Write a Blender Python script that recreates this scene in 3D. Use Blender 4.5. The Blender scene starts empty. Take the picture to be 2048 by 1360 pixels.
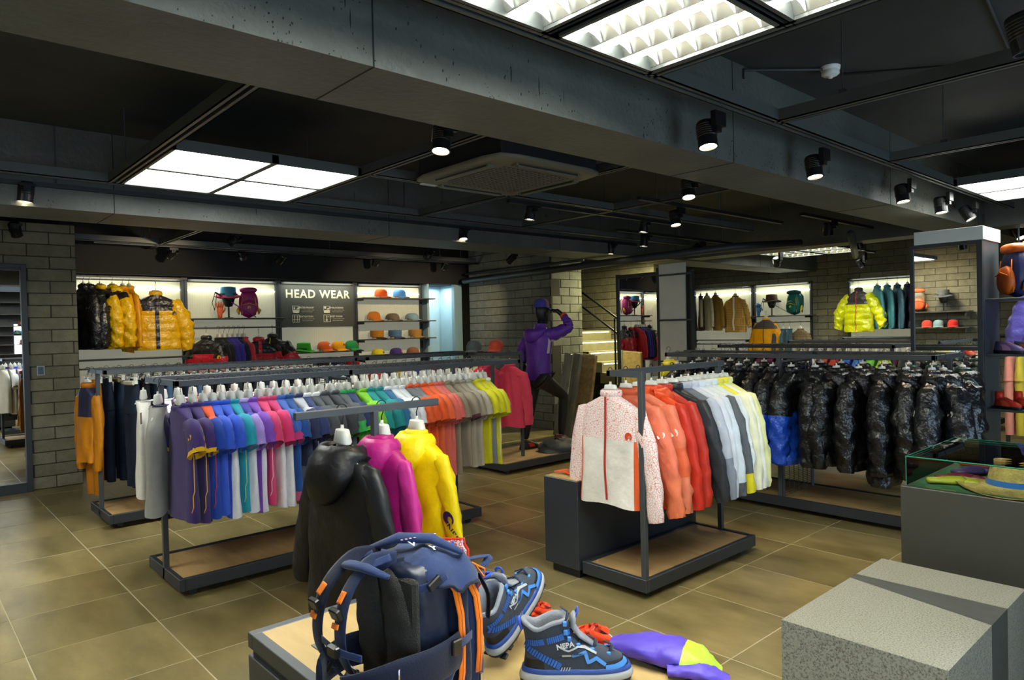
import bpy, math, random
import numpy as np
from mathutils import Matrix, Vector
random.seed(7); np.random.seed(7)
PI = math.pi
S = bpy.context.scene
COL = S.collection
# ------------------------------------------------------------------ camera
cam_d = bpy.data.cameras.new('camera'); cam = bpy.data.objects.new('camera', cam_d); COL.objects.link(cam)
cam_d.sensor_width = 36.0; cam_d.lens = 36.0 * 1398 / 2048; cam_d.clip_start = 0.05; cam_d.clip_end = 100
_r = (0.66857206, 0.74326414, -0.02387085); _d = (-0.00420272, -0.02832269, -0.99959); _f = (-0.74363549, 0.66839826, -0.01581202)
cam.matrix_world = Matrix(((_r[0], -_d[0], -_f[0], 0), (_r[1], -_d[1], -_f[1], 0), (_r[2], -_d[2], -_f[2], 1.545), (0, 0, 0, 1)))
S.camera = cam
# ------------------------------------------------------------------ world, exposure
W = bpy.data.worlds.new('world'); S.world = W; W.use_nodes = True
W.node_tree.nodes['Background'].inputs[0].default_value = (0.55, 0.68, 0.8, 1)
W.node_tree.nodes['Background'].inputs[1].default_value = 0.12
S.view_settings.view_transform = 'Standard'; S.view_settings.look = 'None'
S.view_settings.exposure = 0.8; S.view_settings.gamma = 1.0; S.view_settings.use_curve_mapping = False
S.cycles.max_bounces = 6; S.cycles.diffuse_bounces = 3; S.cycles.glossy_bounces = 4; S.cycles.transmission_bounces = 6
S.cycles.sample_clamp_indirect = 4.0; S.cycles.caustics_reflective = False; S.cycles.caustics_refractive = False
def area_light(name, loc, rot, sx, sy, power, color):
    l = bpy.data.lights.new(name, 'AREA'); l.shape = 'RECTANGLE'; l.size = sx; l.size_y = sy; l.energy = power; l.color = color
    o = bpy.data.objects.new(name, l); o.location = loc; o.rotation_euler = rot; COL.objects.link(o); return o
# daylight through the shop front, which lies to the right of the camera outside the picture
area_light('shopfront_daylight', (1.55, 2.0, 1.15), (0, math.radians(90), 0), 2.0, 7.0, 120, (0.58, 0.78, 1.0))
# ------------------------------------------------------------------ materials
MATS = {}
def mat(key, col, rough=0.6, metal=0.0, noise=0.0, nscale=8.0, bump=0.0, bscale=60.0, emit=0.0, ecol=None, col2=None, trans=0.0, alpha=1.0, sheen=0.0, rand=0.0, ramp=(0.35, 0.65), spec=0.5, nstretch=None, bdist=0.01):
    if key in MATS: return MATS[key]
    m = bpy.data.materials.new(key); m.use_nodes = True; nt = m.node_tree; N = nt.nodes; L = nt.links; b = N['Principled BSDF']
    c4 = (*col, 1)
    b.inputs['Base Color'].default_value = c4; b.inputs['Roughness'].default_value = rough; b.inputs['Metallic'].default_value = metal
    b.inputs['Specular IOR Level'].default_value = spec
    if sheen: b.inputs['Sheen Weight'].default_value = sheen
    if trans: b.inputs['Transmission Weight'].default_value = trans
    tc = None
    def coord():
        nonlocal tc
        if tc is None:
            tc = N.new('ShaderNodeTexCoord').outputs['Object']
            if rand:
                oi = N.new('ShaderNodeObjectInfo'); ad = N.new('ShaderNodeVectorMath'); ad.operation = 'MULTIPLY_ADD'
                cmb = N.new('ShaderNodeCombineXYZ'); L.new(oi.outputs['Random'], cmb.inputs[0]); L.new(oi.outputs['Random'], cmb.inputs[1]); L.new(oi.outputs['Random'], cmb.inputs[2])
                L.new(cmb.outputs[0], ad.inputs[0]); ad.inputs[1].default_value = (37, 91, 53); L.new(tc, ad.inputs[2]); tc = ad.outputs[0]
            if nstretch:
                mp = N.new('ShaderNodeMapping'); mp.inputs['Scale'].default_value = nstretch; L.new(tc, mp.inputs[0]); tc = mp.outputs[0]
        return tc
    if noise or col2:
        n = N.new('ShaderNodeTexNoise'); n.inputs['Scale'].default_value = nscale; n.inputs['Detail'].default_value = 5; n.inputs['Roughness'].default_value = 0.6
        L.new(coord(), n.inputs['Vector'])
        r = N.new('ShaderNodeValToRGB'); r.color_ramp.elements[0].position = ramp[0]; r.color_ramp.elements[1].position = ramp[1]
        if col2: a_, b_ = col, col2
        else: a_ = tuple(max(0, v * (1 - noise)) for v in col); b_ = tuple(min(1, v * (1 + noise)) for v in col)
        r.color_ramp.elements[0].color = (*a_, 1); r.color_ramp.elements[1].color = (*b_, 1)
        L.new(n.outputs['Fac'], r.inputs[0]); out = r.outputs[0]
        if rand:
            oi = N.new('ShaderNodeObjectInfo'); mr = N.new('ShaderNodeMapRange'); mr.inputs['To Min'].default_value = 1 - rand; mr.inputs['To Max'].default_value = 1 + rand
            L.new(oi.outputs['Random'], mr.inputs['Value']); mx = N.new('ShaderNodeVectorMath'); mx.operation = 'SCALE'; L.new(out, mx.inputs[0]); L.new(mr.outputs[0], mx.inputs['Scale']); out = mx.outputs[0]
        L.new(out, b.inputs['Base Color'])
    if bump:
        n = N.new('ShaderNodeTexNoise'); n.inputs['Scale'].default_value = bscale; n.inputs['Detail'].default_value = 3; L.new(coord(), n.inputs['Vector'])
        bp = N.new('ShaderNodeBump'); bp.inputs['Strength'].default_value = bump; bp.inputs['Distance'].default_value = bdist; L.new(n.outputs['Fac'], bp.inputs['Height']); L.new(bp.outputs[0], b.inputs['Normal'])
    if emit:
        b.inputs['Emission Color'].default_value = (*(ecol or col), 1); b.inputs['Emission Strength'].default_value = emit
    MATS[key] = m; return m
def srgb(h):
    h = h.lstrip('#'); v = [int(h[i:i + 2], 16) / 255 for i in (0, 2, 4)]
    return tuple(x / 12.92 if x <= 0.04045 else ((x + 0.055) / 1.055) ** 2.4 for x in v)
def cloth(h, kind='knit'):
    c = srgb(h)
    if kind == 'knit': return mat('knit_' + h, c, 0.85, noise=0.06, nscale=14, bump=0.15, bscale=220, sheen=0.15, spec=0.25)
    if kind == 'shell': return mat('shell_' + h, c, 0.45, noise=0.08, nscale=9, bump=0.6, bscale=11, spec=0.35, bdist=0.014)
    if kind == 'puff': return mat('puff_' + h, c, 0.33, noise=0.1, nscale=7, bump=1.0, bscale=17, spec=0.6, bdist=0.02)
    if kind == 'denim': return mat('denim_' + h, c, 0.9, noise=0.25, nscale=5, bump=0.2, bscale=200, spec=0.2)
# ------------------------------------------------------------------ mesh helper
class MB:
    def __init__(s): s.v = []; s.f = []; s.m = []
    def add(s, vs, fs, mi=0):
        o = len(s.v); s.v.extend([tuple(map(float, p)) for p in vs]); s.f.extend([tuple(o + i for i in f) for f in fs])
        s.m.extend(mi if isinstance(mi, (list, tuple)) else [mi] * len(fs)); return s
    def box(s, x0, x1, y0, y1, z0, z1, mi=0, M=None):
        vs = [(x, y, z) for z in (z0, z1) for y in (y0, y1) for x in (x0, x1)]
        if M is not None: vs = [tuple(M @ Vector(p)) for p in vs]
        return s.add(vs, [(0, 2, 3, 1), (4, 5, 7, 6), (0, 1, 5, 4), (2, 6, 7, 3), (0, 4, 6, 2), (1, 3, 7, 5)], mi)
    def bbox(s, x0, x1, y0, y1, z0, z1, b=0.004, mi=0, M=None):
        # chamfered box: each face inset, joined by bevel strips (24 verts)
        X = (x0, x1); Y = (y0, y1); Z = (z0, z1); vs = []; idx = {}
        for i in (0, 1):
            for j in (0, 1):
                for k in (0, 1):
                    sx, sy, sz = (1, -1)[i], (1, -1)[j], (1, -1)[k]
                    idx[i, j, k] = len(vs)
                    vs += [(X[i], Y[j] + sy * b, Z[k] + sz * b), (X[i] + sx * b, Y[j], Z[k] + sz * b), (X[i] + sx * b, Y[j] + sy * b, Z[k])]
        g = lambda i, j, k, a: idx[i, j, k] + a
        F = []
        for i in (0, 1):
            q = [g(i, 0, 0, 0), g(i, 1, 0, 0), g(i, 1, 1, 0), g(i, 0, 1, 0)]; F.append(q if i else q[::-1])
            q = [g(0, i, 0, 1), g(0, i, 1, 1), g(1, i, 1, 1), g(1, i, 0, 1)]; F.append(q if i else q[::-1])
            q = [g(0, 0, i, 2), g(1, 0, i, 2), g(1, 1, i, 2), g(0, 1, i, 2)]; F.append(q if i else q[::-1])
        for a in (0, 1):
            for c in (0, 1):
                F.append([g(a, c, 0, 0), g(a, c, 0, 1), g(a, c, 1, 1), g(a, c, 1, 0)])
                F.append([g(a, 0, c, 0), g(a, 1, c, 0), g(a, 1, c, 2), g(a, 0, c, 2)])
                F.append([g(0, a, c, 1), g(1, a, c, 1), g(1, a, c, 2), g(0, a, c, 2)])
        for i in (0, 1):
            for j in (0, 1):
                for k in (0, 1): F.append([g(i, j, k, 0), g(i, j, k, 1), g(i, j, k, 2)])
        if M is not None: vs = [tuple(M @ Vector(p)) for p in vs]
        return s.add(vs, [tuple(f) for f in F], mi)
    def tube(s, pts, r, n=8, mi=0, cap=True, flat=1.0, up=None):
        P_ = [Vector(p) for p in pts]; k = len(P_); rr = r if hasattr(r, '__len__') else [r] * k
        T = [(P_[min(i + 1, k - 1)] - P_[max(i - 1, 0)]).normalized() for i in range(k)]
        a = Vector(up) if up else (Vector((0, 0, 1)) if abs(T[0].z) < 0.9 else Vector((1, 0, 0)))
        vs = []
        for i in range(k):
            u = (a - T[i] * a.dot(T[i])); u = u.normalized() if u.length > 1e-6 else T[i].orthogonal().normalized()
            if not up: a = u
            w = T[i].cross(u)
            for j in range(n):
                t = 2 * PI * j / n; vs.append(P_[i] + u * math.cos(t) * rr[i] * flat + w * math.sin(t) * rr[i])
        fs = [(i * n + j, i * n + (j + 1) % n, (i + 1) * n + (j + 1) % n, (i + 1) * n + j) for i in range(k - 1) for j in range(n)]
        if cap: fs += [tuple(range(n))[::-1], tuple((k - 1) * n + j for j in range(n))]
        return s.add(vs, fs, mi)
    def cyl(s, p0, p1, r0, r1=None, n=14, mi=0, cap=True): return s.tube([p0, p1], [r0, r0 if r1 is None else r1], n, mi, cap)
    def lathe(s, prof, n=18, mi=0, M=None, cap=False):
        vs = []; k = len(prof)
        for r, z in prof:
            for j in range(n): t = 2 * PI * j / n; vs.append((r * math.cos(t), r * math.sin(t), z))
        if M is not None: vs = [tuple(M @ Vector(p)) for p in vs]
        fs = [(i * n + j, i * n + (j + 1) % n, (i + 1) * n + (j + 1) % n, (i + 1) * n + j) for i in range(k - 1) for j in range(n)]
        if cap: fs += [tuple(range(n))[::-1], tuple((k - 1) * n + j for j in range(n))]
        return s.add(vs, fs, mi)
    def grid(s, A, wrap=False, mi=0, mfn=None, two=0.0):
        # A: (rows, cols, 3) array ; mfn(i,j)->material index
        A = np.asarray(A, float); R, C = A.shape[:2]; vs = A.reshape(-1, 3)
        fs = []; ms = []
        for i in range(R - 1):
            for j in range(C if wrap else C - 1):
                j2 = (j + 1) % C; fs.append((i * C + j, i * C + j2, (i + 1) * C + j2, (i + 1) * C + j)); ms.append(mfn(i, j) if mfn else mi)
        return s.add(vs, fs, ms)
    def prism(s, pts, axis, a0, a1, mi=0, M=None):
        # pts: 2D outline; axis 0/1/2 is the extrusion axis
        def p3(p, a):
            q = list(p); q.insert(axis, a); return tuple(q)
        n = len(pts); vs = [p3(p, a0) for p in pts] + [p3(p, a1) for p in pts]
        if M is not None: vs = [tuple(M @ Vector(p)) for p in vs]
        return s.add(vs, [tuple(range(n))[::-1], tuple(range(n, 2 * n))] + [(i, (i + 1) % n, n + (i + 1) % n, n + i) for i in range(n)], mi)
    def mesh(s, name, mats, smooth=False):
        me = bpy.data.meshes.new(name); me.from_pydata(s.v, [], s.f)
        for m in (mats if isinstance(mats, (list, tuple)) else [mats]): me.materials.append(m)
        me.polygons.foreach_set('material_index', s.m)
        if smooth: me.polygons.foreach_set('use_smooth', [True] * len(s.f))
        me.update(); return me
    def build(s, name, mats, parent=None, loc=None, rot=None, smooth=False, label=None):
        return inst(name, s.mesh(name, mats, smooth), parent, loc, rot, label)
def inst(name, me, parent=None, loc=None, rot=None, label=None):
    o = bpy.data.objects.new(name, me); COL.objects.link(o)
    if parent is not None: o.parent = parent
    if loc is not None: o.location = loc
    if rot is not None: o.rotation_euler = rot
    if label: o['label'] = label
    return o
def tag(o, label, cat, group=None, kind=None):
    o['label'] = label; o['category'] = cat
    if group: o['group'] = group
    if kind: o['kind'] = kind
    return o
def thing(name, label, cat, loc=(0, 0, 0), rz=0.0, group=None, rot=None):
    o = bpy.data.objects.new(name, None); COL.objects.link(o); o.location = loc; o.rotation_euler = rot or (0, 0, rz); o.empty_display_size = 0.1
    return tag(o, label, cat, group)
def struct(name, mb, mats, smooth=False):
    o = mb.build(name, mats, None, smooth=smooth); o['kind'] = 'structure'; return o
def copy_tree(o, parent=None):
    c = o.copy(); COL.objects.link(c)
    if parent is not None: c.parent = parent
    for ch in list(o.children): copy_tree(ch, c)
    return c
_txt = {}
def text_mesh(string, size, depth=0.0008, bold=0.0, spacing=1.0):
    k = (string, size, bold, spacing)
    if k in _txt: return _txt[k]
    cu = bpy.data.curves.new('lettering', 'FONT'); cu.body = string; cu.size = size; cu.extrude = depth; cu.offset = bold; cu.space_character = spacing
    cu.align_x = 'CENTER'; cu.align_y = 'CENTER'; cu.resolution_u = 3
    t = bpy.data.objects.new('lettering', cu); COL.objects.link(t)
    dg = bpy.context.evaluated_depsgraph_get(); me = bpy.data.meshes.new_from_object(t.evaluated_get(dg)); bpy.data.objects.remove(t); bpy.data.curves.remove(cu)
    me.materials.clear(); _txt[k] = me; return me
def lettering(string, size, m, parent, M, name='lettering', bold=0.0, spacing=1.0):
    me = text_mesh(string, size, bold=bold, spacing=spacing).copy(); me.materials.append(m)
    o = bpy.data.objects.new(name, me); COL.objects.link(o); o.parent = parent; o.matrix_local = M; return o
def frame_M(origin, xd, yd):
    x = Vector(xd).normalized(); y = Vector(yd); y = (y - x * y.dot(x)).normalized(); z = x.cross(y)
    M = Matrix((x, y, z)).transposed().to_4x4(); M.translation = Vector(origin); return M

# ------------------------------------------------------------------ setting
STEEL = mat('dark_grey_paint', srgb('3f4447'), 0.42, noise=0.08, nscale=5, bump=0.05)
STEELD = mat('charcoal_paint', srgb('2c3034'), 0.5, noise=0.08, nscale=5)
BLACK = mat('black_paint', srgb('15161a'), 0.45)
CEIL = mat('dark_ceiling_paint', srgb('2a2d2c'), 0.75, noise=0.22, nscale=2.2, bump=0.3, bscale=12)
BEAMM = mat('slate_beam_paint', srgb('50534d'), 0.55, noise=0.2, nscale=1.6, bump=0.5, bscale=26)
SPOTM = mat('beam_pits', srgb('15181a'), 0.9)
BULK = mat('bulkhead_paint', srgb('131315'), 0.8, noise=0.05)
GRID = mat('ceiling_grid_paint', srgb('454947'), 0.4, noise=0.06)
BRICK = mat('concrete_block', srgb('77735f'), 0.9, noise=0.16, nscale=9, bump=0.5, bscale=70, rand=0.14)
BRICKG = mat('grey_concrete_block', srgb('75776c'), 0.9, noise=0.14, nscale=9, bump=0.5, bscale=70, rand=0.12)
MORT = mat('mortar', srgb('3a3830'), 0.95)
TILE = mat('stone_floor_tile', srgb('6a5f3a'), 0.3, noise=0.0, nscale=1.7, bump=0.06, bscale=30, col2=srgb('9c8c5e'), rand=0.1, ramp=(0.3, 0.72), nstretch=(1.0, 2.4, 1.0))
GROUT = mat('grout', srgb('b3aa88'), 0.9)
MIRROR = mat('mirror_glass', (0.86, 0.88, 0.87), 0.01, metal=1.0)
WHITEP = mat('white_panel', srgb('cfd2ca'), 0.6, noise=0.03)

# floor: tiles on a grout bed, 0.6 m pitch
fl = struct('floor', MB().box(-10.4, 3.0, -3.0, 14.0, -0.06, -0.0012), GROUT)
tm = MB().bbox(-0.2968, 0.2968, -0.2958, 0.2958, -0.012, 0.0, 0.001).mesh('floor_tile', TILE)
rest = MB(); nt = 0
for i in range(-8, 15):
    for j in range(-7, 22):
        cx = -5.93 + 0.6 * i + 0.3; cy = 1.07 + 0.598 * j + 0.3
        if cx < -10.3 or cx > 2.8 or cy > 13.8: continue
        vis = (-8.8 < cx < -0.1 and 0.1 < cy < 9.2 and (cy > -0.25 * cx - 0.9) and cy < 9 + 0.2 * cx + 1.5)
        if vis and nt < 235:
            inst('floor_tile', tm, fl, (cx, cy, random.uniform(-0.0006, 0.0004)), (0, 0, random.choice((0, PI)))); nt += 1
        else: rest.box(cx - 0.2975, cx + 0.2975, cy - 0.2975, cy + 0.2975, -0.012, 0.0)
rf = rest.build('floor_tiles_beyond', TILE, fl); rf['kind'] = 'stuff'

struct('ceiling', MB().box(-10.4, 3.0, -3.0, 14.0, 3.1, 3.2), CEIL)
# walls
def brick_wall(name, face_axis, plane, a0, a1, z0, z1, out, thick=0.3, m=BRICK, bw=0.39, bh=0.127, skip=None, stuff=None, vis=lambda a, z: True):
    # face_axis 'x': wall lies in plane x=plane and runs along y; out = +-1 direction of the visible face
    mb = MB(); p1 = plane - out * thick; lo, hi = sorted((plane - out * 0.012, p1))
    if face_axis == 'x': mb.box(lo, hi, a0, a1, z0, z1)
    else: mb.box(a0, a1, lo, hi, z0, z1)
    w = struct(name, mb, MORT); cnt = 0; rest = MB()
    cache = {}; row = 0; z = z0
    while z < z1 - 0.02:
        h = min(bh, z1 - z); a = a0 - (0.5 * bw if row % 2 else 0)
        while a < a1 - 0.01:
            s0, s1 = max(a, a0), min(a + bw, a1); a += bw
            if s1 - s0 < 0.03: continue
            zc = z + h / 2; ac = (s0 + s1) / 2
            if skip and skip(s0, s1, zc): continue
            hw = round((s1 - s0) / 2 - 0.004, 4); hh = round(h / 2 - 0.004, 4); dz = random.uniform(-0.002, 0.003)
            if vis(ac, zc) and cnt < 290:
                k = (hw, hh)
                if k not in cache:
                    q = MB()
                    if face_axis == 'x': q.bbox(-0.03, 0.0, -hw, hw, -hh, hh, 0.004) if out > 0 else q.bbox(0, 0.03, -hw, hw, -hh, hh, 0.004)
                    else: q.bbox(-hw, hw, -0.03, 0.0, -hh, hh, 0.004) if out > 0 else q.bbox(-hw, hw, 0, 0.03, -hh, hh, 0.004)
                    cache[k] = q.mesh('brick', m)
                inst('brick', cache[k], w, (plane + dz, ac, zc) if face_axis == 'x' else (ac, plane + dz, zc)); cnt += 1
            else:
                l0, l1 = sorted((plane, plane - out * 0.03))
                if face_axis == 'x': rest.box(l0, l1, ac - hw, ac + hw, zc - hh, zc + hh)
                else: rest.box(ac - hw, ac + hw, l0, l1, zc - hh, zc + hh)
        z += bh; row += 1
    if rest.v:
        r = rest.build('bricks_beyond', m, w); r['kind'] = 'stuff'
    return w
brick_wall('wall_left', 'x', -8.65, -2.2, 1.55, 0, 2.76, 1, thick=1.0, skip=lambda s0, s1, z: s1 < 1.12 and s0 > -0.2 and z < 2.3, vis=lambda a, z: a > 0.5)
brick_wall('wall_column', 'y', 7.5, -9.42, -7.45, 0, 3.1, -1, thick=0.2, m=BRICKG)
brick_wall('wall_stair_side', 'x', -7.45, 7.53, 8.2, 0, 3.1, 1, thick=0.2, m=BRICKG)
brick_wall('wall_stair_rear', 'y', 9.6, -9.6, -7.1, 0, 3.1, -1, thick=0.2, m=BRICK, vis=lambda a, z: -9.3 < a < -7.2)
brick_wall('wall_far', 'y', 13.25, -10.3, 1.4, 0, 3.1, -1, thick=0.2, m=BRICK, vis=lambda a, z: -6.9 < a < -5.0 and z > 0.9)
brick_wall('wall_front', 'y', -2.1, -10.3, 2.0, 0, 3.1, 1, thick=0.2, m=BRICK, vis=lambda a, z: -6.2 < a < -4.0 and z > 1.0)
struct('wall_back', MB().box(-10.3, -9.75, -3.0, 6.75, 0, 3.1).box(-9.75, -9.55, 1.55, 7.6, 2.33, 3.1).box(-10.3, -9.65, 6.75, 7.5, 2.33, 3.1).box(-10.3, -10.25, 6.75, 13.5, 0, 3.1), BULK)
struct('wall_right', MB().box(1.4, 1.5, -2.2, -1.9, 0, 3.1).box(1.4, 1.5, 5.6, 13.3, 0, 3.1).box(1.4, 1.5, -1.9, 5.6, 2.75, 3.1), BULK)
# lit doorway beside the head wear wall
struct('door_1', MB().box(-9.64, -9.6, 7.36, 7.48, 0, 2.33).box(-9.66, -9.58, 7.3, 7.36, 0, 2.33), mat('pale_blue_door', srgb('8fb0ba'), 0.5, noise=0.03))
PB = mat('pale_blue_wall', srgb('a4c3cc'), 0.7, noise=0.03)
struct('wall_passage', MB().box(-10.24, -10.2, 6.75, 7.5, 0, 2.4).box(-10.24, -9.7, 7.46, 7.5, 0, 2.4).box(-10.24, -9.6, 6.75, 6.79, 0, 2.4), PB)
area_light('passage_lamp', (-9.95, 7.12, 2.3), (0, 0, 0), 0.3, 0.5, 4.5, (0.9, 0.97, 1.0))
# beams
def beam(name, x0, x1, y0, y1, z0, z1, pits):
    b = struct(name, MB().box(x0, x1, y0, y1, z0, z1), BEAMM); s = MB()
    for _ in range(pits):
        # chipped pits and drips on the face towards the shop front
        yc = random.uniform(y0, y1); zc = z0 + 0.01 + abs(random.gauss(0, 0.12))
        for _q in range(random.choice((1, 1, 2, 4, 7))):
            y = yc + random.gauss(0, 0.03); z = min(max(zc + random.gauss(0, 0.03), z0 + 0.004), z1 - 0.02); w = random.uniform(0.0008, 0.0035); h = w * random.uniform(0.8, 3.0)
            if random.random() < 0.04: h = random.uniform(0.02, 0.05)
            if z - h < z0: h = z - z0
            s.prism([(y - w, z), (y - w * 0.3, z - h), (y + w * 0.7, z - h * 0.6), (y + w, z + h * 0.3), (y, z + h)], 0, x1 - 0.004, x1 + 0.0012)
    if pits:
        r = s.build('surface_pits', SPOTM, b); r['kind'] = 'stuff'
    # formwork joints
    j = MB()
    for y in np.arange(y0 + 0.9, y1, 2.44): j.box(x0 - 0.002, x1 + 0.002, y - 0.003, y + 0.003, z0 - 0.002, z1)
    j.build('formwork_joint', SPOTM, b); return b
beam('trim_1', -2.65, -2.2, -2.0, 9.0, 2.5, 3.1, 260)
beam('trim_2', -6.6, -6.0, -2.0, 13.2, 2.5, 3.1, 160)
struct('trim_3', MB().box(-6.0, 1.4, 8.9, 9.3, 2.52, 3.1), BEAMM)
struct('trim_4', MB().box(-2.65, -2.2, 9.3, 13.2, 2.5, 3.1), BEAMM)
# ------------------------------------------------------------------ hung ceiling grid
PX = [-1.9, -3.1, -4.33, -5.62]
PY = [-1.4, -0.07, 1.25, 2.57, 3.89, 5.24, 6.62, 7.95]
GH = 2.65
def grid_bar(x0, x1, y0, y1, lab, w=0.035, h=0.06):
    t = thing('ceiling_grid_bar', lab, 'ceiling bar', ((x0 + x1) / 2, (y0 + y1) / 2, GH), group='hung ceiling grid bars')
    dx, dy = (x1 - x0) / 2, (y1 - y0) / 2
    m = MB()
    if dx > dy: m.box(-dx, dx, -w, -w + 0.006, 0, h).box(-dx, dx, w - 0.006, w, 0, h).box(-dx, dx, -w, w, h, h + 0.006).box(-dx, dx, -w, -0.012, 0, 0.006).box(-dx, dx, 0.012, w, 0, 0.006)
    else: m.box(-w, -w + 0.006, -dy, dy, 0, h).box(w - 0.006, w, -dy, dy, 0, h).box(-w, w, -dy, dy, h, h + 0.006).box(-w, -0.012, -dy, dy, 0, 0.006).box(0.012, w, -dy, dy, 0, 0.006)
    m.build('channel', GRID, t)
    for s in (-0.75, 0.75):
        px, py = (dx * s, 0) if dx > dy else (0, dy * s)
        MB().cyl((px, py, h), (px, py, 3.1 - GH), 0.004, n=6).box(px - 0.015, px + 0.015, py - 0.015, py + 0.015, h, h + 0.03).build('hanger_rod', STEEL, t)
    return t
for x, y0, y1, lab in ((-1.9, -0.1, 8.6, 'long slate ceiling channel along the near face of the big beam'),
                       (-5.62, -1.4, 8.4, 'long slate ceiling channel beside the second beam, left ends at the light panel'),
                       (-4.33, 2.57, 7.8, 'long slate ceiling channel running past the far corner of the air conditioner')):
    grid_bar(x - 0.001, x, y0, y1, lab)
for x0, x1, y, lab in ((-5.62, -2.66, 1.25, 'slatted ceiling channel on the left side of the square white light panel'),
                       (-5.62, -2.66, 2.57, 'ceiling channel between the square white light panel and the air conditioner'),
                       (-5.62, -2.66, 3.89, 'ceiling channel along the right side of the air conditioner'),
                       (-5.62, -2.66, 5.24, 'ceiling channel crossing one bay right of the air conditioner'),
                       (-1.9, 1.0, 3.72, 'dark ceiling channel below the smoke detector on the right'),
                       (-1.9, 1.0, 5.3, 'dark ceiling channel hung between smoke detector and right light panel')):
    grid_bar(x0, x1, y - 0.001, y, lab)
grid_bar(-10.2, -6.65, 2.5, 2.501, 'dark ceiling channel over the yellow jackets bay')
grid_bar(-9.0, -8.99, 1.6, 7.3, 'long dark channel carrying the lamps over the head wear wall')

# ------------------------------------------------------------------ light panels
LP = mat('light_panel_diffuser', (1, 1, 1), 0.5, emit=9.0, ecol=(0.96, 1.0, 0.93))
def light_panel(x0, y0, x1, y1, label):
    t = thing('ceiling_light', label, 'ceiling light', ((x0 + x1) / 2, (y0 + y1) / 2, GH)); hx, hy = (x1 - x0) / 2, (y1 - y0) / 2
    f = MB(); b = 0.02
    f.box(-hx, hx, -hy, -hy + b, -0.005, 0.05).box(-hx, hx, hy - b, hy, -0.005, 0.05).box(-hx, -hx + b, -hy, hy, -0.005, 0.05).box(hx - b, hx, -hy, hy, -0.005, 0.05)
    f.box(-hx, hx, -0.022, 0.022, -0.004, 0.05).box(-0.022, 0.022, -hy, hy, -0.006, 0.05).box(-hx, hx, -hy, hy, 0.05, 0.06)
    f.build('frame', GRID, t)
    for sx in (-1, 1):
        for sy in (-1, 1):
            xa, xb = sorted((sx * 0.023, sx * (hx - b))); ya, yb = sorted((sy * 0.024, sy * (hy - b)))
            MB().box(xa, xb, ya, yb, 0.002, 0.012).build('diffuser', LP, t)
    return t
light_panel(-5.58, 1.29, -4.36, 2.53, 'square white light panel glowing beside the second beam, top left')
light_panel(-1.86, 6.66, -0.64, 7.9, 'white light panel glowing at the right edge above the spotlights')
light_panel(-5.6, -1.35, -4.38, -0.1, 'white light panel seen only in the framed mirror on the right')
# ------------------------------------------------------------------ louvred fixtures
TUBE = mat('fluorescent_tube', (1, 1, 1), 0.4, emit=34.0, ecol=(0.97, 1.0, 0.92))
REFL = mat('bright_reflector', (0.9, 0.88, 0.78), 0.28, metal=1.0); BLD = mat('louvre_white', (0.9, 0.9, 0.88), 0.3)
def louvre(x0, y0, x1, y1, label, z=GH, rows=3):
    t = thing('louvre_light', label, 'ceiling light', ((x0 + x1) / 2, (y0 + y1) / 2, z)); hx, hy = (x1 - x0) / 2, (y1 - y0) / 2; b = 0.018
    f = MB().box(-hx, hx, -hy, -hy + b, -0.004, 0.09).box(-hx, hx, hy - b, hy, -0.004, 0.09).box(-hx, -hx + b, -hy, hy, -0.004, 0.09).box(hx - b, hx, -hy, hy, -0.004, 0.09).box(-hx, hx, -hy, hy, 0.09, 0.1)
    if y0 > 5:
        for sx in (-0.8, 0.8): f.cyl((hx * sx, 0, 0.1), (hx * sx, 0, 3.1 - z), 0.004, n=6)
    f.build('frame', GRID, t)
    ry = (2 * hy - 2 * b) / rows
    for r in range(rows):
        yc = -hy + b + ry * (r + 0.5)
        A = []
        for q in range(9):
            a = (q - 4) / 4 * 1.25; A.append([(x, yc + math.sin(a) / math.sin(1.25) * ry * 0.49, 0.085 - 0.075 * (abs(q - 4) / 4) ** 2) for x in (-hx + b, hx - b)])
        MB().grid(A).build('reflector', REFL, t, smooth=True)
        MB().cyl((-hx + 0.03, yc, 0.05), (hx - 0.03, yc, 0.05), 0.021, n=8).build('tube', TUBE, t, smooth=True)
        bl = []
        nb = 6
        for q in range(nb):
            x = -hx + b + (2 * hx - 2 * b) * (q + 0.5) / nb
            pts = [(yc - ry * 0.45, 0.012)] + [(yc + ry * 0.45 * u, 0.0 + 0.03 * (1 - u * u)) for u in (-0.9, -0.5, 0, 0.5, 0.9)] + [(yc + ry * 0.45, 0.012), (yc + ry * 0.36, 0.06), (yc - ry * 0.36, 0.06)]
            MB().prism(pts, 0, x - 0.0015, x + 0.0015).build('louvre_blade', BLD, t)
    return t
for i, (x0, x1) in enumerate(((-1.86, -1.26), (-1.22, -0.62), (-0.58, 0.02))):
    for j, (y0, y1) in enumerate(((0.6, 1.2), (1.28, 1.87), (1.93, 2.52))):
        if j == 0 and i == 2: continue
        louvre(x0, y0, x1, y1, ('nearest the big beam', 'in the middle', 'farthest from the big beam')[i] + ', bright louvred tube light, ' + ('left', 'centre', 'right')[j] + ' of its row')
grid_bar(-1.9, 0.1, 1.899, 1.9, 'narrow channel between louvred lights, reaching the big beam', w=0.018)
grid_bar(-1.9, 0.1, 2.559, 2.56, 'grooved channel edging the louvred lights on their right')
grid_bar(-1.241, -1.24, 0.6, 2.56, 'narrow channel across the louvred lights near the big beam', w=0.018)
for i, (x0, x1) in enumerate(((-5.7, -5.1), (-5.05, -4.45))):
    for j, (y0, y1) in enumerate(((10.3, 10.9), (10.95, 11.55))):
        louvre(x0, y0, x1, y1, ('left', 'right')[i] + ' louvred tube light of the far group, ' + ('nearer', 'farther') [j] + ' one')

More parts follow.
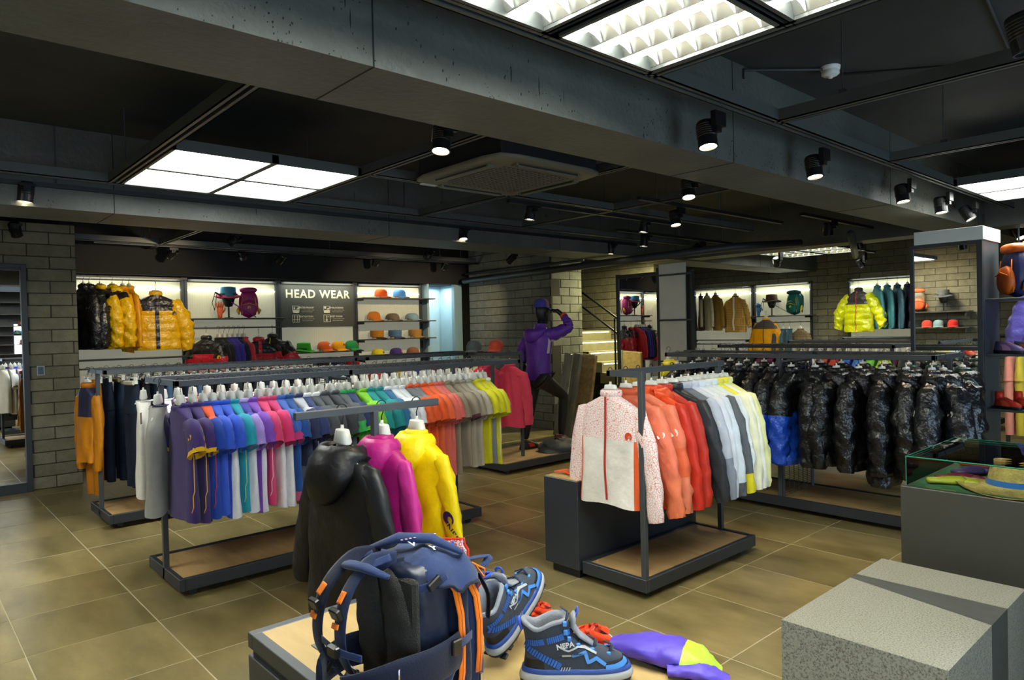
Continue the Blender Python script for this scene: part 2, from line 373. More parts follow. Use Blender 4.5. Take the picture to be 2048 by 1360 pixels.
# ------------------------------------------------------------------ cassette air conditioner
ac = thing('air_conditioner', 'dark grey four-way ceiling air conditioner beside the big beam', 'air conditioner', (-3.75, 3.36, 2.62), rz=0)
ACM = mat('ac_grey', srgb('5c5c4e'), 0.5, noise=0.03); ACD = mat('ac_dark', srgb('1c1d1d'), 0.7)
A = []
for (e, z) in ((0.5, 0.03), (0.5, 0.012), (0.485, 0.0), (0.46, -0.004), (0.345, -0.012), (0.335, -0.006)):
    ring = []
    for k in range(32):
        a = 2 * PI * k / 32; c, s_ = math.cos(a), math.sin(a); p = 9
        rr = (abs(c) ** p + abs(s_) ** p) ** (-1 / p); ring.append((e * c * rr, e * s_ * rr, z))
    A.append(ring)
MB().grid(A, wrap=True).build('fascia', ACM, ac, smooth=True)
MB().box(-0.335, 0.335, -0.335, 0.335, 0.0, 0.01).build('intake_back', ACD, ac)
g = MB()
for k in range(17):
    u = -0.32 + k * 0.64 / 16; g.box(u - 0.006, u + 0.006, -0.325, 0.325, -0.010, -0.003); g.box(-0.325, 0.325, u - 0.006, u + 0.006, -0.012, -0.005)
g.build('intake_grille', ACM, ac)
for k in range(4):
    M = Matrix.Rotation(k * PI / 2, 4, 'Z')
    MB().box(-0.29, 0.29, 0.385, 0.425, -0.014, -0.006, M=M).build('air_slot', ACD, ac)
    MB().box(-0.28, 0.28, 0.392, 0.428, -0.026, -0.018, M=M).box(-0.3, -0.28, 0.38, 0.43, -0.022, -0.006, M=M).box(0.28, 0.3, 0.38, 0.43, -0.022, -0.006, M=M).build('louvre_flap', ACM, ac)
MB().box(-0.47, -0.44, -0.43, -0.3, -0.012, -0.002).build('indicator_strip', mat('pale_strip', srgb('a8aaa0'), 0.5), ac)
MB().box(-0.45, 0.45, -0.45, 0.45, 0.03, 0.25).build('casing', ACD, ac)
# ------------------------------------------------------------------ smoke detector, conduits
sd = thing('smoke_detector', 'round white smoke detector on the dark slab', 'smoke detector', (-1.87, 4.35, 3.1))
WP = mat('white_plastic', srgb('d8d8d2'), 0.45)
MB().lathe([(0.0, -0.022), (0.055, -0.022), (0.058, 0.0)], 20).build('base', WP, sd, smooth=True)
MB().lathe([(0.05, -0.022), (0.052, -0.045), (0.04, -0.055), (0.018, -0.058), (0.012, -0.07), (0.0, -0.072)], 20).build('sensor_head', WP, sd, smooth=True)
PIPE = mat('dark_pipe', srgb('33373a'), 0.5)
def pipe(pts, r, lab): return tag(MB().tube(pts, r, 8).build('conduit', PIPE, smooth=True), lab, 'pipe')
pipe([(-2.19, 3.9, 3.02), (-2.19, 3.9, 3.07), (-1.87, 4.35, 3.085), (-1.87, 4.42, 3.085)], 0.008, 'thin dark conduit entering the smoke detector from the beam')
pipe([(-1.87, 4.5, 3.085), (-1.1, 5.1, 3.085), (-0.9, 3.4, 3.085)], 0.008, 'thin dark conduit beyond the smoke detector')
pipe([(-9.4, 7.38, 2.38), (-7.3, 7.38, 2.4), (-6.2, 7.38, 2.42), (-4.6, 7.9, 2.5), (-4.2, 8.8, 2.56)], 0.05, 'thick dark pipe crossing in front of the grey block wall')
pipe([(-9.4, 7.42, 2.5), (-6.7, 7.42, 2.5)], 0.02, 'thin dark pipe just above the thick pipe on the block wall')
pipe([(-3.0, 7.4, 2.44), (-4.0, 10.0, 2.44)], 0.04, 'dark pipe under the ceiling right of centre')

# ------------------------------------------------------------------ track lights
CAN = mat('spot_can', srgb('17181a'), 0.32, metal=0.3); FACE = mat('spot_lens', (1, 1, 1), 0.3, emit=28.0, ecol=(1.0, 0.86, 0.6)); OFFM = mat('spot_lens_off', srgb('2a2a28'), 0.2)
def spot(loc, aim=(0, 0, -1), label='', on=True, power=24, size=62, trackz=GH):
    loc = (loc[0] * 1.072, loc[1] * 1.072, 1.545 + (loc[2] - 1.545) * 1.072); aim = (aim[0] + 0.22, aim[1] - 0.2, aim[2]) if on else aim
    t = thing('track_spotlight', label, 'spotlight', (loc[0], loc[1], loc[2] - 0.01))
    d = Vector(aim).normalized(); u = d.to_track_quat('-Z', 'Y').to_matrix().to_4x4()
    r = 0.05
    MB().lathe([(0.0, 0.07), (r * 0.9, 0.07), (r, 0.062), (r, -0.062), (r * 1.04, -0.064), (r * 1.04, -0.07), (r * 0.9, -0.07), (r * 0.86, -0.055), (0, -0.055)], 22, M=u).build('can', CAN, t, smooth=False)
    fins = MB()
    for q in range(6): fins.lathe([(r, 0.05 - q * 0.012), (r + 0.0035, 0.048 - q * 0.012), (r, 0.044 - q * 0.012)], 22, M=u)
    fins.build('cooling_fins', CAN, t)
    MB().lathe([(0.0, -0.0585), (r * 0.86, -0.0585), (r * 0.88, -0.0565)], 20, M=u).build('lens', FACE if on else OFFM, t)
    dz = trackz - loc[2]
    MB().box(0.045, 0.075, -0.022, 0.022, 0.0, 0.05).box(0.055, 0.085, -0.05, 0.05, 0.03, max(dz, 0.05)).build('adapter', CAN, t)
    if on:
        l = bpy.data.lights.new('spot_beam', 'SPOT'); l.energy = power; l.color = (1.0, 0.80, 0.50); l.spot_size = math.radians(size); l.spot_blend = 0.6; l.shadow_soft_size = 0.04
        lo = bpy.data.objects.new('spot_beam', l); COL.objects.link(lo); lo.parent = t; lo.matrix_local = Matrix.Translation(d * 0.075) @ u
    return t
def track(x, y0, y1, lab, z=GH):
    x, y0, y1 = x * 1.072, y0 * 1.072, y1 * 1.072
    t = thing('light_track', lab, 'light track', (x, (y0 + y1) / 2, z)); h = (y1 - y0) / 2
    MB().box(0.05, 0.09, -h, h, -0.005, 0.025).build('rail', BLACK, t)
    for s in (-0.8, 0, 0.8): MB().cyl((0.07, h * s, 0.03), (0.07, h * s, 3.1 - z), 0.004, n=6).build('hanger_rod', STEEL, t)
track(-2.8, 1.6, 4.8, 'black light track close behind the big beam'); track(-3.6, 4.6, 7.0, 'short black light track right of the air conditioner')
track(-4.3, 3.8, 6.2, 'black light track beyond the air conditioner'); track(-4.9, 5.9, 8.2, 'black light track over the mannequin side of the shop')
track(-5.65, 0.2, 7.2, 'black light track in front of the second beam'); track(-7.1, 2.0, 7.0, 'black light track behind the second beam')
track(-4.3, 10.5, 11.3, 'far black light track holding the lamp on the blue jackets'); track(-5.0, 9.2, 10.1, 'far black light track holding the lamp on the plaid shirt')
track(-8.6, 1.7, 7.2, 'black light track close to the head wear wall'); track(-3.2, 6.6, 9.0, 'short black light track before the framed mirror')
DN = (-0.1, 0.0, -1)
K = [((-1.9, 3.02, 2.48), (-0.05, 0.1, -1), 'lit track spotlight nearest the camera on the big beam'),
     ((-1.9, 4.17, 2.48), (-0.05, 0.1, -1), 'second lit spotlight along the big beam'),
     ((-1.9, 5.6, 2.48), (-0.05, 0.1, -1), 'third lit spotlight along the big beam'),
     ((-1.9, 6.45, 2.48), (-0.1, 0.1, -1), 'fourth lit spotlight along the big beam'),
     ((-1.9, 7.15, 2.48), (0.3, 0.2, -1), 'fifth lit spotlight on the big beam, over the framed mirror'),
     ((-1.95, 9.16, 2.46), (0.2, -0.1, -1), 'lit spotlight at the right edge above the orange backpack'),
     ((-2.8, 2.08, 2.5), (-0.1, 0.0, -1), 'lit spotlight just behind the big beam, above the tee racks'),
     ((-2.8, 4.2, 2.5), (0.0, 0.0, -1), 'lit spotlight behind the big beam, over the orange jackets'),
     ((-3.6, 5.19, 2.49), (0.0, 0.1, -1), 'lit spotlight on the short track right of the air conditioner'),
     ((-4.3, 4.11, 2.54), (-0.3, 0.1, -1), 'tilted lit spotlight beyond the air conditioner'),
     ((-5.6, 4.39, 2.53), (0.1, 0.1, -1), 'lit spotlight in front of the second beam, above the long sleeves'),
     ((-4.3, 5.67, 2.55), (-0.3, 0.1, -1), 'upper of the two lit spotlights stacked in view at centre'),
     ((-4.9, 6.46, 2.52), (-0.3, 0.1, -1), 'lower of the two lit spotlights stacked in view at centre'),
     ((-5.6, 6.7, 2.52), (-0.25, 0.25, -1), 'lit spotlight aimed at the grey block wall'),
     ((-4.9, 7.55, 2.49), (0.4, 0.5, -0.8), 'lit spotlight above the tall mirror stand'),
     ((-7.1, 5.03, 2.5), (-1.3, 0.45, -0.5), 'lit spotlight under the second beam aimed at the caps'),
     ((-7.1, 6.41, 2.51), (-1.3, 0.2, -0.55), 'lit spotlight under the second beam near the doorway'),
     ((-7.0, 2.62, 2.51), (-1.4, -0.1, -0.5), 'lit spotlight under the second beam aimed at the yellow jackets'),
     ((-5.6, 0.73, 2.54), (-0.3, 0.1, -1), 'lit spotlight at the far left edge of the ceiling'),
     ((-4.3, 10.93, 2.42), (0.1, 0.7, -1), 'far lit spotlight aimed at the blue jackets wall'),
     ((-5.0, 9.72, 2.44), (-0.4, 0.8, -1), 'far lit spotlight aimed at the plaid shirt wall'),
     ((-3.4, 8.58, 2.47), (0.0, 0.5, -1), 'small lit spotlight beside the far louvred lights')]
for loc, aim, lab in K: spot(loc, aim, lab, power=45 if loc[0] < -6.5 else 40 if 'grey block' in lab or 'stacked' in lab else 26, size=75 if loc[0] < -6.5 else 62)
for (loc, aim, lab) in (((-8.6, 2.5, 2.52), (-0.9, -0.5, -0.7), 'black spotlight over the yellow jackets, turned to the wall'),
                        ((-8.6, 3.31, 2.55), (-0.9, 0.5, -0.7), 'black spotlight above the pink backpack'),
                        ((-8.6, 3.8, 2.52), (-0.9, -0.3, -0.8), 'black spotlight above the left edge of the head wear sign'),
                        ((-8.6, 5.19, 2.55), (-0.9, 0.2, -0.8), 'black spotlight above the right edge of the head wear sign'),
                        ((-8.6, 6.4, 2.55), (-0.9, 0.0, -0.8), 'black spotlight near the lit doorway'),
                        ((-8.0, 0.95, 2.6), (-0.6, 0.3, -0.9), 'black spotlight in front of the left block wall')):
    spot(loc, aim, lab, on=False)
spot((-3.1, 7.1, 2.48), (0, 0, -1), 'unlit black spotlight hanging before the framed mirror', on=False)

spot((-0.60, 2.92, 2.52), (0.2, 0.1, -1), 'unlit black spotlight at the upper right corner near the louvred lights', on=False)
# ------------------------------------------------------------------ clothes racks
PLY = mat('plywood', srgb('b08f5e'), 0.55, noise=0.12, nscale=3, bump=0.05, nstretch=(1, 6, 1))
RZ = 1.29
def rack(label, x0, x1, y0, y1, posts, rails, ends=(), name='clothes_rack', base=True, mesh=None, top=RZ, bz=0.045):
    cx, cy = (x0 + x1) / 2, (y0 + y1) / 2; t = thing(name, label, 'clothes rack', (cx, cy, 0)); X0, X1, Y0, Y1 = x0 - cx, x1 - cx, y0 - cy, y1 - cy; w = 0.016
    if base:
        m = MB(); fw = 0.03
        m.bbox(X0, X1, Y0, Y0 + fw, bz, bz + 0.075, 0.003).bbox(X0, X1, Y1 - fw, Y1, bz, bz + 0.075, 0.003).bbox(X0, X0 + fw, Y0 + fw, Y1 - fw, bz, bz + 0.075, 0.003).bbox(X1 - fw, X1, Y0 + fw, Y1 - fw, bz, bz + 0.075, 0.003)
        m.build('base_frame', STEELD, t)
        MB().box(X0 + fw, X1 - fw, Y0 + fw, Y1 - fw, bz, bz + 0.066).build('base_board', PLY, t)
        for sx in (X0 + 0.07, X1 - 0.07):
            for sy in (Y0 + 0.09, Y1 - 0.09):
                c = MB().cyl((sx - 0.012, sy, 0.024), (sx + 0.012, sy, 0.024), 0.024, n=12).box(sx - 0.018, sx + 0.018, sy - 0.01, sy + 0.01, 0.022, bz + 0.01).build('caster', STEELD, t)
    for px, py in posts:
        px -= cx; py -= cy
        MB().bbox(px - w, px + w, py - w, py + w, bz, top, 0.002).build('post', STEEL, t)
    for (ax, ay, bx, by) in list(rails) + list(ends):
        ax -= cx; bx -= cx; ay -= cy; by -= cy; q = 0.014
        nm = 'rail' if (ax, ay, bx, by) in [(r[0] - cx, r[1] - cy, r[2] - cx, r[3] - cy) for r in rails] else 'end_bar'
        zt = top - 0.001 if nm == 'rail' else top
        MB().bbox(min(ax, bx) - q, max(ax, bx) + q, min(ay, by) - q, max(ay, by) + q, zt - 0.036, zt, 0.002).build(nm, STEEL, t)
    for (ax, ay, bx, by, z0, z1) in (mesh or ()):
        ax -= cx; bx -= cx; ay -= cy; by -= cy; L = math.hypot(bx - ax, by - ay); dx, dy = (bx - ax) / L, (by - ay) / L
        m = MB()
        for k in range(int((z1 - z0) / 0.016)):
            z = z0 + 0.03 + k * 0.016
            if z < z1 - 0.02: m.tube([(ax + dx * 0.02, ay + dy * 0.02, z), (bx - dx * 0.02, by - dy * 0.02, z)], 0.0022, 4, cap=False)
        for k in range(int(L / 0.08)):
            u = 0.04 + k * 0.08; m.tube([(ax + dx * u, ay + dy * u, z0), (ax + dx * u, ay + dy * u, z1)], 0.003, 4, cap=False)
        m.build('wire_mesh', STEELD, t); f = MB()
        for (p, q_) in (((ax, ay, z0), (bx, by, z0)), ((ax, ay, z1), (bx, by, z1)), ((ax, ay, z0), (ax, ay, z1)), ((bx, by, z0), (bx, by, z1))): f.tube([p, q_], 0.014, 4, flat=1)
        f.build('mesh_frame', STEEL, t)
    return t
# ------------------------------------------------------------------ hangers: hook at the origin, rail top at z=0
HPL = mat('hanger_plastic', srgb('d9d8ce'), 0.4); HOOK = mat('hanger_wire', srgb('1d1e20'), 0.35, metal=0.6); HBL = mat('hanger_black', srgb('222326'), 0.4)
def _hanger_meshes():
    h = MB(); pts = []
    for k in range(9):
        a = math.radians(200 - k * 32); pts.append((0, 0.0 + 0.02 * math.cos(a), -0.008 + 0.02 * math.sin(a)))
    pts = pts + [(0, 0.0, -0.055), (0, 0, -0.075)]
    h.tube(pts, 0.0022, 5); hook = h.mesh('hook', HOOK, True)
    b = MB(); A = []
    for (hw, hd, z) in ((0.006, 0.005, -0.072), (0.007, 0.006, -0.088), (0.038, 0.016, -0.091), (0.041, 0.018, -0.096), (0.053, 0.024, -0.142), (0.054, 0.018, -0.15)):
        A.append([(hw * math.copysign(abs(math.cos(2 * PI * k / 16)) ** 0.5, math.cos(2 * PI * k / 16)), hd * math.sin(2 * PI * k / 16), z) for k in range(16)])
    b.grid(A, wrap=True)
    for s in (-1, 1): b.tube([(s * 0.02, 0, -0.15), (s * 0.07, 0, -0.19), (s * 0.11, 0, -0.212), (s * 0.15, 0, -0.238)], [0.012, 0.009, 0.008, 0.006], 8)
    body = b.mesh('shoulder_bar', HPL, True)
    c = MB().box(-0.15, 0.15, -0.005, 0.005, -0.085, -0.072)
    for s in (-1, 1): c.box(s * 0.12 - 0.018, s * 0.12 + 0.018, -0.012, 0.012, -0.125, -0.072)
    clip = c.mesh('clip_bar', HPL); return hook, body, clip
HK, HB_, HC = _hanger_meshes()
def hanger(x, y, z, rz, label, group, clip=False):
    t = thing('clothes_hanger', label, 'hanger', (x, y, z), rz, group); inst('hook', HK, t); inst('clip_bar' if clip else 'shoulder_bar', HC if clip else HB_, t); return t

# ------------------------------------------------------------------ garments
# local frame: origin on the rail top, width along x, front towards -y, hangs down -z
rnd = random.Random(11)
def wob(seed):
    r = random.Random(seed); W_ = [(r.uniform(3, 8), r.uniform(3, 9), r.uniform(0, 6.3), r.uniform(0, 6.3), r.uniform(-1, 1)) for _ in range(5)]
    def f(a, z): return sum(c * math.sin(p * a + ph) * math.cos(q * z + ps) for (p, q, ph, ps, c) in W_) / 2.2
    return f
def garment(label, cat, x, y, z, rz, spec, group=None, name=None, tilt=0.0):
    """spec: kind tee|polo|long|shell|puff|tank|vest, cols: body, sleeve, yoke, side, hem, collar, lining ; logo"""
    k = spec['kind']; L = spec.get('len', 0.68); hwid = spec.get('w', 0.235); th = spec.get('th', 0.05); fk = spec.get('fab', 'knit')
    C_ = spec['c']; body = C_['body']
    names = ['body', 'sleeve', 'yoke', 'side', 'hem', 'cuff', 'stripe']; mats = []
    for n in names: mats.append(spec['mats'][n] if spec.get('mats') and n in spec['mats'] else cloth(C_.get(n, C_.get({'body': 'body', 'yoke': 'body', 'side': 'body', 'hem': 'body', 'cuff': 'sleeve', 'stripe': 'body', 'sleeve': 'body'}[n], body)), fk))
    if 'cuff' not in C_ : mats[5] = mats[1]
    puff = k == 'puff' or k == 'vest'; sd = spec.get('seed', rnd.randint(0, 9999)); wf = wob(sd); r_ = random.Random(sd)
    t = thing(name or spec.get('name', 'shirt'), label, cat, (x, y, z), rz, group)
    if tilt: t.rotation_euler = (0, tilt, rz)
    zs, zn = -0.228, -0.158; sh = spec.get('sh', 0.205); NU = 36; NV = 26 if not puff else 46
    yk = spec.get('yoke_z', 0.22); hm = spec.get('hem_h', 0.06); bq = spec.get('baffle', 0.105)
    Z0 = zs - L + 0.06; rows = []
    zz = [Z0 + (zs - Z0) * i / (NV - 7) for i in range(NV - 6)] + [zs + (zn - zs) * (i + 1) / 6 for i in range(6)]
    for z_ in zz:
        d = (z_ - Z0) / (zs - Z0)
        if z_ <= zs:
            a = hwid * (1.0 - 0.03 * math.sin(min(d, 1) * PI)) * (1 - 0.10 * max(0, d - 0.75) / 0.25); b = th * (1.25 - 0.45 * d)
        else:
            u = (z_ - zs) / (zn - zs); a = sh + (0.062 - sh) * (u ** 1.15); b = th * 0.8 * (1 - u) + 0.046 * u
            if u > 0.99: a = 0.06; b = 0.046
        if z_ <= zs and d > 0.9: a = min(a, hwid * 0.9 + (sh + 0.012 - hwid * 0.9) * (d - 0.9) / 0.1)
        pf = 0.0
        if puff and z_ < zs + 0.02:
            s_ = abs(math.sin(PI * (z_ - Z0) / bq + 0.25 * math.sin(z_ * 9 + sd))); pf = 0.017 * (s_ ** 0.55) - 0.004
        row = []
        for j in range(NU):
            an = 2 * PI * j / NU; c, s = math.cos(an), math.sin(an); ex = 0.72
            px = a * math.copysign(abs(c) ** ex, c); py = b * math.copysign(abs(s) ** 0.9, s)
            amp = (0.026 if puff else 0.027 if fk != 'knit' else 0.011) * (1.15 - 0.75 * max(0, d if z_ <= zs else 1)) * (0.4 if z_ > zs else 1)
            w_ = wf(an, z_ * 3) * amp + 0.008 * math.sin(5 * an + sd) * (1 - min(d, 1)) * (0 if puff else 1)
            nx, ny = c * 0.4, s
            row.append((px + nx * (w_ + pf), py + ny * (w_ + pf * 1.15), z_ + (0.004 * math.sin(3 * an + sd) if z_ == Z0 else 0)))
        rows.append(row)
    def mf(i, j):
        zc = (zz[i] + zz[min(i + 1, len(zz) - 1)]) / 2; an = 2 * PI * (j + 0.5) / NU; sc = abs(math.cos(an))
        if spec.get('diag') and (zs - zc) > spec['diag'] + 0.25 * (math.cos(an) * spec.get('ds', 1)): return 4
        if 'yoke' in C_ and zs - zc < yk + spec.get('yv', 0.0) * sc: return 2
        if 'hem' in C_ and zc - Z0 < hm: return 4
        if 'side' in C_ and sc > spec.get('side_w', 0.86) and zs - zc > 0.07: return 3
        return 0
    B = MB(); B.grid(rows, wrap=True, mfn=mf)
    # rolled edge at the hem gives the cloth thickness
    inner = [[(p[0] * 0.965, p[1] * 0.86, p[2] + dz_) for p in rows[0]] for dz_ in (0.0, 0.05)]
    B.grid([inner[1], inner[0], rows[0]], wrap=True, mi=4 if 'hem' in C_ else 0)
    B.build('body', mats, t, smooth=True)
    # sleeves
    sl = spec.get('sleeve', {'tee': 0.17, 'polo': 0.175, 'long': 0.54, 'shell': 0.6, 'puff': 0.6, 'tank': 0, 'vest': 0}[k])
    if sl:
        for s in (-1, 1):
            outw = spec.get('out', 0.34 if sl < 0.3 else 0.12) * r_.uniform(0.8, 1.2); fwd = spec.get('fwd', 0.0) + r_.uniform(-0.03, 0.03)
            n = 9 if sl < 0.3 else (17 if not puff else 32); R0 = spec.get('sr', 0.085 if sl < 0.3 else 0.078); R1 = spec.get('sr1', 0.076 if sl < 0.3 else 0.05)
            if puff: R0, R1 = 0.10, 0.058; 
            A = []
            for i in range(n):
                u = i / (n - 1)
                if u < 0.12: cx_ = s * (sh - 0.075 + 0.065 * u / 0.12); cz = zs - 0.028 + 0.004 * u / 0.12
                else:
                    q = (u - 0.12) / 0.88; bend = spec.get('bend', 0.02) * math.sin(q * PI)
                    cx_ = s * (sh - 0.01 + sl * q * outw + bend); cz = zs - 0.03 - sl * q * (1 - 0.5 * outw * outw)
                cy_ = -fwd * sl * u * u
                rr = (R0 + (R1 - R0) * u) * (1 + (0.22 * math.sin(max(0, u - 0.15) * PI * 1.1) if puff else 0)); flat = 0.62 - 0.1 * math.sin(u * PI) if not puff else 0.8
                rr *= (0.62 + 0.38 * min(1, u / 0.3))
                pf = 0.0
                if puff and u > 0.1: pf = 0.012 * abs(math.sin(PI * u * sl / bq + sd + 0.6 * wf(0.3, u * 3))) ** 0.6 - 0.003
                last = (i == n - 1); 
                if last and sl > 0.3: rr *= 0.86
                ring = []
                ax = (math.cos(0.35 if u < 0.12 else outw), 0, (math.sin(0.35 if u < 0.12 else outw)))
                for j in range(16):
                    an = 2 * PI * j / 16; c, s2 = math.cos(an), math.sin(an)
                    wv = wf(an + s * 2, u * 4 + s) * (0.009 if fk == 'knit' else 0.013 if not puff else 0.024) * (1 + u * 0.5)
                    rx = (rr + wv + pf) * c; ry = (rr * flat + wv + pf) * s2
                    tiltv = outw + (0.95 - outw) * max(0, 1 - u / 0.35)
                    ring.append((cx_ + rx * math.cos(tiltv), cy_ + ry, cz + s * rx * math.sin(tiltv) * 1.0))
                A.append(ring)
            cufn = spec.get('cuff_n', 1); ydep = spec.get('sleeve_yoke', 0)
            sw = 5
            def ms(i, j):
                if i < 1 and 'yoke' in C_: return 2
                if ydep and i / (n - 1) < ydep: return 2
                if i >= n - 1 - cufn and 'cuff' in C_: return 5
                if 'stripe' in C_ and ((j in (2, 3, 4, 5)) if s > 0 else (j in (2, 3, 4, 5))): return 6
                return 1
            m_ = MB(); m_.grid(A, wrap=True, mfn=ms)
            last = A[-1]; cc = np.mean(np.array(last), axis=0); inn = [tuple(cc + (np.array(p) - cc) * 0.85 + np.array((0, 0, 0.03))) for p in last]
            m_.grid([last, inn], wrap=True, mi=5 if 'cuff' in C_ else 1)
            so = m_.build('sleeve', mats, t, smooth=True)
            if s == spec.get('logo_side', 1) and spec.get('logo'):
                q0 = 12 if s > 0 else 4; lg = spec['logo']; u = 0.62 if sl < 0.3 else spec.get('logo_u', 0.35); i = int(u * (n - 1)); p = Vector(A[i][q0]).lerp(Vector(A[i][q0 + 2]), 0.5); yv = Vector(A[i - 1][q0 + 1]) - Vector(A[i][q0 + 1])
                xd = Vector(A[i][q0 + 2]) - Vector(A[i][q0])
                M = frame_M(p, xd, yv); zax = Vector((M[0][2], M[1][2], M[2][2]))
                cc = Vector(np.mean(np.array(A[i]), axis=0))
                if zax.dot(p - cc) < 0: M = frame_M(p, -xd, yv); zax = -zax
                M.translation = p + (p - cc).normalized() * (0.012 if spec.get('logo_text') else 0.006)
                emblem(so, M, lg, spec.get('logo_s', 0.05), spec.get('logo_text'))
    # collar / hood
    col = C_.get('collar', body); cm = spec.get('mats', {}).get('collar') or cloth(col, fk); ch = {'tee': 0.012, 'polo': 0.03, 'long': 0.03, 'shell': 0.05, 'puff': 0.06, 'tank': 0.01, 'vest': 0.05}[k]; ch = spec.get('collar_h', ch)
    A = []
    for i, u in enumerate((0, 0.35, 0.8, 1.0, 0.9, 0.4)):
        inn = 0.010 if i >= 3 else 0; A.append([((0.063 + 0.010 * math.sin(u * PI) - inn + (0.006 if puff else 0)) * math.cos(2 * PI * j / 20), (0.048 + 0.010 * math.sin(u * PI) - inn) * math.sin(2 * PI * j / 20) + 0.004, zn - 0.006 + ch * u - (0.018 * (1 - u * 0.2) if math.sin(2 * PI * j / 20) < -0.5 and k in ('tee', 'polo', 'tank') else 0)) for j in range(20)])
    MB().grid(A, wrap=True).build('collar', cm, t, smooth=True)
    if spec.get('hood'):
        hm_ = cloth(C_.get('hood', body), fk); A = []; hs_ = spec.get('hood_s', 1.0); r2 = random.Random(sd + 5); f1, f2, f3 = r2.uniform(3, 5), r2.uniform(5, 8), r2.uniform(0, 6)
        for i in range(31):
            v = i / 30; a = PI * (-0.3 + 1.6 * v); s_ = max(0.0, math.sin(a)) ** 1.3; ring = []   # sweeps round the back of the neck
            fr_ = max(0.0, -math.sin(a))
            for (ro, dz, po) in ((0.066, -0.01, 0), (0.074, 0.018, 0), (0.094, 0.024, 0.1), (0.118, 0.0, 0.4), (0.136, -0.05, 0.8), (0.142, -0.12, 1.0), (0.128, -0.18, 1.0), (0.098, -0.20, 1.0), (0.075, -0.15, 0.8)):
                w2 = 0.010 * math.sin(f1 * a + dz * 30 + f3) + 0.007 * math.sin(f2 * a - dz * 55)
                rr = ro + (w2 + 0.03 * s_) * po; dzz = dz * (0.30 + 0.70 * s_) if dz < 0 else dz * (1 - 0.5 * fr_)
                ring.append(((rr * hs_ - 0.02 * po * (1 - s_)) * math.cos(a), (rr * hs_ * 0.78 - 0.03 * po * (1 - s_)) * math.sin(a) + 0.006, zn + 0.004 + dzz * hs_ + w2 * 0.6 * po))
            A.append(ring)
        MB().grid(A).build('hood', hm_, t, smooth=True)
    # front closing
    def strip(u0, u1, zt, zb, m, off, nm):
        A = []
        for i, row in enumerate(rows):
            if zb <= zz[i] <= zt:
                jj = 27; p = row[jj]; A.append([(u0, p[1] - off, p[2]), ((u0 + u1) / 2, p[1] - off - 0.003, p[2]), (u1, p[1] - off, p[2])])
        if len(A) > 1: MB().grid(A).build(nm, m, t, smooth=True)
    if spec.get('zip'): strip(-0.008, 0.008, 0, Z0 + 0.01, cloth(spec['zip'], fk), 0.005, 'zipper')
    if spec.get('placket'): strip(-0.022, 0.022, 0, Z0 + 0.01, cloth(spec['placket'], fk), 0.007, 'placket')
    if spec.get('chest'):
        jj = 31; i = [i for i in range(len(rows)) if zz[i] > zs - 0.16][0]; p = rows[i][jj]
        emblem(t, frame_M((p[0], p[1] - 0.012, p[2]), (1, 0, 0), (0, 0, 1)), spec['chest'], 0.05, None)
    if spec.get('piping'):
        pm = cloth(spec['piping'], fk)
        for sg in ((1,) if spec.get('pone') else (1, -1)):
            pts = []
            for q in range(12):
                u = q / 11; z_ = zs - 0.08 - (L - 0.2) * u; i = min(range(len(zz)), key=lambda n_: abs(zz[n_] - z_)); jj = (34 + int(round(2.5 * math.sin(u * PI)))) % NU if sg > 0 else (20 - int(round(2.5 * math.sin(u * PI)))) % NU
                p = rows[i][jj]; pts.append((p[0] * 1.012, p[1] * 1.03 - 0.003, p[2]))
            MB().tube(pts, 0.0028, 4).build('piping', pm, t, smooth=True)
    if spec.get('tagc'):
        MB().box(-0.03, 0.0, -0.052 - th, -0.05 - th, -0.27, -0.2).build('price_tag', cloth(spec['tagc']), t)
    return t
def emblem(parent, M, hexc, s, txt):
    m = cloth(hexc, 'shell'); b = MB(); n = 14; pts = []
    outer = [(0.5 * math.cos(a), 0.5 * math.sin(a)) for a in [math.radians(-60 + 290 * k / n) for k in range(n + 1)]]
    inner = [(0.10 + 0.22 * math.cos(a), -0.10 + 0.22 * math.sin(a)) for a in [math.radians(-60 + 290 * k / n) for k in range(n + 1)]]
    b.v = [(x * s, y * s, 0.0) for x, y in outer + inner] + [(x * s, y * s, 0.0012) for x, y in outer + inner]; k = n + 1; o = 2 * k
    for i in range(n):
        b.f += [(o + i, o + i + 1, o + k + i + 1, o + k + i), (i, o + i, o + i + 1, i + 1)[::-1], (k + i, k + i + 1, o + k + i + 1, o + k + i)[::-1]]
    b.m = [0] * len(b.f)
    e = b.build('emblem', m, parent); e.matrix_local = M
    if txt:
        lettering('NEPA', s * 0.75, cloth(txt, 'shell'), parent, M @ Matrix.Translation((s * 0.1, -s * 1.25, 0.0005)) @ Matrix.Rotation(math.radians(-65), 4, 'Z'), 'lettering')
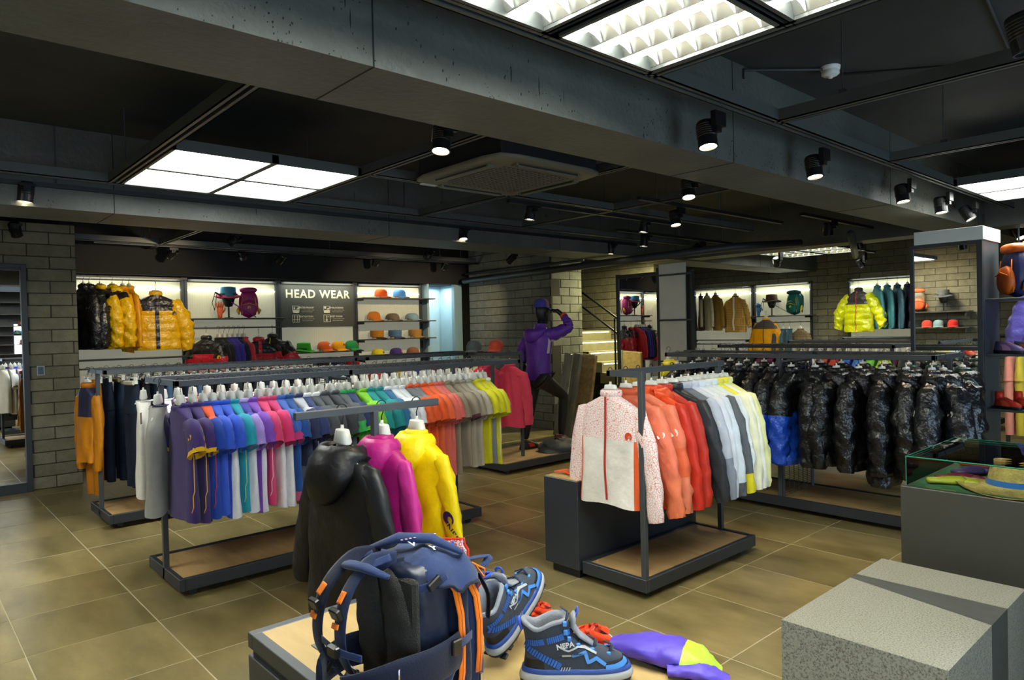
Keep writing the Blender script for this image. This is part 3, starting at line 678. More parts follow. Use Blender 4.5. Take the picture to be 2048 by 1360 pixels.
def trousers(label, x, y, z, rz, hx, group=None, w=0.17, L=0.95, kind='denim', hem=None, name='trousers', waist=None):
    t = thing(name, label, 'trousers', (x, y, z), rz, group); sd = random.Random(hash(label) % 9999 if False else len(label)); wf = wob(len(label) * 7 + int(abs(y) * 100)); m = cloth(hx, kind); m2 = cloth(hem or hx, kind)
    A = []
    for i in range(14):
        u = i / 13; z_ = -0.10 - 0.27 * u; A.append([((w + 0.01 * u) * math.copysign(abs(math.cos(2 * PI * j / 24)) ** 0.7, math.cos(2 * PI * j / 24)), (0.028 + 0.02 * u) * math.sin(2 * PI * j / 24) * (1 - 0.0 * u) + 0.004 * wf(j * 0.26, u * 3), z_) for j in range(24)])
    MB().grid(A, wrap=True).build('waist_and_seat', m, t, smooth=True)
    for s in (-1, 1):
        A = []
        for i in range(18):
            u = i / 17; r = w / 2 * (1.02 - 0.25 * u); z_ = -0.35 - (L - 0.35) * u
            A.append([(s * (w / 2 - 0.006 * u) + (r + 0.006 * wf(j * 0.4, u * 5)) * math.cos(2 * PI * j / 14), (0.042 - 0.008 * u + 0.006 * wf(j * 0.4 + 1, u * 6)) * math.sin(2 * PI * j / 14), z_) for j in range(14)])
        MB().grid(A, wrap=True, mfn=lambda i, j: 1 if (hem and i > 9) else 0).build('leg', [m, m2], t, smooth=True)
    if waist: MB().tube([(-w, -0.03, -0.115), (0, -0.034, -0.12), (w, -0.03, -0.115)], 0.014, 6, flat=1.4).build('waistband', cloth(waist, kind), t)
    return t
# ------------------------------------------------------------------ racks
HZ = RZ + 0.004
rack('long black clothes rack in front, carrying the rainbow of short-sleeved tees', -4.99, -4.35, 1.25, 3.54, [(-4.67, 1.266), (-4.67, 2.4), (-4.67, 3.524)],
     [(-4.36, 1.266, -4.36, 3.98), (-4.97, 1.266, -4.97, 3.98)], [(-4.97, 1.266, -4.36, 1.266), (-4.97, 3.98, -4.36, 3.98), (-4.97, 2.4, -4.36, 2.4)], mesh=[(-4.92, 2.43, -4.42, 2.43, 0.35, 1.22)])
rack('black clothes rack holding jeans and trousers, close to the left block wall', -7.03, -6.35, 1.31, 3.3, [(-6.69, 1.326), (-6.69, 3.284)],
     [(-6.42, 1.326, -6.42, 3.6), (-6.96, 1.326, -6.96, 3.6)], [(-6.96, 1.326, -6.42, 1.326), (-6.96, 3.6, -6.42, 3.6)])
rack('black clothes rack behind the tee rack, below the head wear sign', -7.03, -6.35, 3.72, 5.3, [(-6.69, 3.74), (-6.69, 5.28)],
     [(-6.42, 3.74, -6.42, 5.28), (-6.96, 3.74, -6.96, 5.28)], [(-6.96, 3.74, -6.42, 3.74), (-6.96, 5.28, -6.42, 5.28)])
rack('black clothes rack with beige and raspberry long sleeves beside the mannequin', -6.36, -5.52, 4.82, 6.35, [(-5.78, 4.9), (-5.78, 5.32)],
     [(-6.2, 4.9, -5.78, 4.9)], [(-5.78, 4.9, -5.78, 5.32), (-6.2, 4.9, -6.2, 5.32)])
rack('short black clothes rack showing the orange and white jackets, black cubes at its left', -2.89, -2.41, 3.13, 4.33, [(-2.432, 3.152), (-2.66, 4.31)],
     [(-2.66, 3.152, -2.66, 4.36)], [(-2.66, 3.152, -2.432, 3.152)])
rack('wide black clothes rack loaded with blue and black down jackets', -3.95, -1.62, 5.42, 6.08, [(-2.8, 5.45), (-1.72, 6.0), (-3.85, 5.75)],
     [(-3.9, 5.45, -1.66, 5.45), (-4.1, 6.05, -1.7, 6.05)], [(-1.66, 5.45, -1.66, 6.05), (-3.9, 5.45, -3.9, 6.05), (-2.8, 5.45, -2.8, 6.05)], mesh=[(-2.8, 5.48, -2.8, 6.02, 0.1, 1.22)])
for lab, y0 in (('far black clothes rack right of the plaid shirt wall, nearer one', 7.6), ('far black clothes rack below the blue jackets wall, middle one', 9.4), ('far black clothes rack against the distant wall', 11.2)):
    rack(lab, -4.7, -2.7, y0, y0 + 0.6, [(-4.6, y0 + 0.3), (-2.8, y0 + 0.3)], [(-4.7, y0 + 0.05, -2.7, y0 + 0.05), (-4.7, y0 + 0.55, -2.7, y0 + 0.55)], [(-4.7, y0 + 0.05, -4.7, y0 + 0.55), (-2.7, y0 + 0.05, -2.7, y0 + 0.55)])
# T-shaped stand in front
ts = thing('jacket_stand', 'slim T-shaped grey stand with three hooded jackets behind the display table', 'clothes rack', (-2.92, 1.73, 0))
MB().bbox(-0.018, 0.018, -0.014, 0.014, 0.06, 1.17, 0.002).build('post', STEEL, ts); MB().bbox(-0.014, 0.014, -0.4, 0.37, 1.165, 1.2, 0.003).build('top_bar', STEEL, ts)
MB().bbox(-0.2, 0.2, -0.3, 0.3, 0.0, 0.06, 0.003).build('base_plate', STEELD, ts)

# ------------------------------------------------------------------ tees on the front rail
def T(lab, body, **k):
    c = {'body': body}; sp = {'kind': k.pop('kind', 'tee'), 'c': c}
    for q in ('sleeve', 'yoke', 'side', 'hem', 'collar', 'cuff', 'stripe', 'hood'):
        if q in k: c[q] = k.pop(q)
    sp.update(k); sp['lab'] = lab; sp['hood'] = 'hood' in c; return sp
P_, Y_ = '3b2a63', 'e2ad1c'
ROW = [
 T('dark purple tee with broad yellow sleeve stripe and piping, first of its pair', P_, stripe=Y_, cuff=Y_, cuff_n=1, piping=Y_, logo=Y_, collar=P_, kind='polo', side_w=2),
 T('dark purple tee with broad yellow sleeve stripe, partly behind its twin', P_, stripe=Y_, cuff=Y_, piping=Y_, logo=Y_, kind='polo'),
 T('royal blue tee with orange shoulder patch and thin red line', '1d3f9a', yoke='e0532a', yoke_z=0.02, piping='d23a2e', pone=1, kind='polo', side='1d3f9a'),
 T('bright blue tee with small white side wedge, left one', '2f55c4', side='2f55c4', kind='polo'),
 T('bright blue tee with large white side wedges', '2f55c4', side='dfe1e6', side_w=0.9, kind='polo'),
 T('teal tee with orange emblem and pale seam', '1f93a6', logo='e8a23a', piping='b7cf8c', pone=1, kind='polo'),
 T('lilac tee with dark blue upper body and white lower panel', 'd9dbe6', yoke='3f3f9c', yoke_z=0.14, sleeve='a48bd2', collar='b9a6dd', kind='polo'),
 T('violet tee with white side stripe', '7a49b0', side='dcd6ea', side_w=0.95, kind='polo'),
 T('pink tee with emblem on its sleeve and curved white line', 'cf3d6e', logo='5a4a3a', piping='f0c9d6', pone=1, kind='polo'),
 T('pink tee over white lower body', 'e4e2e6', yoke='c93a72', yoke_z=0.18, sleeve='d0356d', logo='e8862d', collar='c93a72', kind='polo'),
 T('blue and pink tee with white body', 'e1e1e6', yoke='3f64b4', yoke_z=0.2, sleeve='3f64b4', cuff='c03a72', cuff_n=2, collar='3f64b4', kind='polo'),
 T('deep blue tee with pink hem line', '1c4c8f', hem='c3567f', hem_h=0.05, kind='polo'),
 T('navy tee with light grey shoulders and orange emblem', '2e3557', yoke='b9bcc2', yoke_z=0.1, logo='e0642e', hem='8e9194', hem_h=0.2, collar='2b2f55', kind='polo'),
 T('navy tee with white collar, white emblem and white diagonal bands', '303a68', collar='eeeeee', logo='e8e8ea', piping='e8e8ea', diag=0.42, hem='39446f', kind='polo'),
 T('charcoal tee with white collar and grey snow print body', '4b5055', collar='f0f0ee', side='aab0b2', side_w=0.8, kind='polo'),
 T('plain charcoal tee right of the snow print one', '46494d', kind='polo'),
 T('dark charcoal tee with white lower side', '3e4146', side='c9cccb', side_w=0.96, kind='polo'),
 T('charcoal tee with emerald collar and lime cuffs', '51565a', collar='2e9c57', cuff='3fb45a', cuff_n=3, kind='polo'),
 T('navy tee with green collar and lime side', '2d3d66', collar='2f9a4c', side='7ec63d', cuff='63bd3e', kind='polo'),
 T('lime green tee right of the navy one', '7fc72f', logo='2a6a2c', kind='polo'),
 T('dark teal tee, left of its pair', '1f8f8d', kind='polo'),
 T('dark teal tee, right of its pair', '228a8a', side='1c6f7a', kind='polo'),
 T('petrol blue tee with white collar', '2c6a92', collar='eeeeee', kind='polo'),
 T('white tee with grey emblem, next to the petrol blue one', 'dfe1e2', logo='6a6d70', kind='polo'),
 T('white tee with black neck print', 'e4e5e4', yoke='c9cccc', yoke_z=0.02, kind='polo'),
 T('orange tee with grey back yoke, left one', 'dc5a2c', yoke='6b6e72', yoke_z=0.12, logo='f0e6de', kind='polo'),
 T('orange tee with grey yoke and white lower wedge', 'e2592a', yoke='777a7d', yoke_z=0.08, hem='e8e4df', hem_h=0.16, kind='polo'),
 T('vivid orange tee with white emblem', 'e65a26', logo='f4efe8', kind='polo'),
 T('coral orange tee with white emblem', 'e5683a', logo='f4efe8', kind='polo'),
 T('salmon tee with white emblem, left of its pair', 'dd6a5c', logo='f2e6e0', kind='polo'),
 T('salmon tee, right of its pair', 'd86b60', kind='polo'),
 T('brownish taupe tee with small stripes at neck', '8d7f68', logo='5b4f40', kind='polo'),
 T('taupe tee with maroon cuff line', '928571', cuff='5f2f3a', kind='polo'),
 T('beige grey tee between the taupe and pale beige ones', 'a09680', kind='polo'),
 T('pale beige tee left of the yellow ones', 'b3ab96', kind='polo'),
 T('acid yellow tee with slim fit, left of three', 'd8d022', logo='3a3a2a', kind='polo'),
 T('acid yellow tee with grey side panel, middle of three', 'dbd41f', side='80858a', side_w=0.9, kind='polo'),
 T('acid yellow tee with white collar and white zigzag, last on the rail', 'e0da2c', collar='f4f4ee', piping='f2f2e4', logo='33332a', kind='polo')]
PXS = [356, 380, 401, 419, 437, 456, 472, 491, 512, 530, 547, 563, 583, 599, 616, 634, 655, 672, 688, 711, 726, 744, 760, 775, 788, 804, 819, 833, 847, 857, 867, 880, 897, 910, 922, 940, 951, 960]
def y_at(px, xx):
    # depth on the rail that faces picture column px (used once to space the row like the shop's)
    dx = (px - 1024) / 1398; d = [_r[i] * dx + _d[i] * 0.07 + _f[i] for i in range(3)]; return xx * d[1] / d[0]
for sp, px in zip(ROW, PXS):
    yy = y_at(px, -4.4); jr = rnd.uniform(-0.06, 0.06); ln = rnd.uniform(0.61, 0.66)
    sp.update(len=ln, w=0.225, th=0.036, fab='knit', out=0.42, logo_s=0.036, seed=int(px * 7))
    garment(sp['lab'], 'tee shirt', -4.36, yy, HZ, jr, sp, name='tee_shirt')
    hanger(-4.36, yy, HZ, jr, 'white plastic hanger with black hook on the front rail of the tee rack', 'hangers on the front rail of the tee rack')
# back rail of the tee rack: mostly their hangers and a few colours show between the front tees
back = ['e8e8ea', 'ddc9dd', 'e06a3c', 'e9e9ea', 'd8453e', 'e6e6e8', 'c8c8d0', '7a55a8', 'e4e4e4', 'd85a4a', '3d5aa8', 'e8e4e0', 'cfd36a', 'd6d6d8', 'dd7a8a', 'eeeeee', 'a9c24e', 'e3e3e3', '4a9fb0', 'e0dfd8', 'd9784a', 'e6e6e6', '8a8fb8', 'f0f0f0', 'dcc84a', 'e2e2e2', 'c9657a', 'e9e9e9']
CN = {'e': 'white', 'd': 'pale', 'c': 'light'}
for i, hx in enumerate(back):
    yy = 1.36 + i * 0.094; nm = ['white', 'pinkish white', 'orange', 'plain white', 'red', 'white, slightly wider', 'light grey', 'purple', 'off-white', 'brick red', 'blue', 'cream', 'yellow green', 'pale grey', 'rose', 'bright white', 'moss green', 'soft white', 'turquoise', 'ivory', 'light orange', 'clean white', 'lavender blue', 'snow white', 'mustard', 'chalk white', 'dusty pink', 'pale white'][i]
    garment(nm + ' tee hanging on the back rail of the tee rack', 'tee shirt', -4.97, yy, HZ, rnd.uniform(-0.08, 0.08), T('', hx, kind='tee', len=0.8 if i in (9, 14) else 0.62, w=0.225, th=0.036, seed=i, fab='knit', out=0.42), name='tee_shirt')
    hanger(-4.97, yy, HZ, 0, 'white plastic hanger with black hook on the back rail of the tee rack', 'hangers on the back rail of the tee rack')
# two sleeveless tops on the left end bar
garment('white ribbed sleeveless top on the left end of the tee rack', 'tank top', -5.0, 1.25, HZ, -0.3, T('', 'd9d5cd', kind='tank', len=0.6, w=0.2, th=0.045, seed=3, sh=0.15), name='tank_top')
garment('grey marl tank top on the left end of the tee rack', 'tank top', -4.62, 1.235, HZ - 0.005, -0.5, T('', '8f8d86', kind='tank', len=0.63, w=0.21, th=0.05, seed=4, sh=0.14, collar='26244a', tagc='6b4a2a'), name='tank_top')
hanger(-5.0, 1.25, HZ, -0.3, 'white hanger of the ribbed sleeveless top', None); hanger(-4.62, 1.235, HZ - 0.005, -0.5, 'white hanger of the grey tank top', None)

# ------------------------------------------------------------------ trousers rack at the left wall
tr = ['20283a', '15181f', '1a2436', '2c3b4f', '171a1f', '253449', '202a38', '141519', '2a2a22', '1d1c1b', '24272c', '16181d', '2b2d30', '1b2230', '17171b', '222a35', '151518', '2a2420', '191b22', '202020', '1c2531', '141418', '262b30', '1a1c24']
garment('mustard and navy hooded overalls top at the left end of the trouser rack', 'jacket', -6.82, 1.28, HZ, 0.3, T('', 'c17a16', kind='shell', len=0.62, w=0.13, th=0.06, sr1=0.045, yoke='2b2c46', yoke_z=0.17, collar='b96a12', fab='shell', seed=5, sleeve='c17a16', sh=0.13, out=0.02), name='jacket')
hanger(-6.82, 1.28, HZ, 0.3, 'white hanger of the mustard hooded top', None)
trousers('mustard trousers hanging at the left end of the trouser rack', -6.87, 1.32, HZ, 0.3, 'bd7614', w=0.12, L=1.08, kind='shell'); hanger(-6.87, 1.32, HZ, 0.3, 'white clip hanger of the mustard trousers', None, clip=True)
ords = ['first', 'second', 'third', 'fourth', 'fifth', 'sixth', 'seventh', 'eighth', 'ninth', 'tenth', 'eleventh', 'twelfth', 'thirteenth', 'fourteenth', 'fifteenth', 'sixteenth', 'seventeenth', 'eighteenth', 'nineteenth', 'twentieth', 'twenty-first', 'twenty-second', 'twenty-third', 'twenty-fourth', 'twenty-fifth', 'twenty-sixth', 'twenty-seventh', 'twenty-eighth']
for i, hx in enumerate(tr):
    yy = 1.52 + i * 0.085; den = i in (1, 3, 5, 6)
    trousers(('blue denim jeans' if den else 'dark folded trousers') + ', ' + ords[i] + ' from the left on the trouser rack', -6.42, yy, HZ, rnd.uniform(-0.1, 0.1), '3c5470' if den and i in (3, 6) else hx, w=0.13, L=rnd.uniform(0.98, 1.08), kind='denim', waist=('b9b4a4' if i % 3 == 0 else None))
    hanger(-6.42, yy, HZ, 0, 'pale clip hanger on the front rail of the trouser rack', 'clip hangers on the trouser rack', clip=True)
for i in range(20):
    yy = 1.45 + i * 0.1
    trousers('dark trousers on the back rail of the trouser rack, ' + ords[i] + ' from the left', -6.96, yy, HZ, 0, tr[(i * 5) % 24], w=0.13, L=1.0, kind='denim', waist='7a6a4c' if i % 2 else None)
    hanger(-6.96, yy, HZ, 0, 'pale clip hanger on the back rail of the trouser rack', 'clip hangers on the back rail of the trouser rack', clip=True)
# ------------------------------------------------------------------ rack below the sign
for i, (hx, nm) in enumerate((('c8344a', 'red'), ('2a2c33', 'black'), ('c9b22a', 'mustard'), ('d7c9d2', 'pale pink'), ('3a4a8a', 'blue'), ('e0e0e0', 'white'), ('8a3a5a', 'plum'), ('4a4f54', 'grey'), ('cf6a30', 'orange'), ('2c3a6a', 'navy'), ('6a4aa0', 'lilac'), ('b03060', 'magenta'))):
    yy = 3.85 + i * 0.12
    garment(nm + ' long-sleeved shirt on the rack below the head wear sign', 'shirt', -6.42, yy, HZ, 0, T('', hx, kind='long', len=0.7, w=0.23, th=0.04, seed=i), name='long_sleeve_shirt')
    hanger(-6.42, yy, HZ, 0, 'white hanger on the rack below the head wear sign', 'hangers on the rack below the sign')
# ------------------------------------------------------------------ long sleeves near the mannequin
RS = [('c96a2a', 'burnt orange', -0.32), ('23243a', 'dark navy', -0.25), ('b9ae92', 'beige', -0.17), ('c4bb9f', 'sand coloured', -0.10), ('c8374f', 'raspberry', -0.02), ('cc3c54', 'light raspberry', 0.08)]
for hx, nm, dx in RS:
    garment(nm + ' long-sleeved top on the rack beside the mannequin', 'shirt', -5.98 + dx * 0.6 + 0.06, 4.9, HZ, PI / 2 - 0.0, T('', hx, kind='long', len=0.68, w=0.23, th=0.03, seed=int(dx * 100) + 60, hem='d0572f' if 'sand' in nm else hx, hem_h=0.04), name='long_sleeve_shirt')
    hanger(-5.98 + dx * 0.6 + 0.06, 4.9, HZ, PI / 2, 'white hanger on the rack beside the mannequin', 'hangers beside the mannequin')
garment('raspberry long-sleeved top hanging to the right of the rack post', 'shirt', -5.78, 5.15, HZ, 0.1, T('', 'c8374f', kind='long', len=0.66, w=0.2, th=0.04, seed=88), name='long_sleeve_shirt'); hanger(-5.78, 5.15, HZ, 0.1, 'white hanger of the raspberry top right of the post', None)

# ------------------------------------------------------------------ three jackets on the T stand
JZ = 1.204
garment('black hooded shell jacket, front one on the T-shaped stand', 'jacket', -2.92, 1.56, JZ - 0.04, PI + 0.12, T('', '121316', kind='shell', len=0.76, w=0.27, th=0.08, hood='0d0e10', sh=0.2, fab='shell', seed=21, hood_s=1.2, out=0.3, sr=0.09, sr1=0.062, sleeve='1b1d21', collar='15161a', collar_h=0.03), name='hooded_jacket')
garment('magenta shell jacket with white side panel, in the middle of the T-shaped stand', 'jacket', -2.92, 1.77, JZ - 0.03, PI - 0.04, T('', 'a81c72', kind='shell', len=0.8, w=0.25, th=0.07, sleeve='c8328f', hood='b01e78', sh=0.2, fab='shell', seed=22, out=0.16, side='d8cfd6', side_w=0.985), name='hooded_jacket')
garment('bright yellow shell jacket with sleeve lettering, rear one on the T-shaped stand', 'jacket', -2.92, 1.97, JZ - 0.03, PI, T('', 'f0d400', kind='shell', len=0.82, w=0.25, th=0.08, hood='f2d800', sh=0.2, fab='shell', seed=23, out=0.16, logo='3b2a63', logo_text='3b2a63', logo_s=0.07, logo_u=0.55, logo_side=-1, side='4a2f6a', side_w=0.992), name='hooded_jacket')
for y_, r_z, nm in ((1.56, -0.05, 'black'), (1.77, -0.04, 'magenta'), (1.97, 0.0, 'yellow')): hanger(-2.92, y_, JZ, r_z, 'white hanger of the ' + nm + ' shell jacket', None).scale = (1.15, 1.3, 1.12)

# ------------------------------------------------------------------ jackets on the short rack
def webmat():
    if 'web_print' in MATS: return MATS['web_print']
    m = mat('web_print', srgb('e9dcd8'), 0.5, spec=0.4); nt = m.node_tree; N, L = nt.nodes, nt.links; tc = N.new('ShaderNodeTexCoord')
    v = N.new('ShaderNodeTexVoronoi'); v.feature = 'DISTANCE_TO_EDGE'; v.inputs['Scale'].default_value = 75; L.new(tc.outputs['Object'], v.inputs['Vector'])
    r = N.new('ShaderNodeValToRGB'); r.color_ramp.elements[0].position = 0.02; r.color_ramp.elements[0].color = (*srgb('d9604a'), 1); r.color_ramp.elements[1].position = 0.07; r.color_ramp.elements[1].color = (*srgb('ece2dd'), 1)
    L.new(v.outputs['Distance'], r.inputs[0]); L.new(r.outputs[0], N['Principled BSDF'].inputs['Base Color']); return m
WEB = webmat()
ja = T('', 'e3ddd2', kind='shell', len=0.62, w=0.235, th=0.06, yoke='e3ddd2', side='df5a24', side_w=0.78, zip='b23a30', sleeve='e3ddd2', fab='shell', seed=31, out=0.2, chest='d9482c', yoke_z=0.17)
ja['mats'] = {'sleeve': WEB, 'yoke': WEB, 'collar': WEB}
garment('white and orange jacket with red web print, first on the short rack and facing out', 'jacket', -2.67, 3.17, HZ, 0.02, ja, name='jacket')
hanger(-2.67, 3.17, HZ, 0.02, 'white hanger with printed mark of the web print jacket', None)
EJ = [(3.30, 'coral orange jacket with white emblem, left of its pair', dict(body='dd6238', yoke='e8795a', yoke_z=0.3, sleeve='e8795a', cuff='e87b52', cuff_n=5, logo='f6f0ea')),
      (3.42, 'coral orange jacket with white emblem, right of its pair', dict(body='e05a28', yoke='e67a58', yoke_z=0.3, sleeve='e66a40', cuff='e88460', cuff_n=5, logo='f6f0ea', sleeve_yoke=0.4)),
      (3.55, 'vivid orange hooded jacket with red lower sleeve', dict(body='e24a1c', hood='e64e1c', sleeve='c93220')),
      (3.66, 'deep red jacket beside the vivid orange one', dict(body='b8301f', sleeve='c23424')),
      (3.77, 'black jacket between red and grey jackets', dict(body='26282c', sleeve='303236')),
      (3.87, 'grey lilac jacket with grey sleeve patch and white emblem', dict(body='b9bec9', sleeve='c2c7d2', cuff='8d939f', cuff_n=6, yoke='6f747c', yoke_z=0.05, logo='f6f6f6')),
      (3.95, 'pale lilac white jacket', dict(body='d7dae2', sleeve='dfe2e8')),
      (4.03, 'ice white jacket with black and yellow lower edge', dict(body='dfe6ea', hem='4a4e52', hem_h=0.1, sleeve='d6e0e6', cuff='55595d', cuff_n=2)),
      (4.11, 'white jacket with charcoal stripe sleeve and yellow cuff', dict(body='e2e6e6', stripe='5a5f63', sleeve='5a5f63', cuff='e8dc28', cuff_n=3)),
      (4.18, 'pale mint white jacket', dict(body='dfe8e6', sleeve='e6eeec', hem='3f9fb0', hem_h=0.05)),
      (4.25, 'lemon and white jacket', dict(body='e9e25a', sleeve='f0eecb', side='e6dd30')),
      (4.31, 'white jacket with yellow collar', dict(body='eef0e6', sleeve='f1f2e4', collar='efe63e')),
      (4.37, 'pale yellow thin jacket, last on the short rack', dict(body='e6e79a', sleeve='e4e6a2'))]
for yy, lab, c in EJ:
    sp = {'kind': 'shell', 'c': {q: v for q, v in c.items() if q in ('body', 'sleeve', 'yoke', 'side', 'hem', 'collar', 'cuff', 'stripe', 'hood')}, 'len': rnd.uniform(0.64, 0.68), 'w': 0.23, 'th': 0.045, 'fab': 'shell', 'out': 0.2, 'seed': int(yy * 100)}
    for q in ('yoke_z', 'cuff_n', 'logo', 'sleeve_yoke', 'hem_h'):
        if q in c: sp[q] = c[q]
    if 'hood' in c or 'collar' not in c: sp['hood'] = 'hood' in c
    garment(lab, 'jacket', -2.66, yy, HZ, rnd.uniform(-0.04, 0.1), sp, name='jacket'); hanger(-2.66, yy, HZ, 0, 'white plastic hanger on the short rack of orange and white jackets', 'hangers on the short rack')

# ------------------------------------------------------------------ down jackets on the wide rack
FJ = []
for i in range(8): FJ.append((-3.78 + i * 0.155, 'blue down jacket with black shoulders, ' + ords[i] + ' from the left on its rack', dict(body='1d4fc0', yoke='17181b', sleeve='1d50c4', collar='17181b'), 0.45))
for i in range(6): FJ.append((-2.5 + i * 0.165, 'glossy black hooded down jacket, ' + ords[i] + ' of the black ones on the front rail', dict(body='0e0f12', sleeve='14161a' if i % 2 else '0f1013', hood='121317', logo='cfd0c8' if i in (3, 5) else None), 0))
for i, (xx, lab, c, sy) in enumerate(FJ):
    lg = c.pop('logo', None)
    sp = {'kind': 'puff', 'c': c, 'len': rnd.uniform(0.66, 0.71) + (0.07 if i == 11 else 0), 'w': 0.25, 'th': 0.075, 'fab': 'puff', 'out': 0.12, 'seed': 300 + i, 'yoke_z': 0.23, 'sleeve_yoke': sy, 'hood': 'hood' in c, 'logo': lg}
    garment(lab, 'down jacket', xx, 5.45, HZ, PI / 2 - 0.35 * 0 + rnd.uniform(-0.12, 0.12), sp, name='down_jacket') if False else garment(lab, 'down jacket', xx, 5.45, HZ, -PI / 2 + rnd.uniform(-0.38, 0.3), sp, name='down_jacket')
    hanger(xx, 5.45, HZ, PI / 2, 'white plastic hanger on the front rail of the down jacket rack', 'hangers on the front rail of the down jacket rack')
for i in range(13):
    xx = -3.95 + i * 0.175
    sp = {'kind': 'puff', 'c': dict(body='101114', sleeve='14161a', hood='101114') if i < 11 else dict(body='1e3c3a', sleeve='23262b', hood='1b1d22'), 'len': 0.72, 'w': 0.25, 'th': 0.07, 'fab': 'puff', 'out': 0.1, 'seed': 400 + i, 'hood': i > 6}
    garment(('black' if i < 11 else 'black and bottle green') + ' down jacket on the back rail, ' + ords[i] + ' from the left', 'down jacket', xx, 6.05, HZ, -PI / 2, sp, name='down_jacket')
    hanger(xx, 6.05, HZ, PI / 2, 'white plastic hanger on the back rail of the down jacket rack', 'hangers on the back rail of the down jacket rack')
for xx, yy, rz_, c_, lab in ((-1.62, 5.50, -0.9, dict(body='101114', sleeve='15171c', hood='1a1c20'), 'glossy black hooded down jacket turned outwards on the right end bar of its rack'), (-1.60, 5.86, -1.1, dict(body='1b3a36', sleeve='121418', hood='141619'), 'bottle green and black down jacket on the right end bar of its rack')):
    garment(lab, 'down jacket', xx, yy, HZ, rz_, {'kind': 'puff', 'c': c_, 'len': 0.72, 'w': 0.24, 'th': 0.07, 'fab': 'puff', 'out': 0.12, 'seed': int(yy * 91), 'hood': True, 'logo': 'c9cac4' if yy < 5.7 else None}, name='down_jacket'); hanger(xx, yy, HZ, rz_, 'white hanger of the ' + ('black' if yy < 5.7 else 'green') + ' down jacket on the end bar', None)
# yellow fleece seen above the short rack
garment('yellow jacket showing above the short rack, behind the orange jackets', 'jacket', -4.2, 5.9, HZ + 0.02, -1.2, T('', 'd9cf20', kind='shell', len=0.6, w=0.23, th=0.08, fab='shell', hood='e0d524', seed=77), name='jacket'); hanger(-4.2, 5.9, HZ + 0.02, -1.2, 'white hanger of the yellow jacket behind the short rack', None)
# ------------------------------------------------------------------ far racks
farc = [('b6cf3a', 'lime'), ('7bc64a', 'green'), ('4a83d0', 'sky blue'), ('3f6fc0', 'blue'), ('d8452e', 'red'), ('e0623a', 'orange red'), ('e8e6e2', 'white'), ('cf3a2e', 'scarlet'), ('3a3c40', 'charcoal'), ('2c2e33', 'black'), ('8a2f5a', 'plum'), ('7a2c50', 'wine'), ('3c3f3a', 'olive'), ('4a4c44', 'khaki'), ('5a5d50', 'moss'), ('33363b', 'slate')]
for k, (y0, lab) in enumerate(((7.65, 'nearest far rack'), (9.45, 'middle far rack'))):
    for i, (hx, nm) in enumerate(farc if k else farc[::-1]):
        xx = -4.62 + i * 0.122
        garment(nm + ' shirt on the ' + lab, 'shirt', xx, y0, HZ, -PI / 2, T('', hx, kind='tee' if k else 'long', len=0.68, w=0.22, th=0.045, seed=i, fab='knit'), name='shirt'); hanger(xx, y0, HZ, PI / 2, 'pale hanger on the ' + lab, 'hangers on the ' + lab)
# ------------------------------------------------------------------ backlit shelf wall below the bulkhead
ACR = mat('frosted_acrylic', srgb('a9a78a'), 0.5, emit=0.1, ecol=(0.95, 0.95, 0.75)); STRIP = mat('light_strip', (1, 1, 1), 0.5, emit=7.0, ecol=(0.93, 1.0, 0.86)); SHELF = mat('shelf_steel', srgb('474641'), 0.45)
def bay(axis, plane, a0, a1, label, z1=2.3, z0=0.12, strip=True, panelz=None):
    """a backlit display bay. axis 'x': wall plane x=plane seen from +x, runs along y. axis 'y': plane y=plane seen from -y."""
    w = (a1 - a0)
    t = thing('display_bay', label, 'shelf unit', (plane, (a0 + a1) / 2, 0) if axis == 'x' else ((a0 + a1) / 2, plane, 0), 0.0 if axis == 'x' else -PI / 2)
    h = w / 2; m = MB()
    m.box(0.0, 0.012, -h + 0.02, h - 0.02, z0, z1 - 0.04)
    for k in range(int(w / 0.03)): y = -h + 0.035 + k * 0.03; m.box(0.012, 0.015, y - 0.006, y + 0.006, z0 + 0.02, z1 - 0.06)
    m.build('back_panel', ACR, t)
    MB().bbox(0.0, 0.05, -h - 0.018, -h + 0.018, 0, z1 + 0.02, 0.002).build('upright', STEELD, t)
    MB().bbox(0.0, 0.05, h - 0.018, h + 0.018, 0, z1 + 0.02, 0.002).build('upright', STEELD, t)
    MB().bbox(0.0, 0.08, -h + 0.018, h - 0.018, z1 - 0.03, z1, 0.002).build('top_rail', SHELF, t)
    MB().box(0.0, 0.3, -h + 0.018, h - 0.018, 0, z0).build('plinth', STEELD, t)
    if strip:
        MB().box(0.02, 0.035, -h + 0.03, h - 0.03, z1 - 0.15, z1 - 0.138).build('light_strip', STRIP, t)
        l = bpy.data.lights.new('strip_glow', 'AREA'); l.shape = 'RECTANGLE'; l.size = 0.16; l.size_y = w * 0.9; l.energy = 2.2; l.color = (0.95, 1.0, 0.88)
        lo = bpy.data.objects.new('strip_glow', l); COL.objects.link(lo); lo.parent = t; lo.location = (0.17, 0, z1 - 0.035); lo.rotation_euler = (0, 0.45, 0)
    return t
def shelf(t, z, h, d=0.28, over=(0, 0)):
    MB().bbox(0.015, d, -h - over[0], h + over[1], z - 0.018, z, 0.003).build('shelf', SHELF, t)
    for s in (-1, 1): MB().box(0.02, d * 0.8, s * h * 0.98 - 0.004, s * h * 0.98 + 0.004, z - 0.05, z - 0.018).build('bracket', STEELD, t)
def hangbar(t, z, h, d=0.26):
    m = MB(); m.box(d - 0.014, d + 0.014, -h, h, z - 0.02, z)
    m.build('hanging_rail', SHELF, t)
    for s in (-1, 1): MB().box(0.02, d, s * h * 0.95 - 0.01, s * h * 0.95 + 0.01, z - 0.02, z).build('arm', SHELF, t)
BX = -9.7
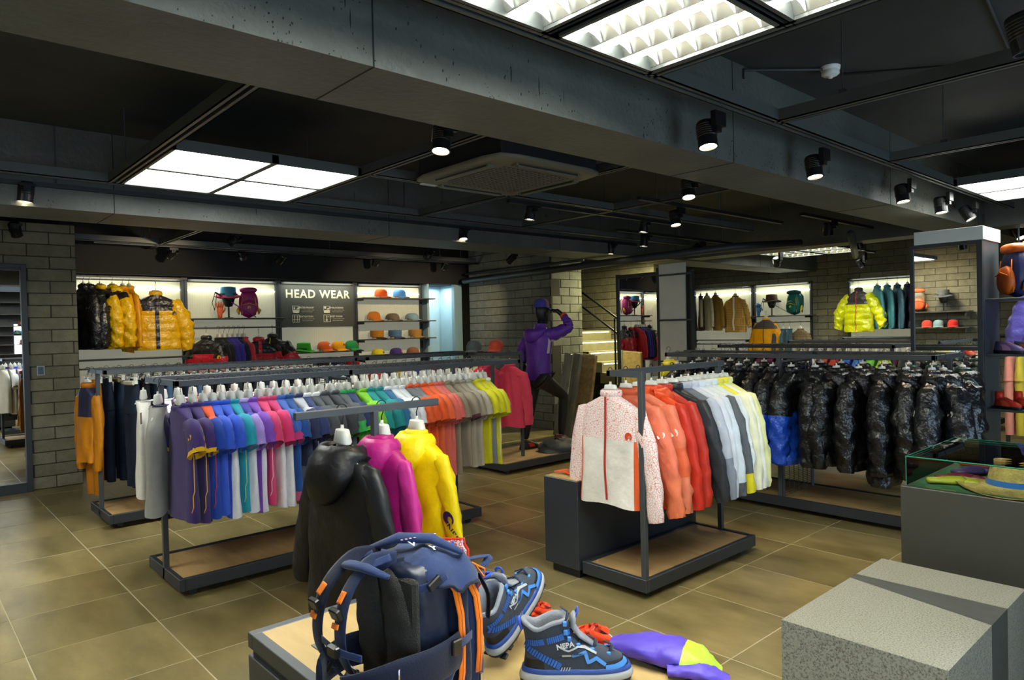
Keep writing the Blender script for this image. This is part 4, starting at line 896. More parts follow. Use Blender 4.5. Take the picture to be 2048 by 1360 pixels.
b1 = bay('x', BX, 1.62, 2.92, 'leftmost backlit bay with the yellow down jackets'); hangbar(b1, 2.29, 0.62, 0.33); shelf(b1, 1.3, 0.64, 0.3); hangbar(b1, 1.2, 0.6)
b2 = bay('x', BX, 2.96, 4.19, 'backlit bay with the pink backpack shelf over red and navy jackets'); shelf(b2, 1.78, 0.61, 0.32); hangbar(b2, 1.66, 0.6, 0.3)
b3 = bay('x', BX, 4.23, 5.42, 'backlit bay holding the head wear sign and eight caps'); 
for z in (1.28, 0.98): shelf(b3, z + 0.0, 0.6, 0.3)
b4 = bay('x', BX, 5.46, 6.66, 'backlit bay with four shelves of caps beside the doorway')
for z in (2.08, 1.72, 1.44, 1.14, 0.84): shelf(b4, z, 0.6, 0.3, (0, 0.12))
# sign board
SG = thing('head_wear_sign', 'charcoal sign board with large HEAD WEAR lettering above the caps', 'sign', (BX + 0.03, 4.825, 1.955), rot=(0, 0, PI / 2))
SGM = mat('sign_board', srgb('45463f'), 0.6); LET = mat('sign_lettering', srgb('d9d2b4'), 0.6)
MB().bbox(-0.585, 0.585, -0.02, 0.0, -0.31, 0.31, 0.002).build('board', SGM, SG)
def sgn(s, size, x, z, bold=0.0, sp=1.0): lettering(s, size, LET, SG, frame_M((x, -0.0215, z), (1, 0, 0), (0, 0, 1)), bold=bold, spacing=sp)
sgn('HEAD WEAR', 0.165, 0.0, 0.17, 0.004, 1.12)
for (ix, iz, ttl, kind) in ((-0.36, -0.055, 'WATER PROOF', 0), (0.13, -0.055, 'UV BLOCKING', 1), (-0.36, -0.185, 'VENTILATION', 2), (0.13, -0.185, 'KEEP WARM', 3)):
    f = MB(); q = 0.055
    f.box(ix - q, ix + q, -0.023, -0.02, iz + q - 0.006, iz + q).box(ix - q, ix + q, -0.023, -0.02, iz - q, iz - q + 0.006).box(ix - q, ix - q + 0.006, -0.023, -0.02, iz - q, iz + q).box(ix + q - 0.006, ix + q, -0.023, -0.02, iz - q, iz + q)
    if kind < 2: f.box(ix - q, ix + q, -0.023, -0.02, iz - q, iz - 0.006)
    def disc(cx, cz, r, n=12): f.prism([(cx + r * math.cos(2 * PI * k / n), cz + r * math.sin(2 * PI * k / n)) for k in range(n)], 1, -0.0235, -0.02)
    if kind == 0: disc(ix - 0.022, iz + 0.015, 0.013); f.prism([(ix - 0.033, iz + 0.02), (ix - 0.011, iz + 0.02), (ix - 0.022, iz + 0.044)], 1, -0.0235, -0.02); f.prism([(ix + 0.005, iz + 0.004), (ix + 0.045, iz + 0.004), (ix + 0.045, iz + 0.03), (ix + 0.02, iz + 0.02)], 1, -0.0235, -0.02)
    if kind == 1: disc(ix - 0.028, iz + 0.03, 0.018); f.prism([(ix - 0.005, iz + 0.004), (ix + 0.035, iz + 0.004), (ix + 0.045, iz + 0.022), (ix + 0.01, iz + 0.022)], 1, -0.0235, -0.02)
    if kind == 2:
        for u in (-0.022, 0.022): f.box(ix + u - 0.004, ix + u + 0.004, -0.0235, -0.02, iz - 0.045, iz + 0.03); f.prism([(ix + u - 0.013, iz + 0.02), (ix + u + 0.013, iz + 0.02), (ix + u, iz + 0.045)], 1, -0.0235, -0.02)
        f.box(ix - 0.05, ix + 0.05, -0.0235, -0.02, iz - 0.02, iz - 0.012)
    if kind == 3: disc(ix - 0.005, iz - 0.025, 0.016); f.box(ix - 0.011, ix + 0.001, -0.0235, -0.02, iz - 0.02, iz + 0.04); f.box(ix + 0.016, ix + 0.034, -0.0235, -0.02, iz + 0.02, iz + 0.03)
    f.build('icon', LET, SG)
    sgn(ttl, 0.036, ix + 0.155, iz + 0.028, 0.0006)
    sgn('- - --- -- ------ - ----', 0.026, ix + 0.19, iz - 0.004, 0.001); sgn('----- -- ----- ------', 0.026, ix + 0.175, iz - 0.03, 0.001)

# ------------------------------------------------------------------ caps
def cap(label, x, y, z, rz, crown, brim=None, kind='cap', group=None, s=1.0, logo=None, panel=None, base=True):
    t = thing('cap' if kind != 'hat' else 'bucket_hat', label, 'cap' if kind != 'hat' else 'hat', (x, y, z), rz, group); t.scale = (s, s, s)
    cm = cloth(crown, 'knit'); bm = cloth(brim or crown, 'knit'); R, H = 0.092, 0.105 if kind == 'cap' else (0.09 if kind == 'work' else 0.095)
    A = []; N = 24; z0 = 0.028
    for i in range(9):
        u = i / 8
        if kind == 'work': r = R * (1.0 + 0.03 * math.sin(u * PI)) if u < 0.7 else R * (1.02 - ((u - 0.7) / 0.3) ** 2 * 0.98); zz_ = z0 + H * min(1.0, u / 0.72) - (0 if u < 0.75 else -0.004 * (u - 0.75))
        elif kind == 'flat': r = R * 1.1 * math.cos(u * PI / 2) ** 0.6; zz_ = z0 + 0.08 * math.sin(u * PI / 2)
        elif kind == 'hat': r = R * (1.02 - 0.12 * u) if u < 0.8 else R * (0.9 - ((u - 0.8) / 0.2) * 0.88); zz_ = z0 + H * min(1, u / 0.8) + (0.005 * (u > 0.9))
        else: r = R * math.cos(u * PI / 2) ** 0.62 * (1 + 0.04 * math.sin(u * PI)); zz_ = z0 + H * math.sin(u * PI / 2) ** 0.9
        A.append([(r * math.cos(2 * PI * j / N) * 0.9, r * math.sin(2 * PI * j / N) * 1.05 * (1.0), zz_ - (0.006 if i == 0 and math.cos(2 * PI * (j / N) + PI / 2) > 0 else 0)) for j in range(N)])
    def mf(i, j): return 1 if panel and (6 < (j + 6) % N < 18) is False and i < 6 else 0
    MB().grid(A, wrap=True, mfn=mf).build('crown', [cm, cloth(panel or crown)], t, smooth=True)
    if kind == 'hat':
        A = [[(r * math.cos(2 * PI * j / N) * 0.95, r * math.sin(2 * PI * j / N), z0 + dz + 0.012 * math.cos(2 * (2 * PI * j / N))) for j in range(N)] for r, dz in ((R * 1.0, 0.004), (R * 1.25, -0.006), (R * 1.6, -0.018), (R * 1.6, -0.021), (R * 1.0, 0.0))]
        MB().grid(A, wrap=True).build('brim', bm, t, smooth=True)
        MB().lathe([(R * 1.025, z0 + 0.004), (R * 1.025, z0 + 0.022)], N).build('hat_band', cloth('2a2c34'), t)
    else:
        A = []
        for i in range(7):
            u = i / 6; A.append([( (R * 0.9 * math.cos(a) * 1.0), -(R * 1.03 * math.sin(a)) - u * (0.07 * math.sin(a) ** 0.8) , z0 - 0.002 - u * 0.018 - 0.012 * (math.cos(a) ** 2) * u) for a in [PI * (0.12 + 0.76 * k / 12) for k in range(13)]])
        B_ = [[(p[0], p[1], p[2] - 0.004) for p in r] for r in A[::-1]]
        MB().grid(A + B_).build('visor', bm, t, smooth=True)
        MB().lathe([(0, z0 + H * 1.0 + 0.002), (0.007, z0 + H * 0.99)], 8).build('top_button', bm, t)
    if logo: emblem(t, frame_M((0, -R * 1.03, z0 + 0.05), (1, 0, 0), (0, 0.3, 1)), logo, 0.034, None)
    if base: MB().lathe([(0.0, 0.0), (0.075, 0.0), (0.07, 0.03), (0.0, 0.03)], 16).build('display_ring', mat('kraft_ring', srgb('b9a98a'), 0.8), t)
    return t
CZ = -9.54
rzc = 2.0
def c3(y): return y
for (lab, y, z, cr, br, kd, lg, pn) in (
    ('bright orange cap on the top shelf', 5.83, 2.08, 'd9561c', 'd9561c', 'cap', '7a2a10', None), ('sky blue cap on the top shelf', 6.17, 2.08, '4a86c4', '4a86c4', 'cap', None, None),
    ('ochre orange cap on the second shelf', 5.69, 1.72, 'c9701a', 'c9701a', 'cap', None, None), ('brown patterned flat cap on the second shelf', 6.03, 1.72, '6b5c50', '6b5c50', 'flat', None, None), ('pale blue flat cap on the second shelf beside the doorway', 6.4, 1.72, '7f9cae', '7f9cae', 'flat', None, None),
    ('tan work cap with black visor edge on the third shelf', 5.74, 1.44, 'b5761f', '3a2c18', 'work', None, None), ('blue grey work cap on the third shelf', 6.07, 1.44, '4f6d90', '3a4a60', 'work', None, None), ('camel work cap on the third shelf beside the doorway', 6.45, 1.44, 'a97c3a', 'a97c3a', 'work', None, None),
    ('yellow cap with purple patch on the fourth shelf', 5.75, 1.14, 'e3d022', 'efd91e', 'cap', '5a3a8a', None), ('purple cap with orange visor edge on the fourth shelf', 6.08, 1.14, '45307e', '4a348a', 'cap', 'e06a2c', None), ('orange cap with grey crown on the fourth shelf', 6.4, 1.14, '8e6244', 'e0641e', 'cap', None, None),
    ('crimson cap on the bottom shelf behind the rails', 5.75, 0.86, 'b02240', 'b02240', 'cap', None, None), ('dark brown cap on the bottom shelf behind the rails', 6.1, 0.86, '3d2c2c', '3d2c2c', 'cap', None, None), ('bottle green cap on the bottom shelf behind the rails', 6.4, 0.86, '0f5a52', '0f5a52', 'cap', None, None)):
    cap(lab, CZ, y, z, rzc, cr, br, kd, 'caps on the four right shelves', logo=lg, s=1.12)
for (lab, y, z, cr, br, kd, lg) in (
    ('bright green bucket hat with navy top below the sign', 4.52, 1.28, '43b52c', '43b52c', 'hat', None), ('orange cap with white emblem below the sign', 4.84, 1.28, 'e2642c', 'e2642c', 'cap', 'f2efe8'), ('golden yellow cap below the sign', 5.07, 1.28, 'eda614', 'eda614', 'cap', '7a4a10'), ('emerald cap with orange emblem below the sign', 5.29, 1.28, '2c9450', '2c9450', 'cap', 'c46a3a'),
    ('rust red cap, first of the lower row below the sign', 4.52, 0.98, '9e3212', 'b03c16', 'work', None), ('dark brown work cap, second of the lower row below the sign', 4.8, 0.98, '3a2a26', '43342c', 'work', None), ('navy cap with olive band, third of the lower row below the sign', 5.06, 0.98, '2f3460', '34386a', 'work', None), ('deep red cap, last of the lower row below the sign', 5.3, 0.98, 'a01f22', 'a82226', 'work', None)):
    cap(lab, CZ, y, z, rzc, cr, br, kd, 'caps below the head wear sign', logo=lg, s=1.12)

# ------------------------------------------------------------------ garments on the back wall
GX = BX + 0.34
def wg(lab, y, z, rz, sp, nm='down_jacket', cat='down jacket', x=GX, hc=''):
    garment(lab, cat, x, y, z, rz, sp, name=nm); hanger(x, y, z, rz, 'hanger of the ' + ' '.join(lab.split()[:12]), None)
ph = lambda body, **k: dict({'kind': 'puff', 'c': dict({'body': body}, **k.pop('c', {})), 'len': 0.7, 'w': 0.25, 'th': 0.07, 'fab': 'puff', 'out': 0.14}, **k)
wg('black down jacket at the far left of the wall', 1.74, 2.29, 0.25, ph('1a1a1e', seed=501, logo='8a8470')); wg('second black down jacket on the wall', 1.80, 2.29, 0.3, ph('1a1a1e', seed=502))
wg('yellow down jacket with black shoulder on the wall, left one', 1.91, 2.29, 0.4, ph('e8b90c', c=dict(yoke='26242a'), sleeve_yoke=0.15, seed=503, logo='2a262a')); wg('yellow hooded down jacket with black shoulder on the wall, second one', 2.04, 2.29, 0.4, ph('e8b90c', hood=True, c=dict(yoke='26242a', hood='f0c618'), sleeve_yoke=0.18, seed=504, logo='2a262a'))
wg('thin golden jacket on the wall, left of its pair', 2.15, 2.29, 0.1, ph('e0a012', kind='shell', fab='shell', seed=505, th=0.04, w=0.22, c={}), 'jacket', 'jacket'); wg('thin golden jacket on the wall, right of its pair', 2.22, 2.29, 0.1, ph('dc9a10', kind='shell', fab='shell', seed=506, th=0.04, w=0.22), 'jacket', 'jacket')
wg('big yellow and black down jacket facing out on the wall', 2.50, 2.22, PI / 2 - 0.15, ph('e9b50b', c=dict(yoke='2a262a', collar='e9b50b'), placket='2a262a', yoke_z=0.13, sleeve_yoke=0.0, seed=507, chest='2a262a', out=0.2, bend=0.05, len=0.66, w=0.27, sh=0.21), x=BX + 0.4)
wg('red down jacket with black top, left one under the pink backpack shelf', 3.1, 1.66, 0.5, ph('c81f30', c=dict(yoke='1b1b1e', collar='1b1b1e'), yoke_z=0.12, sleeve_yoke=0.3, seed=508, logo='e6c81e', len=0.7))
for i, (hx, nm) in enumerate((('1a1b20', 'black'), ('23242c', 'charcoal'), ('3b2f92', 'violet'), ('4436a0', 'purple blue'), ('24263f', 'navy'), ('d23c46', 'coral red'))):
    wg(nm + ' fleece jacket under the pink backpack shelf', 3.26 + i * 0.065, 1.66, 0.1, {'kind': 'long', 'c': dict(body=hx), 'len': 0.66, 'w': 0.21, 'th': 0.035, 'fab': 'knit', 'seed': 520 + i}, 'fleece_jacket', 'jacket')
wg('red down jacket with navy shoulders, facing out under the pink backpack', 3.78, 1.62, PI / 2 - 0.1, ph('c9212f', c=dict(yoke='20222e', collar='c9212f'), yoke_z=0.1, sleeve_yoke=0.3, seed=530, placket='c62a30', out=0.3, len=0.6), x=BX + 0.36)
wg('red down jacket with black shoulders and yellow zip, right of the navy one', 3.98, 1.66, 0.6, ph('c9212f', c=dict(yoke='1c1c20', collar='1c1c20'), yoke_z=0.12, sleeve_yoke=0.3, seed=531, zip='e4d020', out=0.3))
for i in range(8):
    hx = ('e4cfd0', 'd8dfe8', 'e0e0de', 'd58a92', 'dcd8e0', 'c9d4c4', 'e6d6d8', 'd9d9de')[i]
    wg(('rose checked', 'pale blue', 'off-white', 'dusty pink', 'light grey', 'pale green', 'blush', 'silver grey')[i] + ' shirt on the lower rail of the leftmost bay', 1.75 + i * 0.14, 1.2, 0, {'kind': 'long', 'c': dict(body=hx), 'len': 0.6, 'w': 0.2, 'th': 0.04, 'fab': 'knit', 'seed': 540 + i}, 'shirt', 'shirt')
# ------------------------------------------------------------------ backpack generator (small ones)
def pack(lab, x, y, z, rz, main, sec, trim, s=1.0, tilt=0.0):
    t = thing('backpack', lab, 'backpack', (x, y, z), rz); t.scale = (s, s, s)
    if tilt: t.rotation_euler = (tilt, 0, rz)
    def shell(w, d, h, z0, y0, m, nm, e=4.0):
        A = []
        for i in range(15):
            u = i / 14; zz_ = z0 + h * u; k = (1 - abs(2 * u - 1) ** 3.2) ** 0.45 if 0 < u < 1 else 0.02
            k2 = 0.82 + 0.18 * math.sin(u * PI)
            A.append([(w * k2 * max(k, 0.05) * math.copysign(abs(math.cos(a)) ** (2 / e), math.cos(a)), y0 + d * max(k, 0.05) * math.copysign(abs(math.sin(a)) ** (2 / e), math.sin(a)), zz_) for a in [2 * PI * j / 24 for j in range(24)]])
        return MB().grid(A, wrap=True).build(nm, m, t, smooth=True)
    a, b, c = cloth(main, 'shell'), cloth(sec, 'shell'), cloth(trim, 'shell')
    shell(0.145, 0.085, 0.46, 0.0, 0.0, a, 'main_compartment'); shell(0.115, 0.045, 0.26, 0.03, -0.085, b, 'front_pocket'); shell(0.135, 0.075, 0.1, 0.39, -0.02, b, 'lid')
    for sx in (-1, 1):
        shell_pts = [(sx * 0.07, 0.08, 0.42), (sx * 0.085, 0.13, 0.36), (sx * 0.09, 0.13, 0.2), (sx * 0.1, 0.09, 0.05)]
        MB().tube(shell_pts, [0.02, 0.026, 0.024, 0.012], 8, flat=0.5).build('shoulder_strap', b, t, smooth=True)
        MB().tube([(sx * 0.1, -0.08, 0.05), (sx * 0.11, -0.1, 0.2), (sx * 0.09, -0.085, 0.34)], 0.005, 6).build('zipper', c, t, smooth=True)
        MB().tube([(sx * 0.145, -0.02, 0.06), (sx * 0.16, 0.0, 0.12), (sx * 0.145, 0.02, 0.18)], [0.012, 0.03, 0.012], 8).build('side_pocket', c, t, smooth=True)
    MB().tube([(-0.04, 0.06, 0.455), (0, 0.055, 0.495), (0.04, 0.06, 0.455)], 0.007, 6).build('grab_handle', c, t, smooth=True)
    MB().tube([(-0.1, -0.13, 0.2), (0, -0.136, 0.23), (0.1, -0.13, 0.2)], 0.005, 6).build('piping', c, t, smooth=True)
    emblem(t, frame_M((0, -0.134, 0.16), (1, 0, 0), (0, 0, 1)), trim, 0.05, None)
    return t
pack('pink backpack with maroon lower part on the wall shelf', -9.5, 3.72, 1.78, 1.25, 'b02a72', 'a0286a', 'e0b02c', 0.86)
def bust_hat(lab, x, y, z, rz, col, br, ccol, hatlab):
    t = thing('head_stand', lab, 'display head', (x, y, z), rz)
    MB().lathe([(0.0, 0), (0.06, 0), (0.06, 0.008), (0.012, 0.012), (0.012, 0.16), (0.0, 0.16)], 14).build('stand', BLACK, t)
    MB().lathe([(0.0, 0.15), (0.045, 0.155), (0.065, 0.2), (0.082, 0.26), (0.08, 0.3), (0.05, 0.34), (0.0, 0.35)], 18).build('head', BLACK, t, smooth=True)
    cap(hatlab, x, y, z + 0.265, rz, col, br, 'hat', None, 1.25, base=False)
bust_hat('black head stand under the pink and blue brimmed hat', -9.5, 3.45, 1.78, 1.3, '3a7fa0', 'c22a6a', None, 'pink and blue brimmed hat on a black head stand')
def poles(lab, x, y, z, rz, c1, ln=0.62):
    t = thing('trekking_pole', lab, 'trekking pole', (x, y, z), rz); m = cloth(c1, 'shell')
    MB().tube([(-ln / 2, 0, 0.34), (-0.05, -0.02, 0.21)], 0.012, 8).build('grip', BLACK, t, smooth=True); MB().tube([(-0.05, -0.02, 0.21), (ln * 0.55, -0.03, 0.01)], 0.007, 8).build('shaft', m, t, smooth=True)
    MB().tube([(-ln / 2, 0, 0.33), (-ln / 2 - 0.04, 0, 0.2), (-ln / 2 - 0.01, 0, 0.1), (-ln / 2 + 0.02, 0, 0.31)], 0.005, 6).build('wrist_strap', BLACK, t, smooth=True); return t
def glove(lab, x, y, z, rz, c1, s=1.0, up=True):
    t = thing('glove', lab, 'glove', (x, y, z), rz); t.scale = (s, s, s); m = cloth(c1, 'shell')
    MB().tube([(0, 0, 0), (0, 0, 0.05), (0, 0, 0.1), (0, 0, 0.14), (0, 0, 0.16)], [0.03, 0.034, 0.045, 0.045, 0.034], 10, flat=0.45, up=(0, 1, 0)).build('palm', m, t, smooth=True)
    for k, (dx, L_) in enumerate(((-0.033, 0.07), (-0.011, 0.085), (0.011, 0.08), (0.032, 0.065))):
        MB().tube([(dx, 0, 0.145), (dx * 1.3, -0.005, 0.16 + L_ * 0.5), (dx * 1.5, -0.02, 0.15 + L_)], [0.012, 0.012, 0.008], 7).build('finger', m, t, smooth=True)
    MB().tube([(0.035, 0, 0.08), (0.065, -0.01, 0.12), (0.072, -0.015, 0.15)], [0.014, 0.012, 0.008], 7).build('thumb', m, t, smooth=True); return t
poles('purple trekking pole laid slanting on the shelf beside the pink backpack', -9.42, 3.5, 1.78, PI / 2, '7a4aa0', 0.5); glove('orange and grey glove standing under the brimmed hat', -9.4, 3.3, 1.78, 1.3, 'd9643a', 0.9)
# checked panel glow behind the lowest rail is simply the shirts there
# ------------------------------------------------------------------ far wall display
FY = 13.1
fs = 1.15
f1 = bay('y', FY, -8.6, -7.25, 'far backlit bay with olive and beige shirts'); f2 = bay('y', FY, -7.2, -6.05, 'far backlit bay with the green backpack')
def flip(t): t.rotation_euler = (0, 0, -PI / 2); return t
hangbar(f1, 2.28, 0.64, 0.33); shelf(f1, 1.22, 0.64, 0.3); hangbar(f1, 1.14, 0.6); shelf(f2, 1.68, 0.57, 0.32, (0.3, 0.1)); hangbar(f2, 1.56, 0.6, 0.3)
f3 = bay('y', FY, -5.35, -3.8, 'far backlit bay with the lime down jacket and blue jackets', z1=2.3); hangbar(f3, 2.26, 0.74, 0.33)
FG = FY - 0.34
def fg(lab, x, z, rz, sp, nm='shirt', cat='shirt', y=FG): garment(lab, cat, x, y, z, rz, sp, name=nm); hanger(x, y, z, rz, 'hanger of the ' + ' '.join(lab.split()[:12]), None)
lg_ = lambda hx, **k: dict({'kind': 'long', 'c': dict({'body': hx}, **k.pop('c', {})), 'len': 0.7, 'w': 0.23, 'th': 0.05, 'fab': 'knit'}, **k)
fg('black fleece on the far wall, leftmost', -8.42, 2.28, -PI / 2 + 0.5, lg_('1d1b18', seed=601), 'fleece_jacket', 'jacket'); fg('dark brown vest on the far wall', -8.25, 2.28, -PI / 2 + 0.6, lg_('3a3128', seed=602, c=dict(sleeve='b5ad9a')), 'shirt')
fg('white and grey shirt on the far wall', -8.1, 2.28, -0.6, lg_('c9c4b8', seed=603)); fg('mustard brown long sleeved shirt on the far wall', -7.9, 2.28, -0.5, lg_('8d7232', seed=604))
def plaid(key, base, l1, l2, sc=9.0):
    if key in MATS: return MATS[key]
    m = mat(key, srgb(base), 0.85); nt = m.node_tree; N, L = nt.nodes, nt.links; tc = N.new('ShaderNodeTexCoord'); last = None
    rgb = N.new('ShaderNodeRGB'); rgb.outputs[0].default_value = (*srgb(base), 1); last = rgb.outputs[0]
    for ax, colr, scl, thr in (('X', l1, sc, 0.78), ('Z', l1, sc, 0.78), ('X', l2, sc * 2.0, 0.86), ('Z', l2, sc * 2.0, 0.86)):
        w = N.new('ShaderNodeTexWave'); w.bands_direction = ax; w.inputs['Scale'].default_value = scl; L.new(tc.outputs['Object'], w.inputs['Vector'])
        r = N.new('ShaderNodeValToRGB'); r.color_ramp.elements[0].position = thr - 0.2; r.color_ramp.elements[1].position = thr + 0.04; L.new(w.outputs['Fac'], r.inputs[0])
        mx = N.new('ShaderNodeMix'); mx.data_type = 'RGBA'; ml = N.new('ShaderNodeMath'); ml.operation = 'MULTIPLY'; ml.inputs[1].default_value = 0.65; L.new(r.outputs[0], ml.inputs[0]); L.new(ml.outputs[0], mx.inputs[0]); L.new(last, mx.inputs[6]); mx.inputs[7].default_value = (*srgb(colr), 1); last = mx.outputs[2]
    L.new(last, N['Principled BSDF'].inputs['Base Color']); return m
pm = plaid('plaid_orange', 'b8822c', '3a2a20', 'e4c070'); pm2 = plaid('plaid_brown', '6b5a44', '221d18', 'a08c66', 7.0)
fg('orange and brown plaid shirt facing out on the far wall', -7.45, 2.24, -0.2, lg_('b8822c', seed=605, mats={'body': pm, 'sleeve': pm}, placket='e8e4da', w=0.27, out=0.3, c=dict(collar='7a5426')))
fg('yellow raincoat with grey shoulders standing out on the far wall', -6.75, 1.76, -0.15, {'kind': 'shell', 'c': dict(body='d9960e', yoke='4a4448', collar='e0a012', cuff='2a2628'), 'len': 0.72, 'w': 0.3, 'th': 0.08, 'fab': 'shell', 'out': 0.3, 'yoke_z': 0.1, 'seed': 606, 'zip': '3a2c20'}, 'raincoat', 'jacket', y=FG - 0.1)
for i, (hx, nm, xx) in enumerate((('3a3c44', 'slate trousers-length', -6.6), ('2e5560', 'teal', -6.45), ('1f4a58', 'dark teal', -6.33))): fg(nm + ' fleece under the green backpack', xx, 1.56, -PI / 2 + 0.3, lg_(hx, seed=610 + i), 'fleece_jacket', 'jacket')
fg('brown plaid shirt under the green backpack', -6.12, 1.56, -0.4, lg_('6b5a44', seed=615, mats={'body': pm2, 'sleeve': pm2}))
pack('green backpack with yellow piping on the far shelf', -6.28, FY - 0.22, 1.68, -0.2, '14605a', '0f5450', 'c9b53a', 0.98)
bust_hat('black head stand under the brown brimmed hat', -6.75, FY - 0.2, 1.68, -0.2, '4a3420', '3a2a1c', None, 'brown brimmed hat on a black head stand on the far shelf')
poles('dark trekking pole leaning beside the green backpack', -6.6, FY - 0.28, 1.68, 0.1, '8a8a90', 0.55); glove('blue glove standing on the far shelf', -7.0, FY - 0.25, 1.68, -0.2, '3a78b8', 1.1)
fg('lime yellow down jacket with dark shoulders on the far wall', -5.02, 2.22, -0.25, ph('d6da12', c=dict(yoke='3a3638', collar='3a3638'), yoke_z=0.16, seed=620, out=0.4, w=0.28, zip='c04a2a', bend=0.06), 'down_jacket', 'down jacket', y=FG - 0.1)
for i, (hx, nm) in enumerate((('3f7f8c', 'teal blue shell'), ('3a7480', 'petrol'), ('35576a', 'slate blue'), ('23233a', 'navy'), ('2b62b8', 'bright blue'), ('1f2240', 'midnight blue'))): fg(nm + ' jacket on the far wall', -4.75 + i * 0.16, 2.26, -0.9, dict(lg_(hx, seed=630 + i), kind='shell', fab='shell'), 'jacket', 'jacket')
for i, (hx, nm) in enumerate((('8a8468', 'khaki'), ('6a6450', 'olive'), ('4a4666', 'slate purple'), ('b8542a', 'rust'), ('4a3f38', 'brown'), ('c45a2a', 'orange'))): fg(nm + ' shirt on the lower rail of the far wall', -8.4 + i * 0.2, 1.14, -PI / 2 + 0.4, lg_(hx, seed=640 + i))

# ------------------------------------------------------------------ mirrors
lm = thing('wall_mirror', 'tall black framed mirror set in the left block wall', 'mirror', (-8.64, 0.46, 0))
MB().bbox(0, 0.05, -0.64, -0.59, 0, 2.32, 0.002).bbox(0, 0.05, 0.59, 0.64, 0, 2.32, 0.002).bbox(0, 0.05, -0.59, 0.59, 2.26, 2.32, 0.002).bbox(0, 0.05, -0.59, 0.59, 0.0, 0.1, 0.002).build('frame', STEELD, lm)
MB().box(0.0, 0.008, -0.59, 0.59, 0.1, 2.26).build('mirror_glass', MIRROR, lm)
m1 = thing('mirror_stand', 'tall mirror stand with pale side panel right of the stairs', 'mirror', (-5.78, 7.8, 0))
m = MB().bbox(-0.63, -0.59, -0.03, 0.03, 0, 2.28, 0.002).bbox(0.07, 0.11, -0.03, 0.03, 0, 2.32, 0.002).bbox(-0.59, 0.07, -0.03, 0.03, 2.22, 2.27, 0.002).bbox(-0.59, 0.07, -0.03, 0.03, 0, 0.08, 0.002).bbox(0.6, 0.63, -0.03, 0.03, 0, 2.25, 0.002)
m.build('frame', STEELD, m1); MB().box(-0.59, 0.07, -0.01, 0.0, 0.08, 2.22).build('mirror_glass', MIRROR, m1)
MB().box(0.11, 0.52, -0.02, 0.01, 0.1, 2.36).build('side_panel', WHITEP, m1)
for z in (2.2, 1.6, 1.05, 0.5): MB().bbox(0.11, 0.62, -0.035, -0.02, z, z + 0.025, 0.002).build('shelf_rail', STEEL, m1)
MB().box(0.52, 0.6, 0.0, 0.05, 0.1, 2.2).build('dark_return', BLACK, m1)
m2 = thing('mirror_fixture', 'framed mirror fixture topped by a white box, dividing the shop at right', 'mirror', (-1.92, 6.65, 0))
MB().bbox(-0.28, -0.25, -0.02, 0.02, 0, 2.18, 0.002).bbox(0.22, 0.26, -0.02, 0.02, 0, 2.18, 0.002).bbox(-0.25, 0.22, -0.02, 0.02, 0, 0.08, 0.002).bbox(-0.25, 0.22, -0.02, 0.02, 2.15, 2.18, 0.002).build('frame', STEELD, m2)
MB().box(-0.25, 0.22, -0.005, 0.005, 0.08, 2.15).build('mirror_glass', MIRROR, m2)
MB().bbox(-0.24, 0.27, -0.03, 0.48, 2.18, 2.29, 0.003).build('top_box', WHITEP, m2)
MB().box(0.235, 0.26, 0.02, 0.46, 0.0, 2.18).build('side_panel', STEEL, m2)
MB().box(-0.24, 0.22, 0.1, 0.46, 0.0, 2.15).build('core', STEELD, m2)
for z in (1.70, 1.25, 0.80): MB().bbox(0.26, 0.56, 0.05, 0.48, z - 0.02, z, 0.003).build('shelf', STEEL, m2)
MB().box(0.26, 0.263, 0.02, 0.14, 0.1, 0.52).build('pale_notice', WHITEP, m2)
sw = thing('wall_switch', 'small blue-grey wall switch on the left block wall', 'switch', (-8.64, 1.2, 1.23))
MB().bbox(0, 0.012, -0.035, 0.035, -0.05, 0.05, 0.002).build('plate', mat('switch_plate', srgb('9aa2a6'), 0.4), sw); MB().bbox(0.012, 0.016, -0.024, 0.024, -0.038, 0.038, 0.001).build('rocker', mat('switch_rocker', srgb('3a4f66'), 0.4), sw)
# shelves on the front wall, only seen in the framed mirror
fw = thing('wall_shelf', 'long grey shelf with hiking gear reflected in the framed mirror, upper one', 'shelf', (-4.75, -2.08, 1.69)); MB().bbox(-0.75, 0.75, 0, 0.3, -0.02, 0, 0.002).build('board', SHELF, fw); MB().box(-0.7, -0.68, 0, 0.26, -0.1, -0.02).box(0.68, 0.7, 0, 0.26, -0.1, -0.02).build('bracket', SHELF, fw)
fw2 = thing('wall_shelf', 'grey shelf with small caps reflected in the framed mirror, lower one', 'shelf', (-4.75, -2.08, 1.38)); MB().bbox(-0.75, 0.75, 0, 0.3, -0.02, 0, 0.002).build('board', SHELF, fw2); MB().box(-0.7, -0.68, 0, 0.26, -0.1, -0.02).box(0.68, 0.7, 0, 0.26, -0.1, -0.02).build('bracket', SHELF, fw2)
pack('grey backpack with orange trim reflected in the framed mirror', -4.9, -1.9, 1.69, PI - 0.3, '5d5a4c', 'c0532a', 'c0532a', 0.95)
bust_hat('black head stand with grey hat reflected in the framed mirror', -4.45, -1.9, 1.69, PI, '4d4f50', '4d4f50', None, 'grey brimmed hat reflected in the framed mirror')
for i, (c_, nm, xx) in enumerate((('c8402a', 'red orange', -4.75), ('7f9a9a', 'grey green', -4.55), ('c0281e', 'scarlet', -4.3))): cap(nm + ' cap reflected in the framed mirror', xx, -1.93, 1.38, PI - 0.2, c_, c_, s=1.1)
area_light('front_wall_spot', (-4.6, -1.2, 2.5), (-0.55, 0, 0), 0.3, 0.3, 10, (1.0, 0.82, 0.5))

